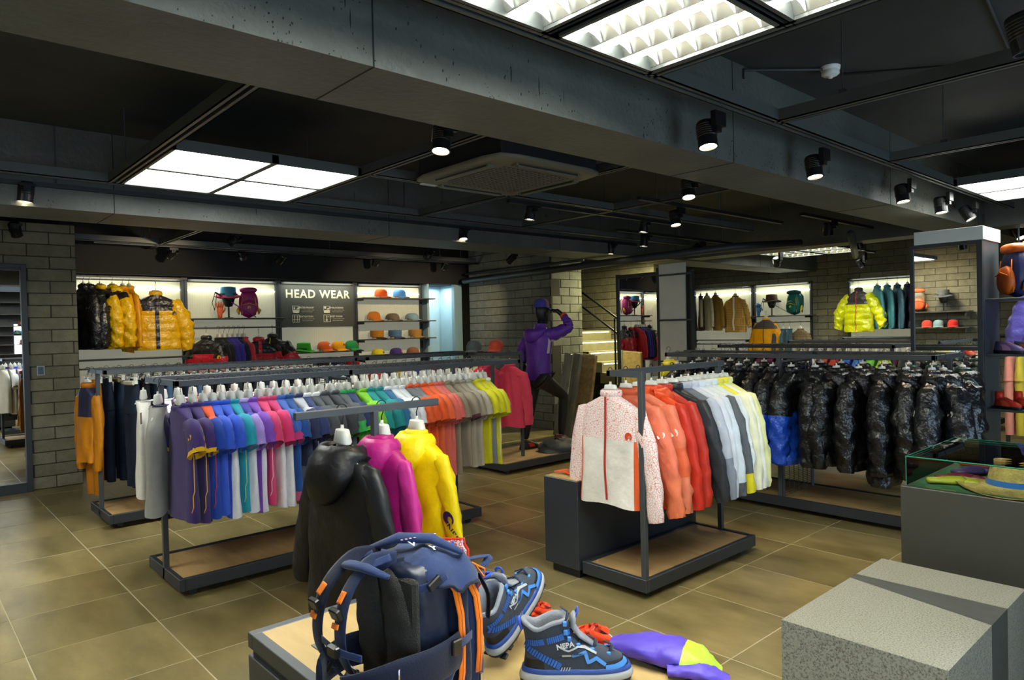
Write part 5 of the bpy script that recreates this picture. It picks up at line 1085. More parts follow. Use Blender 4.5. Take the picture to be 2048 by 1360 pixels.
# ------------------------------------------------------------------ stairs
st = thing('staircase', 'lit block staircase rising to the left behind the wrapped boards', 'stairs', (-7.2, 8.9, 0))
SM = mat('stair_stone', srgb('8a8464'), 0.7, noise=0.1); GL = mat('step_light', (1, 1, 1), 0.5, emit=3.5, ecol=(0.95, 0.95, 0.55))
for k in range(9):
    x1 = 1.35 - k * 0.27
    MB().bbox(x1 - 0.31, x1, -0.55, 0.66, k * 0.165, k * 0.165 + 0.165, 0.004).build('step', SM, st)
    MB().box(x1 - 0.002, x1 + 0.004, -0.5, 0.6, k * 0.165 + 0.125, k * 0.165 + 0.14).build('step_light', GL, st)
rl = MB()
for dz in (0.95, 0.72): rl.tube([(1.55, -0.6, 0.02 + dz - 0.03), (-0.9, -0.6, 1.5 + dz)], 0.018, 8)
for k in (0, 4, 8): x = 1.4 - k * 0.27; rl.cyl((x, -0.6, k * 0.165), (x, -0.6, k * 0.165 + 0.95 + 0.06), 0.016, n=8)
rl.build('handrail', BLACK, st, smooth=True)
l = bpy.data.lights.new('stair_lamp', 'AREA'); l.size = 0.5; l.energy = 75; l.color = (1.0, 0.92, 0.5); lo = bpy.data.objects.new('stair_lamp', l); COL.objects.link(lo); lo.location = (-6.7, 8.9, 2.6)
# wrapped boards
WR = mat('wrap_film', srgb('7b7d70'), 0.25, noise=0.25, nscale=14, bump=0.8, bscale=40, nstretch=(1, 1, 0.2)); WR2 = mat('wrapped_board', srgb('b39a68'), 0.4, noise=0.2, nscale=18, bump=0.4, bscale=50)
for i, (xx, m_, lab, wd) in enumerate(((-6.98, WR, 'film-wrapped grey board leaning beside the stairs, leftmost of three', 0.14), (-6.82, WR, 'film-wrapped grey green board leaning beside the stairs, middle one', 0.16), (-6.62, WR2, 'tan board in film leaning beside the stairs, rightmost one', 0.3))):
    t = thing('wrapped_board', lab, 'board', (xx, 7.06 + i * 0.05, 0.0)); t.rotation_euler = (-0.12, 0.12 - 0.03 * i, -0.15)
    MB().bbox(-wd / 2, wd / 2, 0, 0.05, 0.01, 1.2 - i * 0.01, 0.006).build('board', m_, t)
    f = MB()
    for k in range(9): z = 0.06 + k * 0.135 + random.uniform(-0.02, 0.02); f.tube([(-wd / 2 - 0.002, -0.003, z), (0, -0.006, z + random.uniform(-0.02, 0.02)), (wd / 2 + 0.002, -0.003, z + random.uniform(-0.02, 0.02))], 0.003, 5)
    f.build('film_folds', WR, t, smooth=True)
# ------------------------------------------------------------------ shoe wall seen only in the left mirror
sh_ = thing('shoe_shelf_unit', 'tall dark shoe shelf with a lit panel, seen only in the left mirror', 'shelf unit', (1.15, 2.2, 0))
MB().bbox(-0.02, 0.05, -1.0, 1.0, 0, 2.6, 0.004).build('back_board', STEELD, sh_)
MB().box(-0.03, -0.02, -0.1, 0.18, 1.25, 1.9).build('lit_panel', mat('lit_panel', (1, 1, 1), 0.5, emit=2.6, ecol=(0.95, 0.95, 1.0)), sh_)
for z in (1.0, 1.25, 1.45, 1.65, 1.85, 2.1, 2.35): MB().box(-0.3, -0.02, -0.95, 0.95, z, z + 0.015).build('shelf', SHELF, sh_)
# ------------------------------------------------------------------ mannequin
def skin_body(name, V, E, R, m, parent, root=0, sub=2, nv=None):
    me = bpy.data.meshes.new(name); me.from_pydata(V, E, []); o = bpy.data.objects.new(name, me); COL.objects.link(o)
    sk = o.modifiers.new('skin', 'SKIN'); sk.use_smooth_shade = True; sk.branch_smoothing = 0.3
    lay = me.skin_vertices[0].data if me.skin_vertices else None
    if lay is None:
        bpy.context.view_layer.objects.active = o; bpy.ops.object.select_all(action='DESELECT'); o.select_set(True); bpy.ops.object.modifier_remove(modifier='skin'); bpy.ops.object.modifier_add(type='SKIN'); sk = o.modifiers[0]; sk.use_smooth_shade = True; lay = me.skin_vertices[0].data
    for i, r in enumerate(R): lay[i].radius = (r, r) if not isinstance(r, tuple) else r; lay[i].use_root = (i == root)
    ss = o.modifiers.new('sub', 'SUBSURF'); ss.levels = sub; ss.render_levels = sub
    dg = bpy.context.evaluated_depsgraph_get(); m2 = bpy.data.meshes.new_from_object(o.evaluated_get(dg)); bpy.data.objects.remove(o)
    m2.materials.clear(); m2.materials.append(m); m2.polygons.foreach_set('use_smooth', [True] * len(m2.polygons))
    r = inst(name, m2, parent); return r
MQ = mat('mannequin_black', srgb('1b1b1d'), 0.42, spec=0.4)
mo = Vector((-5.97, 5.74, 0.0)); mq = thing('mannequin', 'black mannequin shading its eyes, in purple jacket, black tights and red trainers', 'mannequin', mo)
def rel(*p): return tuple(Vector(p) - mo)
LEG = mat('black_tights', srgb('16171a'), 0.6, bump=0.1, bscale=80)
V = [rel(-5.95, 5.74, 0.97), rel(-5.95, 5.75, 1.1), rel(-5.95, 5.76, 1.28), rel(-5.95, 5.77, 1.42), rel(-5.95, 5.79, 1.53), rel(-5.95, 5.80, 1.6),
     rel(-5.80, 5.765, 1.455), rel(-5.66, 5.99, 1.55), rel(-5.76, 5.985, 1.70), rel(-5.83, 5.945, 1.765),
     rel(-6.10, 5.76, 1.455), rel(-6.21, 5.73, 1.29), rel(-6.16, 5.73, 1.12),
     rel(-5.86, 5.75, 0.93), rel(-5.86, 6.09, 0.73), rel(-5.86, 6.05, 0.45), rel(-5.86, 6.03, 0.24),
     rel(-6.04, 5.75, 0.92), rel(-6.06, 5.70, 0.56), rel(-6.07, 5.66, 0.38), rel(-6.08, 5.64, 0.22)]
E_ = [(0, 1), (1, 2), (2, 3), (3, 4), (4, 5), (3, 6), (6, 7), (7, 8), (8, 9), (3, 10), (10, 11), (11, 12), (0, 13), (13, 14), (14, 15), (15, 16), (0, 17), (17, 18), (18, 19), (19, 20)]
R_ = [0.115, 0.105, 0.12, 0.125, 0.06, 0.05, 0.058, 0.042, 0.03, 0.026, 0.058, 0.042, 0.028, 0.095, 0.062, 0.056, 0.038, 0.095, 0.062, 0.056, 0.038]
skin_body('body', V, E_, R_, MQ, mq)
# tights
V = [rel(-5.95, 5.74, 1.0), rel(-5.86, 5.75, 0.93), rel(-5.86, 5.93, 0.82), rel(-5.86, 6.09, 0.73), rel(-5.86, 6.06, 0.5), rel(-5.86, 6.03, 0.27), rel(-6.04, 5.75, 0.92), rel(-6.05, 5.72, 0.72), rel(-6.06, 5.70, 0.56), rel(-6.07, 5.66, 0.4), rel(-6.08, 5.64, 0.25)]
skin_body('tights', V, [(0, 1), (1, 2), (2, 3), (3, 4), (4, 5), (0, 6), (6, 7), (7, 8), (8, 9), (9, 10)], [0.125, 0.105, 0.085, 0.068, 0.062, 0.044, 0.105, 0.085, 0.068, 0.062, 0.044], LEG, mq)
# jacket: torso shell, sleeves, hood
JP = cloth('5a2a92', 'shell'); JW = cloth('c9bccb', 'shell'); JO = cloth('e4502a', 'shell'); A = []
for i, (z, a, b, cx, cy) in enumerate(((0.93, 0.165, 0.135, -5.95, 5.75), (1.0, 0.17, 0.14, -5.95, 5.755), (1.12, 0.155, 0.125, -5.95, 5.76), (1.25, 0.165, 0.13, -5.95, 5.765), (1.36, 0.185, 0.135, -5.95, 5.77), (1.44, 0.195, 0.125, -5.95, 5.775), (1.49, 0.17, 0.10, -5.95, 5.785), (1.53, 0.10, 0.078, -5.95, 5.795), (1.56, 0.072, 0.066, -5.95, 5.8), (1.6, 0.068, 0.064, -5.95, 5.805))):
    A.append([rel(cx + (a + 0.006 * math.sin(5 * t + z * 12)) * math.cos(t), cy + (b + 0.008 * math.sin(4 * t + z * 17)) * math.sin(t), z + 0.008 * math.sin(3 * t) * (i == 0)) for t in [2 * PI * j / 32 for j in range(32)]])
def jm(i, j): return 1 if i in (3, 4) and (j == 31 or j == 0 or j in (16, 17)) else 0
MB().grid(A, wrap=True, mfn=jm).build('jacket', [JP, JW], mq, smooth=True)
def ssl(pts, rs, m, nm='jacket_sleeve'):
    P2, R2 = [], []
    for a, b, r0, r1 in zip(pts[:-1], pts[1:], rs[:-1], rs[1:]):
        for q in range(6): u = q / 6; P2.append(Vector(rel(*a)).lerp(Vector(rel(*b)), u)); R2.append((r0 + (r1 - r0) * u) * (1 + 0.09 * math.sin(len(P2) * 1.9)))
    P2.append(Vector(rel(*pts[-1]))); R2.append(rs[-1]); return MB().tube(P2, R2, 14).build(nm, m, mq, smooth=True)
ssl([(-5.84, 5.77, 1.46), (-5.76, 5.84, 1.475), (-5.67, 5.98, 1.54), (-5.675, 6.0, 1.6), (-5.735, 5.99, 1.68)], [0.07, 0.078, 0.066, 0.055, 0.042], JP)
ssl([(-5.735, 5.99, 1.68), (-5.755, 5.985, 1.70)], [0.044, 0.04], JO, 'orange_cuff')
ssl([(-5.80, 5.81, 1.425), (-5.70, 5.95, 1.49)], [0.05, 0.045], JW, 'sleeve_underside')
ssl([(-6.06, 5.77, 1.46), (-6.13, 5.76, 1.40), (-6.21, 5.73, 1.28), (-6.17, 5.73, 1.14)], [0.07, 0.076, 0.062, 0.042], JP)
A = []
for i in range(13):
    v = i / 12; a = PI + PI * v; ring = []
    cx, cy, cz = -5.95 + 0.12 * math.cos(a), 5.76 + 0.11 * math.sin(a), 1.52 + 0.04 * math.sin(a)
    for j in range(10):
        b = 2 * PI * j / 10; r = 0.03 + 0.035 * math.sin(PI * v); ring.append(rel(cx + math.cos(a) * r * math.cos(b), cy + math.sin(a) * r * math.cos(b), cz + r * 0.9 * math.sin(b) - (0.05 * math.sin(PI * v) if math.sin(b) < 0 else 0)))
    A.append(ring)
MB().grid(A, wrap=True).build('jacket_hood', JP, mq, smooth=True)
# head with face, facing +y
hc = Vector(rel(-5.95, 5.845, 1.715)); A = []
prof = [(-0.118, 0.02, 0.03, 0.045), (-0.105, 0.04, 0.055, 0.03), (-0.08, 0.052, 0.075, 0.012), (-0.04, 0.062, 0.088, 0.0), (0.0, 0.069, 0.094, -0.004), (0.04, 0.072, 0.096, -0.008), (0.08, 0.064, 0.086, -0.012), (0.108, 0.042, 0.056, -0.014), (0.118, 0.012, 0.016, -0.014)]
for z, a, b, oy in prof:
    ring = []
    for j in range(28):
        t = 2 * PI * j / 28; x = a * math.cos(t); y = b * math.sin(t) + oy; fy = max(0, math.cos(t - PI / 2)) ** 26
        nose = 0.024 * math.exp(-((z + 0.025) / 0.022) ** 2) * fy; lips = 0.009 * math.exp(-((z + 0.062) / 0.01) ** 2) * max(0, math.cos(t - PI / 2)) ** 10; brow = -0.008 * math.exp(-((z - 0.005) / 0.014) ** 2) * (math.exp(-((abs(x) - 0.03) / 0.016) ** 2) if y > 0 else 0)
        ring.append(tuple(hc + Vector((x, y + nose + lips + brow, z))))
    A.append(ring)
A2 = []
for r0, r1 in zip(A[:-1], A[1:]):
    A2.append(r0)
A2.append(A[-1]); MB().grid(A2, wrap=True).build('head', MQ, mq, smooth=True)
for s in (-1, 1): MB().tube([tuple(hc + Vector((s * 0.068, -0.012, -0.03))), tuple(hc + Vector((s * 0.078, -0.02, -0.005))), tuple(hc + Vector((s * 0.076, -0.022, 0.02)))], [0.009, 0.014, 0.008], 8).build('ear', MQ, mq, smooth=True)
MB().cyl(tuple(Vector(rel(-5.95, 5.8, 1.52))), tuple(hc + Vector((0, -0.02, -0.08))), 0.05, 0.047).build('neck', MQ, mq, smooth=True)
def hand(base, tip, side, nm='hand'):
    b, t_ = Vector(rel(*base)), Vector(rel(*tip)); d = (t_ - b).normalized(); sd = Vector(side).normalized(); m = MB()
    m.tube([b, b + d * 0.03, b + d * 0.075, b + d * 0.095], [0.02, 0.032, 0.036, 0.03], 10, flat=0.45, up=d.cross(sd)); o = m.build(nm, MQ, mq, smooth=True)
    for k, L_ in enumerate((0.06, 0.072, 0.068, 0.052)):
        off = sd * (-0.03 + 0.02 * k); MB().tube([b + d * 0.08 + off * 0.85, b + d * (0.09 + L_ * 0.5) + off - Vector((0, 0, 0.003)), b + d * (0.088 + L_) + off - Vector((0, 0, 0.012))], [0.0095, 0.009, 0.006], 7).build('finger', MQ, o, smooth=True)
    MB().tube([b + d * 0.025 - sd * 0.025, b + d * 0.055 - sd * 0.05, b + d * 0.085 - sd * 0.055], [0.012, 0.010, 0.007], 7).build('thumb', MQ, o, smooth=True)
hand((-5.775, 5.985, 1.72), (-5.9, 5.95, 1.775), (0.3, 0.9, 0.0)); hand((-6.165, 5.73, 1.12), (-6.12, 5.76, 0.98), (0.1, 1, 0.2))
# its cap: worn, so a separate thing
cap('blue and orange cap worn by the mannequin', -5.95, 5.83, 1.765, PI, '3d3f8e', '3b4aa0', 'cap', s=1.02, panel='8a5a7a', base=False)
def trainer(lab, loc, rz, main, acc, tilt=0.0, s=1.0, laces='b8b8b8'):
    t = thing('trainer', lab, 'shoe', loc, rz); t.rotation_euler = (0, tilt, rz); t.scale = (s, s, s)
    def ring(xh, xf, w, z, n=26):
        out = []
        for j in range(n):
            a = 2 * PI * j / n; c, s_ = math.cos(a), math.sin(a); xx = (xh + xf) / 2 + (xf - xh) / 2 * math.copysign(abs(c) ** 0.85, c); ww = w * (1 + 0.12 * c); out.append((xx, ww * math.copysign(abs(s_) ** 0.8, s_), z))
        return out
    MB().grid([ring(-0.1, 0.18, 0.042, 0.0), ring(-0.105, 0.185, 0.046, 0.012), ring(-0.105, 0.183, 0.045, 0.028)], wrap=True).add(ring(-0.1, 0.18, 0.042, 0.0), [tuple(range(26))[::-1]]).build('sole', cloth('1c1c1e', 'shell'), t, smooth=True)
    A = [ring(-0.1, 0.178, 0.043, 0.026), ring(-0.098, 0.172, 0.043, 0.045), ring(-0.092, 0.145, 0.04, 0.062), ring(-0.088, 0.09, 0.036, 0.08), ring(-0.084, 0.05, 0.033, 0.095), ring(-0.08, 0.03, 0.03, 0.105), ring(-0.072, 0.022, 0.024, 0.1), ring(-0.07, 0.02, 0.022, 0.07)]
    MB().grid(A, wrap=True, mfn=lambda i, j: 1 if (j in (5, 6, 19, 20) and i < 3) else 0).build('upper', [cloth(main, 'shell'), cloth(acc, 'shell')], t, smooth=True)
    l = MB()
    for k in range(5): x = 0.045 + k * 0.02; z = 0.098 - k * 0.0085; l.tube([(x, -0.026, z - 0.01), (x + 0.006, 0, z + 0.002), (x, 0.026, z - 0.01)], 0.0025, 5)
    l.build('laces', cloth(laces, 'knit'), t, smooth=True); return t
trainer('dark red trainer on the raised front foot of the mannequin', (-5.86, 6.0, 0.165), PI / 2 - 0.1, '5a2424', '8a8a8c', 0.12, 1.0)
trainer('red and black trainer on the standing foot of the mannequin', (-6.08, 5.66, 0.11), PI / 2 - 0.1, '2a2222', 'b83228', 0, 1.0, 'c0392b')
rk = thing('display_rock', 'dark grey artificial rock under the raised foot of the mannequin', 'rock', (-5.74, 5.86, 0.11)); A = []
for i in range(9):
    u = i / 8; A.append([((0.24 * math.cos(u * PI / 2) ** 0.5 + 0.02 * math.sin(3 * t + i)) * math.cos(t) * 0.9, (0.27 * math.cos(u * PI / 2) ** 0.5 + 0.025 * math.sin(4 * t + i * 1.7)) * math.sin(t), 0.13 * math.sin(u * PI / 2) + 0.01 * math.sin(5 * t + i)) for t in [2 * PI * j / 24 for j in range(24)]])
MB().grid(A, wrap=True).build('stone', mat('dark_rock', srgb('33383c'), 0.6, noise=0.3, nscale=10, bump=0.8, bscale=14), rk, smooth=True)
bs = MB().bbox(-6.2, -6.0, 5.5, 5.8, 0.111, 0.15, 0.004)
trunk = cap('grey folded cap on the rack top behind the long sleeves', -6.15, 4.95, 1.295, 0.4, '4b4f52', '4b4f52', base=False); cap('rust red folded cap on the rack top behind the long sleeves', -6.0, 5.15, 1.295, 0.4, 'b8452c', 'b8452c', base=False)

# ------------------------------------------------------------------ cubes beside the short rack
CUB = mat('cube_laminate', srgb('2b3036'), 0.38, noise=0.04); PLYT = mat('cube_top_ply', srgb('c2a468'), 0.5, noise=0.08, nscale=3, nstretch=(1, 6, 1))
for i, (y0, y1, lab) in enumerate(((3.11, 3.735, 'black cube plinth with plywood top beside the short rack, nearer one'), (3.745, 4.37, 'black cube plinth with plywood top beside the short rack, farther one'))):
    t = thing('cube_plinth', lab, 'plinth', (-3.04, (y0 + y1) / 2, 0)); h = (y1 - y0) / 2
    MB().bbox(-0.15, 0.14, -h, h, 0.06, 0.605, 0.003).build('body', CUB, t); MB().box(-0.14, 0.13, -h + 0.01, h - 0.01, 0.6, 0.609).build('top', PLYT, t); MB().box(-0.12, 0.11, -h + 0.04, h - 0.04, 0, 0.06).build('kick_base', BLACK, t)
pn = thing('folded_scarf', 'small orange cloth on the nearer cube behind the web print jacket', 'cloth', (-3.1, 3.2, 0.612)); MB().tube([(-0.06, -0.02, 0.012), (0, 0.02, 0.02), (0.07, -0.01, 0.01)], [0.01, 0.03, 0.008], 8, flat=0.4).build('cloth', cloth('e2592a'), pn, smooth=True)

# ------------------------------------------------------------------ glass display case
cs = thing('display_case', 'olive grey display plinth with a shallow glass case, at right', 'display case', (-0.62, 3.76, 0))
CG = mat('case_laminate', srgb('2e2e26'), 0.55, noise=0.04); X0, X1, Y0, Y1 = -0.56, 0.66, -0.36, 0.36
MB().bbox(X0, X1, Y0, Y1, 0, 0.795, 0.003).build('plinth', CG, cs)
MB().box(X0 + 0.03, X1 - 0.03, Y0 + 0.03, Y1 - 0.03, 0.795, 0.8).build('green_baize', mat('green_baize', srgb('3e6a45'), 0.9, noise=0.1, nscale=30), cs)
GLS = bpy.data.materials.new('clear_glass'); GLS.use_nodes = True; _n = GLS.node_tree.nodes; _l = GLS.node_tree.links; _n.remove(_n['Principled BSDF'])
_fr = _n.new('ShaderNodeFresnel'); _fr.inputs[0].default_value = 1.25; _tr = _n.new('ShaderNodeBsdfTransparent'); _tr.inputs[0].default_value = (0.93, 0.98, 0.95, 1); _gl = _n.new('ShaderNodeBsdfGlossy'); _gl.inputs['Roughness'].default_value = 0.0; _mx = _n.new('ShaderNodeMixShader')
_l.new(_fr.outputs[0], _mx.inputs[0]); _l.new(_tr.outputs[0], _mx.inputs[1]); _l.new(_gl.outputs[0], _mx.inputs[2]); _l.new(_mx.outputs[0], _n['Material Output'].inputs[0])
GED = mat('glass_edge', srgb('2f7a5e'), 0.15)
gx0, gx1, gy0, gy1 = X0 + 0.02, X1 - 0.02, Y0 + 0.015, Y1 - 0.02
for nm, bb in (('glass_pane', (gx0, gx1, gy0, gy0 + 0.004, 0.8, 0.925)), ('glass_pane', (gx0, gx1, gy1 - 0.004, gy1, 0.8, 0.925)), ('glass_pane', (gx0, gx0 + 0.004, gy0, gy1, 0.8, 0.925)), ('glass_pane', (gx1 - 0.004, gx1, gy0, gy1, 0.8, 0.925)), ('glass_top', (gx0, gx1, gy0, gy1, 0.925, 0.93))):
    MB().box(*bb).build(nm, GLS, cs)
e = MB()
for (a, b_) in (((gx0, gy0, 0.928), (gx1, gy0, 0.928)), ((gx0, gy1, 0.928), (gx1, gy1, 0.928)), ((gx0, gy0, 0.928), (gx0, gy1, 0.928)), ((gx1, gy0, 0.928), (gx1, gy1, 0.928))): e.tube([a, b_], 0.0028, 4)
for (x, y) in ((gx0, gy0), (gx0, gy1), (gx1, gy0), (gx1, gy1)): e.tube([(x, y, 0.8), (x, y, 0.928)], 0.002, 4)
e.build('glass_edges', GED, cs)
MB().bbox(-0.5, 0.3, 0.27, 0.31, 0.802, 0.86, 0.004).build('red_rail', mat('red_rail', srgb('a83a1c'), 0.4), cs)
# straw hat and patterned gloves in the case
sh2 = thing('straw_hat', 'wide straw hat with a blue band inside the glass case', 'hat', (-0.79, 3.60, 0.802)); STW = mat('straw', srgb('b99a58'), 0.8, noise=0.12, nscale=30, bump=0.6, bscale=120, col2=srgb('9c8146')); sh2.scale = (1.05, 1.1, 1.1); A = []
for r, z in ((0.2, 0.012), (0.2, 0.009), (0.17, 0.004), (0.12, 0.012), (0.095, 0.02), (0.09, 0.05), (0.082, 0.085), (0.07, 0.105), (0.045, 0.108), (0.02, 0.095), (0.0, 0.092)):
    A.append([(r * 1.05 * math.cos(t), r * 0.9 * math.sin(t), z + (0.012 * math.cos(2 * t) if r > 0.15 else 0) + (0.01 * abs(math.cos(t)) if z > 0.09 else 0)) for t in [2 * PI * j / 32 for j in range(32)]])
MB().grid(A, wrap=True).build('straw', STW, sh2, smooth=True)
MB().grid([[(r * 1.05 * math.cos(t), r * 0.9 * math.sin(t), z) for t in [2 * PI * j / 32 for j in range(32)]] for r, z in ((0.0985, 0.02), (0.0965, 0.042))], wrap=True).build('hat_band', cloth('2c5fa0'), sh2, smooth=True)
for i, (x, y, rz, c_, lab) in enumerate(((-1.09, 3.60, 2.4, '6a2434', 'maroon glove with white fingertips lying in the glass case'), (-1.05, 3.72, 2.7, '3a2c58', 'purple patterned glove lying in the glass case'), (-1.1, 3.50, 2.2, 'a09a30', 'yellow and green glove lying in the glass case'))):
    t = glove(lab, x, y, 0.812 + i * 0.012 % 0.02, rz, c_, 0.95); t.rotation_euler = (PI / 2, 0, rz)

# ------------------------------------------------------------------ granite blocks
GRN = mat('granite', srgb('9a9888'), 0.34, noise=0.0, nscale=190, col2=srgb('4f4c42'), ramp=(0.46, 0.66), bump=0.03, bscale=200, spec=0.6)
gr = thing('granite_block', 'speckled pale granite block, nearest part at the lower right corner', 'stone block', (-0.94, 2.77, 0))
MB().prism([(-0.26, -0.45), (0.26, -0.45), (0.26, 0.0), (-0.26, 0.13)], 2, 0, 0.5).build('stone', GRN, gr)
gr2 = thing('granite_block', 'speckled pale granite block behind the dark wedge strip', 'stone block', (-0.94, 2.77, 0))
MB().prism([(-0.26, 0.19), (0.26, 0.2), (0.26, 0.46), (-0.26, 0.46)], 2, 0, 0.5).build('stone', GRN, gr2)
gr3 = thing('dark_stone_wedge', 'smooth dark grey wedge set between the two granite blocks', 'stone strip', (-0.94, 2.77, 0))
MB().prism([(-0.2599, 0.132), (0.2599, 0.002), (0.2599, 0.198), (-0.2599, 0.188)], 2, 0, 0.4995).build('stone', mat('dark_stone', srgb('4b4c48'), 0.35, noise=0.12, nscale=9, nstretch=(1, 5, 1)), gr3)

# ------------------------------------------------------------------ foreground display table
TZ = 0.55
tb = thing('display_table', 'low dark display table with plywood top in the foreground', 'table', (-1.5, 1.28, 0)); a0, a1, c0, c1 = -0.84, 0.75, -0.40, 0.40; fr = 0.035
TBM = mat('table_frame', srgb('43474a'), 0.45, noise=0.05)
f = MB().bbox(a0, a0 + fr, c0, c1, TZ - 0.05, TZ + 0.001, 0.002).bbox(a1 - fr, a1, c0, c1, TZ - 0.05, TZ + 0.001, 0.002).bbox(a0 + fr, a1 - fr, c0, c0 + fr, TZ - 0.05, TZ + 0.001, 0.002).bbox(a0 + fr, a1 - fr, c1 - fr, c1, TZ - 0.05, TZ + 0.001, 0.002); f.build('top_frame', TBM, tb)
MB().box(a0 + fr, a1 - fr, c0 + fr, c1 - fr, TZ - 0.03, TZ - 0.001).build('plywood_top', PLYT, tb)
MB().box(a0 + 0.012, a1 - 0.012, c0 + 0.012, c1 - 0.012, TZ - 0.075, TZ - 0.05).build('shadow_gap', BLACK, tb)
MB().bbox(a0, a1, c0, c1, 0.05, TZ - 0.075, 0.003).build('body', TBM, tb); MB().box(a0 + 0.05, a1 - 0.05, c0 + 0.05, c1 - 0.05, 0, 0.05).build('kick_base', BLACK, tb)
cp = MB(); cx_, cy_ = -2.072 + 1.5, 1.003 - 1.28
cp.box(cx_ - 0.022, cx_ + 0.022, cy_ - 0.015, cy_ - 0.007, TZ, TZ + 0.002).box(cx_ - 0.022, cx_ + 0.022, cy_ + 0.007, cy_ + 0.015, TZ, TZ + 0.002).box(cx_ - 0.022, cx_ - 0.01, cy_ - 0.007, cy_ + 0.007, TZ, TZ + 0.002).box(cx_ + 0.01, cx_ + 0.022, cy_ - 0.007, cy_ + 0.007, TZ, TZ + 0.002)
cp.build('cable_plate', mat('plate_steel', srgb('6d6f6c'), 0.4, metal=0.5), tb); MB().box(cx_ - 0.01, cx_ + 0.01, cy_ - 0.007, cy_ + 0.007, TZ, TZ + 0.0006).build('cable_hole', BLACK, tb)

# ------------------------------------------------------------------ hero backpack (back panel towards -y, side towards +x)
NV, NV2, NVL, MESHB, ORG, BKP = cloth('1a2542', 'knit'), cloth('10172c', 'knit'), cloth('26355a', 'knit'), mat('spacer_mesh', srgb('33302a'), 0.9, noise=0.1, nscale=150, bump=0.8, bscale=380), cloth('f07a14', 'knit'), mat('buckle_black', srgb('17181a'), 0.3)
bp = thing('backpack', 'navy hiking backpack with orange zips and black mesh back on the display table', 'backpack', (-1.615, 1.10, TZ), 0.05)
def side_x(y, z):   # half width of the pack at depth y and height z
    u = max(0.0, min(1.0, z / 0.40)); k = (1 - abs(2 * u - 0.92) ** 4.0 * 0.75); yy = (y - 0.0) / 0.13
    return 0.135 * max(0.05, k) ** 0.5 * max(0.05, (1 - abs(yy) ** 3.2)) ** 0.35
def body_rings(y0, y1, w, h, nm, m, top_lean=0.02, mfn=None):
    A = []
    for i in range(19):
        u = i / 18; zz_ = h * (0.5 - 0.5 * math.cos(u * PI)); kz = max(0.02, (1 - abs(2 * u - 1) ** 5)) ** 0.42
        ring = []
        for j in range(28):
            a = 2 * PI * j / 28; c, s_ = math.cos(a), math.sin(a)
            ring.append((w * kz * math.copysign(abs(c) ** 0.55, c) + 0.003 * math.sin(6 * a + u * 14), (y0 + y1) / 2 + (y1 - y0) / 2 * kz * math.copysign(abs(s_) ** 0.7, s_) - top_lean * u, zz_ + 0.002 * math.sin(5 * a + u * 8)))
        A.append(ring)
    return MB().grid(A, wrap=True, mfn=mfn).build(nm, m, bp, smooth=True)
body_rings(-0.115, 0.03, 0.128, 0.385, 'main_compartment', cloth('151c30', 'shell'))
body_rings(0.0, 0.085, 0.132, 0.36, 'middle_compartment', NV2)
body_rings(0.055, 0.135, 0.122, 0.31, 'front_pocket', NVL)
# padded back panel with centre channel
for sx in (-1, 1):
    A = []
    for i in range(21):
        u = i / 20; z = 0.05 + 0.335 * u; k = max(0.02, 1 - abs(2 * u - 1) ** 7) ** 0.5; hw_ = 0.062 - 0.018 * max(0, u - 0.55) / 0.45
        A.append([(sx * (0.006 + hw_) + hw_ * k * (1 - 2 * q / 12) , -0.120 - 0.030 * u - 0.016 * k * (1 - abs(1 - 2 * q / 12) ** 4) - 0.002 * math.sin(u * 30) * (q not in (0, 12)), z) for q in range(13)])
    MB().grid(A).build('back_pad', MESHB, bp, smooth=True)
MB().bbox(-0.125, 0.125, -0.128, -0.105, 0.03, 0.36, 0.008).build('back_panel', MESHB, bp)
# lid: draped hood-like flap with rolled edge
A = []
for i in range(15):
    v = i / 14; row = []
    for j in range(17):
        w_ = j / 16; x = -0.155 + 0.31 * w_; y = -0.125 + 0.265 * v; dome = 1 - (abs(2 * w_ - 1) ** 2.6) * 0.95; dy = 1 - abs(2 * v - 1) ** 3 * 0.55
        z = 0.325 + 0.085 * max(0, dome) ** 0.6 * dy - 0.03 * v + 0.006 * math.sin(9 * w_ + 4 * v) + 0.006 * math.sin(13 * v + 5 * w_) + 0.004 * math.sin(25 * v + 18 * w_) + 0.003 * math.sin(38 * w_ - 15 * v)
        row.append((x * (1 - 0.34 * abs(2 * v - 1) ** 3), 0.0075 + (y - 0.0075) * (1 - 0.22 * abs(2 * w_ - 1) ** 4), z))
    A.append(row)
B_ = [[(p[0] * 0.97, p[1] * 0.98, p[2] - 0.006) for p in r] for r in A]
m_ = MB(); m_.grid(A); m_.grid([r[::-1] for r in B_]); m_.grid([A[0], B_[0]]); m_.grid([A[-1], B_[-1]]); m_.build('lid', NVL, bp, smooth=True)
MB().tube([tuple(p) for p in [r[-1] for r in A]], 0.005, 6).build('lid_piping', NV2, bp, smooth=True)
MB().tube([(-0.1, -0.12, 0.395), (-0.03, -0.06, 0.428), (0.04, 0.0, 0.426), (0.1, 0.06, 0.385)], [0.012, 0.024, 0.022, 0.012], 10, flat=0.6).build('lid_fold', NVL, bp, smooth=True)
MB().tube([(-0.14, -0.15, 0.35), (-0.08, -0.185, 0.375), (0.0, -0.19, 0.385), (0.07, -0.165, 0.37)], [0.014, 0.024, 0.022, 0.012], 10, flat=0.5).build('lid_roll', NVL, bp, smooth=True)
for k, (x, y) in enumerate(((0.055, -0.075), (0.072, -0.02))):
    lettering('Y' if k else 'V', 0.03, cloth('f2f2f4', 'shell'), bp, frame_M((x, y, 0.431 - 0.02 * k), (0.25, 1, -0.3), (-1, 0.2, 0.2)), bold=0.001)
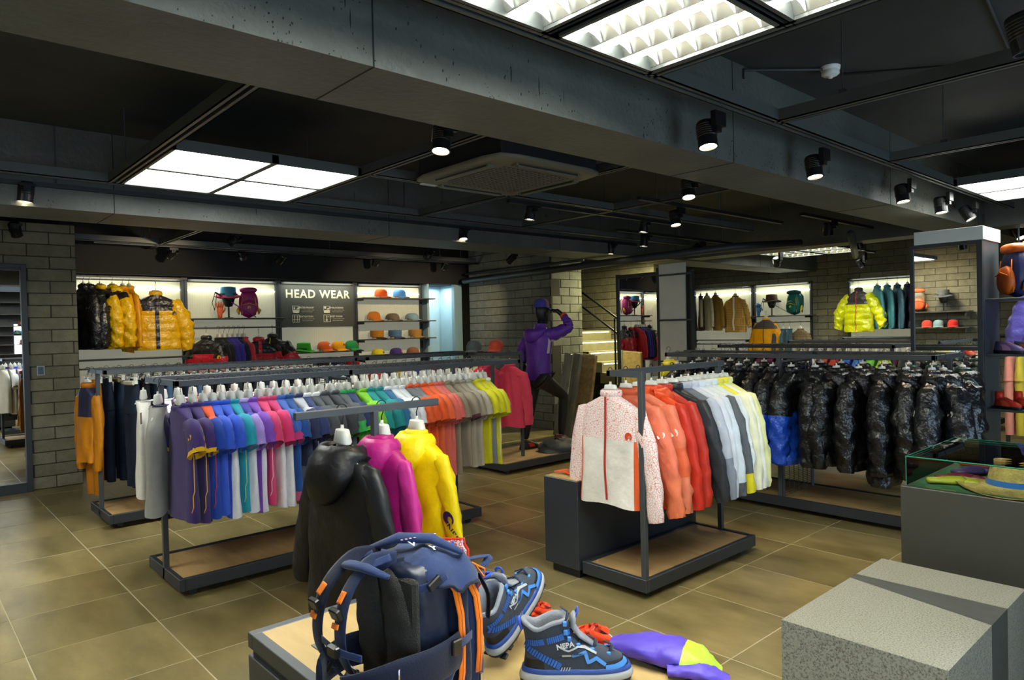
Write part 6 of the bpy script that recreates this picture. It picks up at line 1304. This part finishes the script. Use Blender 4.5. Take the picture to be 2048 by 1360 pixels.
for k in range(9): MB().box(-0.003, 0.003, -0.003, 0.003, 0, 0.001).build('small_mark', cloth('c9a0b8'), bp, loc=(0.02, -0.085 + k * 0.014, 0.437 - 0.001 * k))
# zips on the side facing +x
def zipline(pts, nm='zip'):
    z = MB().tube(pts, 0.0115, 8, flat=0.3, up=(1, 0, 0)).build(nm, ORG, bp, smooth=True); q = MB()
    for a, b in zip(pts[:-1], pts[1:]): q.tube([(a[0] + 0.0035, a[1] , a[2]), (b[0] + 0.0035, b[1], b[2])], 0.0012, 4)
    q.build('zip_teeth', cloth('c45a08'), z); return z
zipline([(0.085, -0.03, 0.378), (0.122, -0.018, 0.35), (0.138, 0.0, 0.31), (0.143, 0.012, 0.24), (0.143, 0.015, 0.16), (0.141, 0.012, 0.08), (0.136, 0.005, 0.02)])
zipline([(0.07, 0.05, 0.352), (0.11, 0.062, 0.325), (0.13, 0.078, 0.27), (0.1345, 0.084, 0.2), (0.134, 0.084, 0.12), (0.13, 0.08, 0.06)])
MB().bbox(-0.004, 0.004, -0.006, 0.006, -0.03, 0.0, 0.001).build('zip_pull', mat('bright_steel', srgb('c8c8c8'), 0.25, metal=1.0), bp, loc=(0.142, 0.08, 0.06))
MB().tube([(0.142, 0.08, 0.035), (0.15, 0.09, 0.01), (0.148, 0.075, -0.0), (0.143, 0.08, 0.03)], 0.003, 6).build('pull_cord', ORG, bp, smooth=True)
MB().tube([(0.09, 0.1, 0.345), (0.12, 0.12, 0.33), (0.11, 0.13, 0.3), (0.095, 0.105, 0.34)], 0.003, 6).build('pull_cord', ORG, bp, smooth=True)
def web(pts, w, m, nm, th=0.22, up=(0, -1, 0.2)):
    V_ = [Vector(p) for p in pts]; out = []
    for i in range(len(V_) - 1):
        p0, p1, p2, p3 = V_[max(i - 1, 0)], V_[i], V_[i + 1], V_[min(i + 2, len(V_) - 1)]
        for q in range(5):
            u = q / 5; out.append(0.5 * ((2 * p1) + (p2 - p0) * u + (2 * p0 - 5 * p1 + 4 * p2 - p3) * u * u + (3 * p1 - p0 - 3 * p2 + p3) * u ** 3))
    out.append(V_[-1]); return MB().tube(out, w / 2, 10, flat=th, up=up).build(nm, m, bp, smooth=True)
for sx, dx in ((-1, -0.02), (0.25, -0.035)):
    web([(sx * 0.06, -0.10, 0.385), (sx * 0.075 + dx, -0.17, 0.385), (sx * 0.09 + dx, -0.235, 0.33), (sx * 0.10 + dx, -0.26, 0.25), (sx * 0.105 + dx, -0.255, 0.17), (sx * 0.10 + dx, -0.22, 0.10)], 0.052, NV2 if sx < 0 else NV, 'shoulder_strap', 0.2)
    web([(sx * 0.10 + dx, -0.22, 0.10), (sx * 0.11, -0.19, 0.06), (sx * 0.12, -0.13, 0.04)], 0.024, NVL, 'webbing', 0.12)
    web([(sx * 0.07, -0.12, 0.40), (sx * 0.08 + dx, -0.18, 0.375), (sx * 0.085 + dx, -0.222, 0.34)], 0.022, NVL, 'webbing', 0.12)
    web([(sx * 0.088 + dx, -0.243, 0.335), (sx * 0.094 + dx, -0.262, 0.31)], 0.022, ORG, 'orange_strap_trim', 0.3)
    web([(sx * 0.098 + dx, -0.272, 0.262), (sx * 0.10 + dx, -0.276, 0.25)], 0.03, ORG, 'orange_strap_trim', 0.3)
    MB().bbox(-0.02, 0.02, -0.008, 0.008, -0.016, 0.016, 0.003).build('buckle', BKP, bp, loc=(sx * 0.095 + dx, -0.27, 0.285), rot=(0.4, 0, 0))
    MB().bbox(-0.018, 0.018, -0.008, 0.008, -0.022, 0.022, 0.003).build('buckle', BKP, bp, loc=(sx * 0.102 + dx, -0.235, 0.115), rot=(-0.7, 0, 0))
web([(0.09, -0.262, 0.2), (0.02, -0.285, 0.205), (-0.09, -0.268, 0.2)], 0.02, NVL, 'sternum_strap', 0.14, up=(0, -1, 0)); MB().bbox(-0.02, 0.02, -0.008, 0.008, -0.014, 0.014, 0.003).build('buckle', BKP, bp, loc=(0.01, -0.292, 0.205))
# hip belt: near wing, far wing, belt webbing and buckles
web([(0.135, 0.02, 0.15), (0.158, -0.05, 0.15), (0.165, -0.12, 0.15), (0.15, -0.19, 0.148), (0.115, -0.25, 0.135), (0.06, -0.285, 0.12)], 0.1, NV2, 'hip_belt_wing', 0.16, up=(1, 0, 0))
web([(-0.13, -0.08, 0.11), (-0.15, -0.16, 0.11), (-0.12, -0.24, 0.11), (-0.07, -0.29, 0.11)], 0.1, NV2, 'hip_belt_wing', 0.16, up=(-1, 0, 0))
web([(0.14, 0.05, 0.175), (0.165, 0.0, 0.178), (0.172, -0.045, 0.175)], 0.026, NVL, 'webbing', 0.12, up=(1, 0, 0)); MB().bbox(-0.006, 0.006, -0.016, 0.016, -0.02, 0.02, 0.003).build('buckle', BKP, bp, loc=(0.172, -0.03, 0.177))
web([(0.11, -0.25, 0.125), (0.07, -0.31, 0.09), (0.0, -0.34, 0.05), (-0.05, -0.31, 0.02)], 0.026, NVL, 'belt_webbing', 0.14); web([(0.13, -0.2, 0.10), (0.12, -0.25, 0.05), (0.13, -0.2, 0.02), (0.16, -0.08, 0.02), (0.15, 0.0, 0.04)], 0.036, NV2, 'loose_strap', 0.2)
web([(0.06, -0.28, 0.10), (0.0, -0.33, 0.07), (0.06, -0.34, 0.03), (0.12, -0.29, 0.015)], 0.03, NV, 'loose_strap', 0.2); MB().bbox(-0.03, 0.03, -0.01, 0.01, -0.02, 0.02, 0.004).build('buckle', BKP, bp, loc=(-0.03, -0.335, 0.04), rot=(0.5, 0.2, 0.3))
web([(0.13, -0.1, 0.02), (0.2, -0.2, 0.008), (0.26, -0.27, 0.006)], 0.028, NV2, 'loose_strap', 0.18, up=(0, 0, 1))
MB().tube([(0.145, -0.19, 0.12), (0.155, -0.2, 0.14), (0.155, -0.2, 0.17), (0.145, -0.19, 0.185)], 0.003, 6).build('belt_ring', mat('bright_steel', srgb('c8c8c8'), 0.25, metal=1.0), bp, smooth=True)
# compression strap, buckle under the lid, side pocket, rear loops
web([(0.11, -0.12, 0.33), (0.14, -0.06, 0.345), (0.14, -0.03, 0.355)], 0.022, NVL, 'lid_strap', 0.14, up=(1, 0, 0)); MB().bbox(-0.006, 0.006, -0.022, 0.022, -0.012, 0.012, 0.003).build('buckle', BKP, bp, loc=(0.138, -0.07, 0.345), rot=(0.5, 0, 0))
web([(0.135, -0.09, 0.0), (0.15, -0.05, 0.1), (0.145, -0.02, 0.13)], 0.05, NV, 'side_pocket', 0.3, up=(1, 0, 0))
web([(0.02, 0.13, 0.33), (0.06, 0.19, 0.335), (0.07, 0.15, 0.31)], 0.028, NVL, 'rear_loop', 0.14, up=(0, 0, 1)); web([(0.09, 0.12, 0.31), (0.11, 0.14, 0.25), (0.10, 0.145, 0.18)], 0.02, BKP, 'rear_strap', 0.2, up=(0, 1, 0))
# ------------------------------------------------------------------ hiking boots
def boot(lab, M):
    t = thing('hiking_boot', lab, 'boot', (0, 0, 0)); t.matrix_world = M
    DK, GRY, BLU, BLL, PG = cloth('343a44', 'knit'), cloth('8d9096', 'knit'), cloth('2460b4', 'shell'), cloth('4484cc', 'shell'), cloth('a4a6a4', 'shell'); BK = cloth('191a1d', 'shell')
    n = 40
    def prm(h):
        # heel x, front x, half width at height h
        K_ = ((0.0, -0.005, 0.30, 0.048), (0.03, 0.0, 0.302, 0.05), (0.05, 0.004, 0.296, 0.0495), (0.065, 0.006, 0.282, 0.048), (0.08, 0.008, 0.25, 0.045), (0.095, 0.009, 0.205, 0.042), (0.11, 0.01, 0.165, 0.040), (0.13, 0.008, 0.14, 0.039), (0.15, 0.004, 0.13, 0.039), (0.175, 0.0, 0.128, 0.04))
        for a, b in zip(K_[:-1], K_[1:]):
            if h <= b[0]: u = (h - a[0]) / (b[0] - a[0]); return [a[q] + (b[q] - a[q]) * u for q in (1, 2, 3)]
        return K_[-1][1:]
    def sf(th, h, off=0.0):
        xh, xf, w = prm(h); c, s_ = math.cos(th), math.sin(th); cx = (xh + xf) / 2; a = (xf - xh) / 2
        waist = 1 - (0.13 * math.exp(-((cx + a * c - 0.13) / 0.05) ** 2) if h < 0.09 else 0)
        zc = h - (0.028 * max(0, c) ** 2 * 0 + 0.0)
        top = 0.0
        if h > 0.14: top = -0.022 * math.exp(-((c + 0.35) / 0.45) ** 2) * (h - 0.14) / 0.035   # dip at the ankle
        p = Vector((cx + (a + off) * math.copysign(abs(c) ** 0.9, c), (w * waist + off) * math.copysign(abs(s_) ** 0.75, s_) * (1 + 0.06 * c), zc + top)); return p
    def rings(hs, off, nm, m, mfn=None, cap_=False):
        A = [[tuple(sf(2 * PI * j / n, h, o_)) for j in range(n)] for h, o_ in zip(hs, off)]
        b = MB(); b.grid(A, wrap=True, mfn=mfn)
        if cap_: b.add(A[0], [tuple(range(n))[::-1]])
        return b.build(nm, m, t, smooth=True)
    rings([0.0, 0.004, 0.012, 0.014], [-0.002, 0.004, 0.005, 0.0], 'outsole', BK, cap_=True)
    rings([0.012, 0.016, 0.024, 0.034, 0.038], [0.003, 0.008, 0.009, 0.006, 0.0], 'midsole', PG)
    rings([0.034, 0.037, 0.046, 0.049], [0.003, 0.0055, 0.0045, 0.0], 'blue_midsole_band', [cloth('2b4a90', 'shell')])
    hs = [0.04, 0.05, 0.058, 0.066, 0.074, 0.082, 0.09, 0.1, 0.11, 0.12, 0.13, 0.14, 0.15, 0.162, 0.175]
    rings(hs, [0.001] * len(hs), 'upper', [DK, BK], mfn=lambda i, j: 1 if (i < 3 and (j < 7 or j > 32)) or (i < 4 and 14 < j < 26) else 0)
    A = [[tuple(sf(2 * PI * j / n, 0.172, o_) + Vector((0, 0, dz))) for j in range(n)] for o_, dz in ((0.002, 0), (0.004, 0.006), (0.0, 0.011), (-0.008, 0.009), (-0.013, -0.002), (-0.015, -0.03), (-0.016, -0.08), (-0.02, -0.11))]
    MB().grid(A, wrap=True).build('padded_collar', GRY, t, smooth=True)
    top = [Vector((prm(h)[1] + 0.003, 0, h)) for h in (0.07, 0.08, 0.095, 0.11, 0.13, 0.15, 0.175)]
    def band(path, hw, m, nm, off=0.0035, seg=7, dash=False, side=-1):
        A = []; 
        for k in range(len(path) - 1):
            for q in range(seg):
                u = q / seg; x = path[k][0] + (path[k + 1][0] - path[k][0]) * u; h = path[k][1] + (path[k + 1][1] - path[k][1]) * u; A.append((x, h))
        A.append(path[-1]); R1 = []
        def at(x, h):
            xh, xf, w = prm(h); c = max(-0.995, min(0.995, (x - (xh + xf) / 2) / ((xf - xh) / 2))); c = math.copysign(abs(c) ** (1 / 0.9), c); th = math.acos(c); return sf(th if side > 0 else -th, h, off)
        rows = []
        for i, (x, h) in enumerate(A):
            x2, h2 = A[min(i + 1, len(A) - 1)]; x1, h1 = A[max(i - 1, 0)]; dx, dh = x2 - x1, h2 - h1; L_ = math.hypot(dx, dh) or 1; nx, nh = -dh / L_, dx / L_
            rows.append([tuple(at(x + nx * hw * q, h + nh * hw * q)) for q in (-1, -0.3, 0.3, 1)])
        b = MB()
        if dash:
            for i in range(len(rows) - 1): r0 = rows[i]; r1 = [tuple(Vector(p).lerp(Vector(q), 0.72)) for p, q in zip(rows[i], rows[i + 1])]; b.grid([r0, r1])
        else: b.grid(rows)
        return b.build(nm, m, t, smooth=True)
    for sd in (-1, 1):
        band([(0.012, 0.118), (0.045, 0.122), (0.06, 0.126)], 0.0085, BLU, 'blue_band', seg=6, dash=True, side=sd); band([(0.068, 0.127), (0.1, 0.135), (0.112, 0.138)], 0.0085, BLU, 'blue_band', seg=6, dash=True, side=sd)
        band([(0.012, 0.105), (0.05, 0.085), (0.095, 0.062), (0.105, 0.057)], 0.009, BLU, 'blue_band', seg=6, dash=True, side=sd)
        band([(0.118, 0.142), (0.128, 0.146)], 0.007, BLU, 'blue_patch', side=sd)
        band([(0.10, 0.112), (0.115, 0.103), (0.125, 0.1), (0.15, 0.108), (0.168, 0.104), (0.2, 0.088)], 0.0022, PG, 'grey_piping', off=0.005, side=sd)
        band([(0.135, 0.085), (0.17, 0.093), (0.178, 0.068), (0.2, 0.078), (0.225, 0.06)], 0.0045, BLL, 'zigzag', off=0.004, side=sd)
        band([(0.225, 0.052), (0.25, 0.052), (0.272, 0.056), (0.285, 0.062)], 0.007, BLL, 'toe_guard', off=0.004, side=sd)
        for k in range(4): band([(0.105 + 0.007 * k, 0.046), (0.109 + 0.007 * k, 0.056)], 0.0013, PG, 'side_tick', off=0.005, side=sd)
    for k, p in enumerate(top[1:]):
        w_ = 0.02 + 0.003 * k; l = MB(); l.tube([(p.x - 0.012, -w_, p.z + 0.002), (p.x + 0.003, 0, p.z + 0.010), (p.x - 0.012, w_, p.z + 0.002)], 0.0026, 6).tube([(p.x - 0.012, -w_, p.z + 0.002), (p.x - 0.002, 0, p.z + 0.016), (p.x - 0.02, w_, p.z + 0.018)], 0.0026, 6); l.build('lace', cloth('22283a', 'knit'), t, smooth=True)
        for s_ in (-1, 1): MB().bbox(-0.006, 0.006, -0.004, 0.004, -0.007, 0.007, 0.002).build('eyelet', BLL, t, loc=(p.x - 0.014, s_ * (w_ + 0.004), p.z - 0.002))
    MB().tube([(0.2, 0, 0.098), (0.16, 0, 0.128), (0.142, 0, 0.155), (0.145, 0, 0.178), (0.148, 0, 0.188)], [0.018, 0.024, 0.028, 0.027, 0.016], 12, flat=0.3, up=(1, 0, 0.4)).build('tongue', GRY, t, smooth=True)
    MB().tube([(0.15, -0.013, 0.18), (0.155, -0.012, 0.192), (0.157, -0.006, 0.2), (0.157, 0.006, 0.2), (0.155, 0.012, 0.192), (0.15, 0.013, 0.18)], [0.005] * 6, 8, flat=0.5, up=(1, 0, 0)).build('pull_loop', cloth('3a55c0'), t, smooth=True)
    MB().tube([(0.0, -0.011, 0.15), (-0.006, -0.01, 0.168), (-0.008, -0.004, 0.178), (-0.008, 0.004, 0.178), (-0.006, 0.01, 0.168), (0.0, 0.011, 0.15)], [0.0045] * 6, 8).build('heel_loop', cloth('3a55c0'), t, smooth=True)
    lug = MB()
    for k in range(9):
        x = 0.01 + k * 0.033; w_ = prm(0)[2] * (0.8 if 2 < k < 5 else 1.0)
        for yy in (-0.6, 0.0, 0.6): lug.bbox(x - 0.01, x + 0.01, yy * w_ - 0.011, yy * w_ + 0.011, -0.006, 0.001, 0.002)
    lug.build('tread_lugs', BK, t)
    lettering('NEPA', 0.02, cloth('c9ccd0'), t, frame_M(tuple(sf(-1.2, 0.114, 0.006)), (1, 0.0, 0.18), (0, 0, 1)), bold=0.0006)
    MB().bbox(-0.013, 0.013, -0.001, 0.0, -0.005, 0.005, 0.0004).build('side_label', cloth('a8aa98'), t, loc=tuple(sf(-1.55, 0.088, 0.004)))
    return t
boot('blue and charcoal hiking boot standing upright on the display table', Matrix.Translation((-1.445, 1.31, TZ + 0.006)) @ Matrix.Rotation(math.radians(49), 4, 'Z'))
# second boot: toe down towards the camera's left, sole turned to the upper right
xd = Vector((-0.22, 0.80, 0.48)).normalized(); zd = Vector((0.12, -0.45, 0.85)); zd = (zd - xd * zd.dot(xd)).normalized(); yd = zd.cross(xd)
M2 = Matrix((xd, yd, zd)).transposed().to_4x4(); M2.translation = Vector((-1.575, 1.315, TZ + 0.03))
boot('second hiking boot tipped back with toe up beside its upright mate', M2)
# ------------------------------------------------------------------ cloth items on the table
def patt(key, bg, fg_, sc):
    if key in MATS: return MATS[key]
    m = mat(key, srgb(bg), 0.8); nt = m.node_tree; N, L = nt.nodes, nt.links; tc = N.new('ShaderNodeTexCoord'); v = N.new('ShaderNodeTexVoronoi'); v.inputs['Scale'].default_value = sc; v.inputs['Randomness'].default_value = 0.35; L.new(tc.outputs['Object'], v.inputs['Vector'])
    r = N.new('ShaderNodeValToRGB'); e = r.color_ramp.elements; e[0].position = 0.22; e[0].color = (*srgb(bg), 1); e[1].position = 0.27; e[1].color = (*srgb(fg_), 1); q = e.new(0.42); q.color = (*srgb(fg_), 1); q = e.new(0.47); q.color = (*srgb(bg), 1); L.new(v.outputs['Distance'], r.inputs[0]); L.new(r.outputs[0], N['Principled BSDF'].inputs['Base Color']); return m
PT = patt('print_cloth', 'd9c8c4', 'd03a26', 62)
hd = thing('printed_hood', 'red and white printed hood standing behind the navy backpack', 'hood', (-1.98, 1.47, TZ), 0.75)
A = []
for i in range(15):
    u = i / 14; z = 0.26 * u; w_ = (0.022 + 0.036 * math.sin(min(1, u * 1.12) * PI * 0.62)) * (1 if u < 0.9 else 0.75); d_ = 0.016 + 0.014 * math.sin(u * PI)
    A.append([(w_ * math.cos(t) + 0.004 * math.sin(7 * u), d_ * math.sin(t) + 0.004 * math.sin(5 * t + 9 * u), z) for t in [2 * PI * j / 20 for j in range(20)]])
MB().grid(A, wrap=True).build('hood_cloth', PT, hd, smooth=True)
MB().tube([(p[0][0] + 0.003, 0, p[0][2]) for p in A] + [(A[-1][10][0] - 0.002, 0, A[-1][10][2])] + [(p[10][0] - 0.003, 0, p[10][2]) for p in A[::-1]], 0.0045, 6).build('red_binding', cloth('d8301c'), hd, smooth=True)
MB().tube([(0.01, -0.03, 0.26), (0.015, -0.034, 0.2), (0.012, -0.03, 0.15)], 0.004, 6).build('blue_cord', cloth('2c4ab8'), hd, smooth=True)
sk = thing('red_sock', 'bright red sock with blue rolled rim standing behind the boots', 'sock', (-1.89, 1.545, TZ), 0.6); A = []
for i in range(12):
    u = i / 11; A.append([((0.03 + 0.012 * u) * math.cos(t) + 0.004 * math.sin(3 * t + 6 * u) - 0.02 * math.sin(u * 2), (0.022 + 0.01 * u) * math.sin(t), 0.008 + 0.12 * u + 0.01 * math.cos(t) * u) for t in [2 * PI * j / 18 for j in range(18)]])
MB().grid(A, wrap=True).build('sock_leg', cloth('e03418'), sk, smooth=True)
MB().tube([A[-1][j % 18] for j in range(19)], 0.006, 8).build('blue_rim', cloth('2f55c0'), sk, smooth=True)
MB().tube([(-0.01, 0, 0.02), (0.06, -0.01, 0.03), (0.13, -0.03, 0.018), (0.17, -0.05, 0.008)], [0.02, 0.034, 0.03, 0.012], 12, flat=0.45).build('sock_foot', cloth('e03c1c'), sk, smooth=True)
for (x, y, rz, lab, ln) in ((-1.72, 1.64, 0.7, 'crumpled red orange cloth at the table edge behind the leaning boot', 0.06), (-1.47, 1.64, 0.2, 'crumpled red orange cloth with white edge behind the upright boot', 0.08)):
    t = thing('crumpled_cloth', lab, 'cloth', (x, y, TZ), rz); A = []
    for i in range(9):
        u = i / 8; A.append([((ln * math.cos(u * PI / 2) + 0.014 * math.sin(4 * a + i)) * math.cos(a), (ln * 0.45 * math.cos(u * PI / 2) + 0.012 * math.sin(5 * a + i * 2)) * math.sin(a), 0.005 + 0.045 * math.sin(u * PI / 2) + 0.012 * math.sin(3 * a + i) * u) for a in [2 * PI * j / 20 for j in range(20)]])
    MB().grid(A, wrap=True).build('cloth', cloth('e2451e'), t, smooth=True)
    MB().tube([tuple(Vector(A[1][j]) + Vector((0, 0, 0.004))) for j in range(0, 9)], 0.005, 6).build('pale_edge', cloth('e8ddd4'), t, smooth=True)
pj = thing('purple_jacket', 'purple jacket with lime panel bundled on the table corner beside the boots', 'jacket', (-1.22, 1.665, TZ - 0.004), 0.0)
def bundle(pts, rs, m, nm, fl=0.5, seed=1, two=None, cut=99):
    P2, R2 = [], []; n = len(pts); wf = wob(seed); A = []
    for i in range(n - 1):
        for q in range(6): u = q / 6; P2.append(Vector(pts[i]).lerp(Vector(pts[i + 1]), u)); R2.append(rs[i] + (rs[i + 1] - rs[i]) * u)
    P2.append(Vector(pts[-1])); R2.append(rs[-1])
    for i, (p, r) in enumerate(zip(P2, R2)):
        t_ = (P2[min(i + 1, len(P2) - 1)] - P2[max(i - 1, 0)]).normalized(); sd = t_.cross(Vector((0, 0, 1))).normalized(); up = sd.cross(t_); ring = []
        for j in range(26):
            a_ = 2 * PI * j / 26; k = 1 + 0.16 * wf(a_ * 1.3, i * 0.35) + 0.05 * math.sin(6 * a_ + i * 0.9); ring.append(tuple(p + sd * r * k * math.cos(a_) + up * r * fl * k * math.sin(a_)))
        A.append(ring)
    return MB().grid(A, wrap=True, mfn=lambda i, j: 1 if i >= cut else 0).build(nm, [m, two or m], pj, smooth=True)
PU, LI = cloth('5a46b8', 'shell'), cloth('b4dc3a', 'shell')
bundle([(-0.17, -0.03, 0.03), (-0.08, 0.0, 0.042), (0.0, 0.03, 0.04), (0.07, 0.06, 0.03), (0.12, 0.085, -0.01)], [0.035, 0.065, 0.075, 0.07, 0.045], PU, 'jacket_body', 0.5, 3, LI, 15)
bundle([(-0.10, 0.03, 0.03), (-0.01, 0.07, 0.02), (0.06, 0.11, -0.05), (0.09, 0.13, -0.12)], [0.03, 0.045, 0.045, 0.03], PU, 'jacket_sleeve', 0.55, 9)
bundle([(0.03, -0.03, 0.02), (0.10, 0.02, 0.025), (0.17, 0.06, 0.0)], [0.03, 0.045, 0.03], PU, 'jacket_sleeve', 0.5, 14)
# ------------------------------------------------------------------ goods on the mirror fixture shelves and beyond
t = pack('navy and orange backpack on the top shelf of the mirror fixture', -1.49, 6.92, 1.70, -0.9, '2a2a55', 'd8641e', 'e87a20', 0.92)
for i, (x, y, z, c1, c2, lab) in enumerate(((-1.55, 6.78, 1.25, '6a5a8a', 'c08ac0', 'purple and orange trainer on the middle shelf, left one'), (-1.44, 6.86, 1.25, '5a5f78', 'c86a3a', 'grey and purple trainer on the middle shelf, right one'), (-1.56, 6.78, 0.80, 'c03020', 'd85a3a', 'red high shoe on the lower shelf, left one'), (-1.45, 6.86, 0.80, 'c8331f', 'd85a3a', 'red high shoe on the lower shelf, right one'))):
    tt = trainer(lab, (x, y, z + 0.001), -0.5, c1, c2, 0, 0.92 if i < 2 else 0.85, 'e8803a' if i < 2 else 'a82a20')
    if i > 1: MB().lathe([(0.036, 0.09), (0.038, 0.13), (0.036, 0.16), (0.03, 0.16), (0.03, 0.1)], 16).build('ankle_shaft', cloth('c8301c', 'shell'), tt, loc=(-0.045, 0, 0), smooth=True)
rack('tall black rack with pastel trousers beyond the mirror fixture', -1.95, -1.1, 8.1, 8.7, [(-1.9, 8.4), (-1.15, 8.4)], [(-1.95, 8.25, -1.1, 8.25)], [])
for i, (c_, nm) in enumerate((('d98a78', 'peach'), ('c9b23a', 'mustard yellow'), ('7fb89a', 'mint'), ('2f8a8c', 'teal'), ('3a6fae', 'mid blue'), ('e2e2e0', 'white'))):
    trousers(nm + ' trousers on the rack beyond the mirror fixture', -1.84 + i * 0.09, 8.25, HZ, PI / 2, c_, w=0.13, L=0.9, kind='knit'); hanger(-1.84 + i * 0.09, 8.25, HZ, PI / 2, 'clip hanger on the pastel trouser rack', 'clip hangers on the pastel trouser rack', clip=True)
wr = thing('wall_rail', 'steel rail on the cross beam holding the violet down jacket', 'rail', (-1.5, 8.92, 1.95)); MB().box(-0.5, 0.6, -0.02, 0.0, -0.02, 0.02).cyl((0.5, -0.01, 0.0), (0.5, -0.01, 0.58), 0.01, n=8).cyl((-0.4, -0.01, 0.0), (-0.4, -0.01, 0.58), 0.01, n=8).build('rail', STEEL, wr)
garment('violet quilted down jacket hanging beyond the mirror fixture', 'down jacket', -1.62, 8.91, 1.975, 0.0, ph('6a5fc0', c=dict(side='4a3c80'), placket='4a3c60', seed=700, len=0.4, w=0.24, out=0.3), name='down_jacket'); hanger(-1.62, 8.91, 1.975, 0, 'white hanger of the violet down jacket', None)

for i, (c1, c2, nm, yy, zz) in enumerate((('b03a28', '888888', 'red', 2.22, 1.866), ('2f6f9a', '99aa44', 'blue', 2.15, 1.666), ('b8782a', '333333', 'ochre', 2.24, 1.466))):
    trainer(nm + ' trainer on the lit shoe shelf, seen only in the left mirror', (1.0, yy, zz), 2.6, c1, c2)
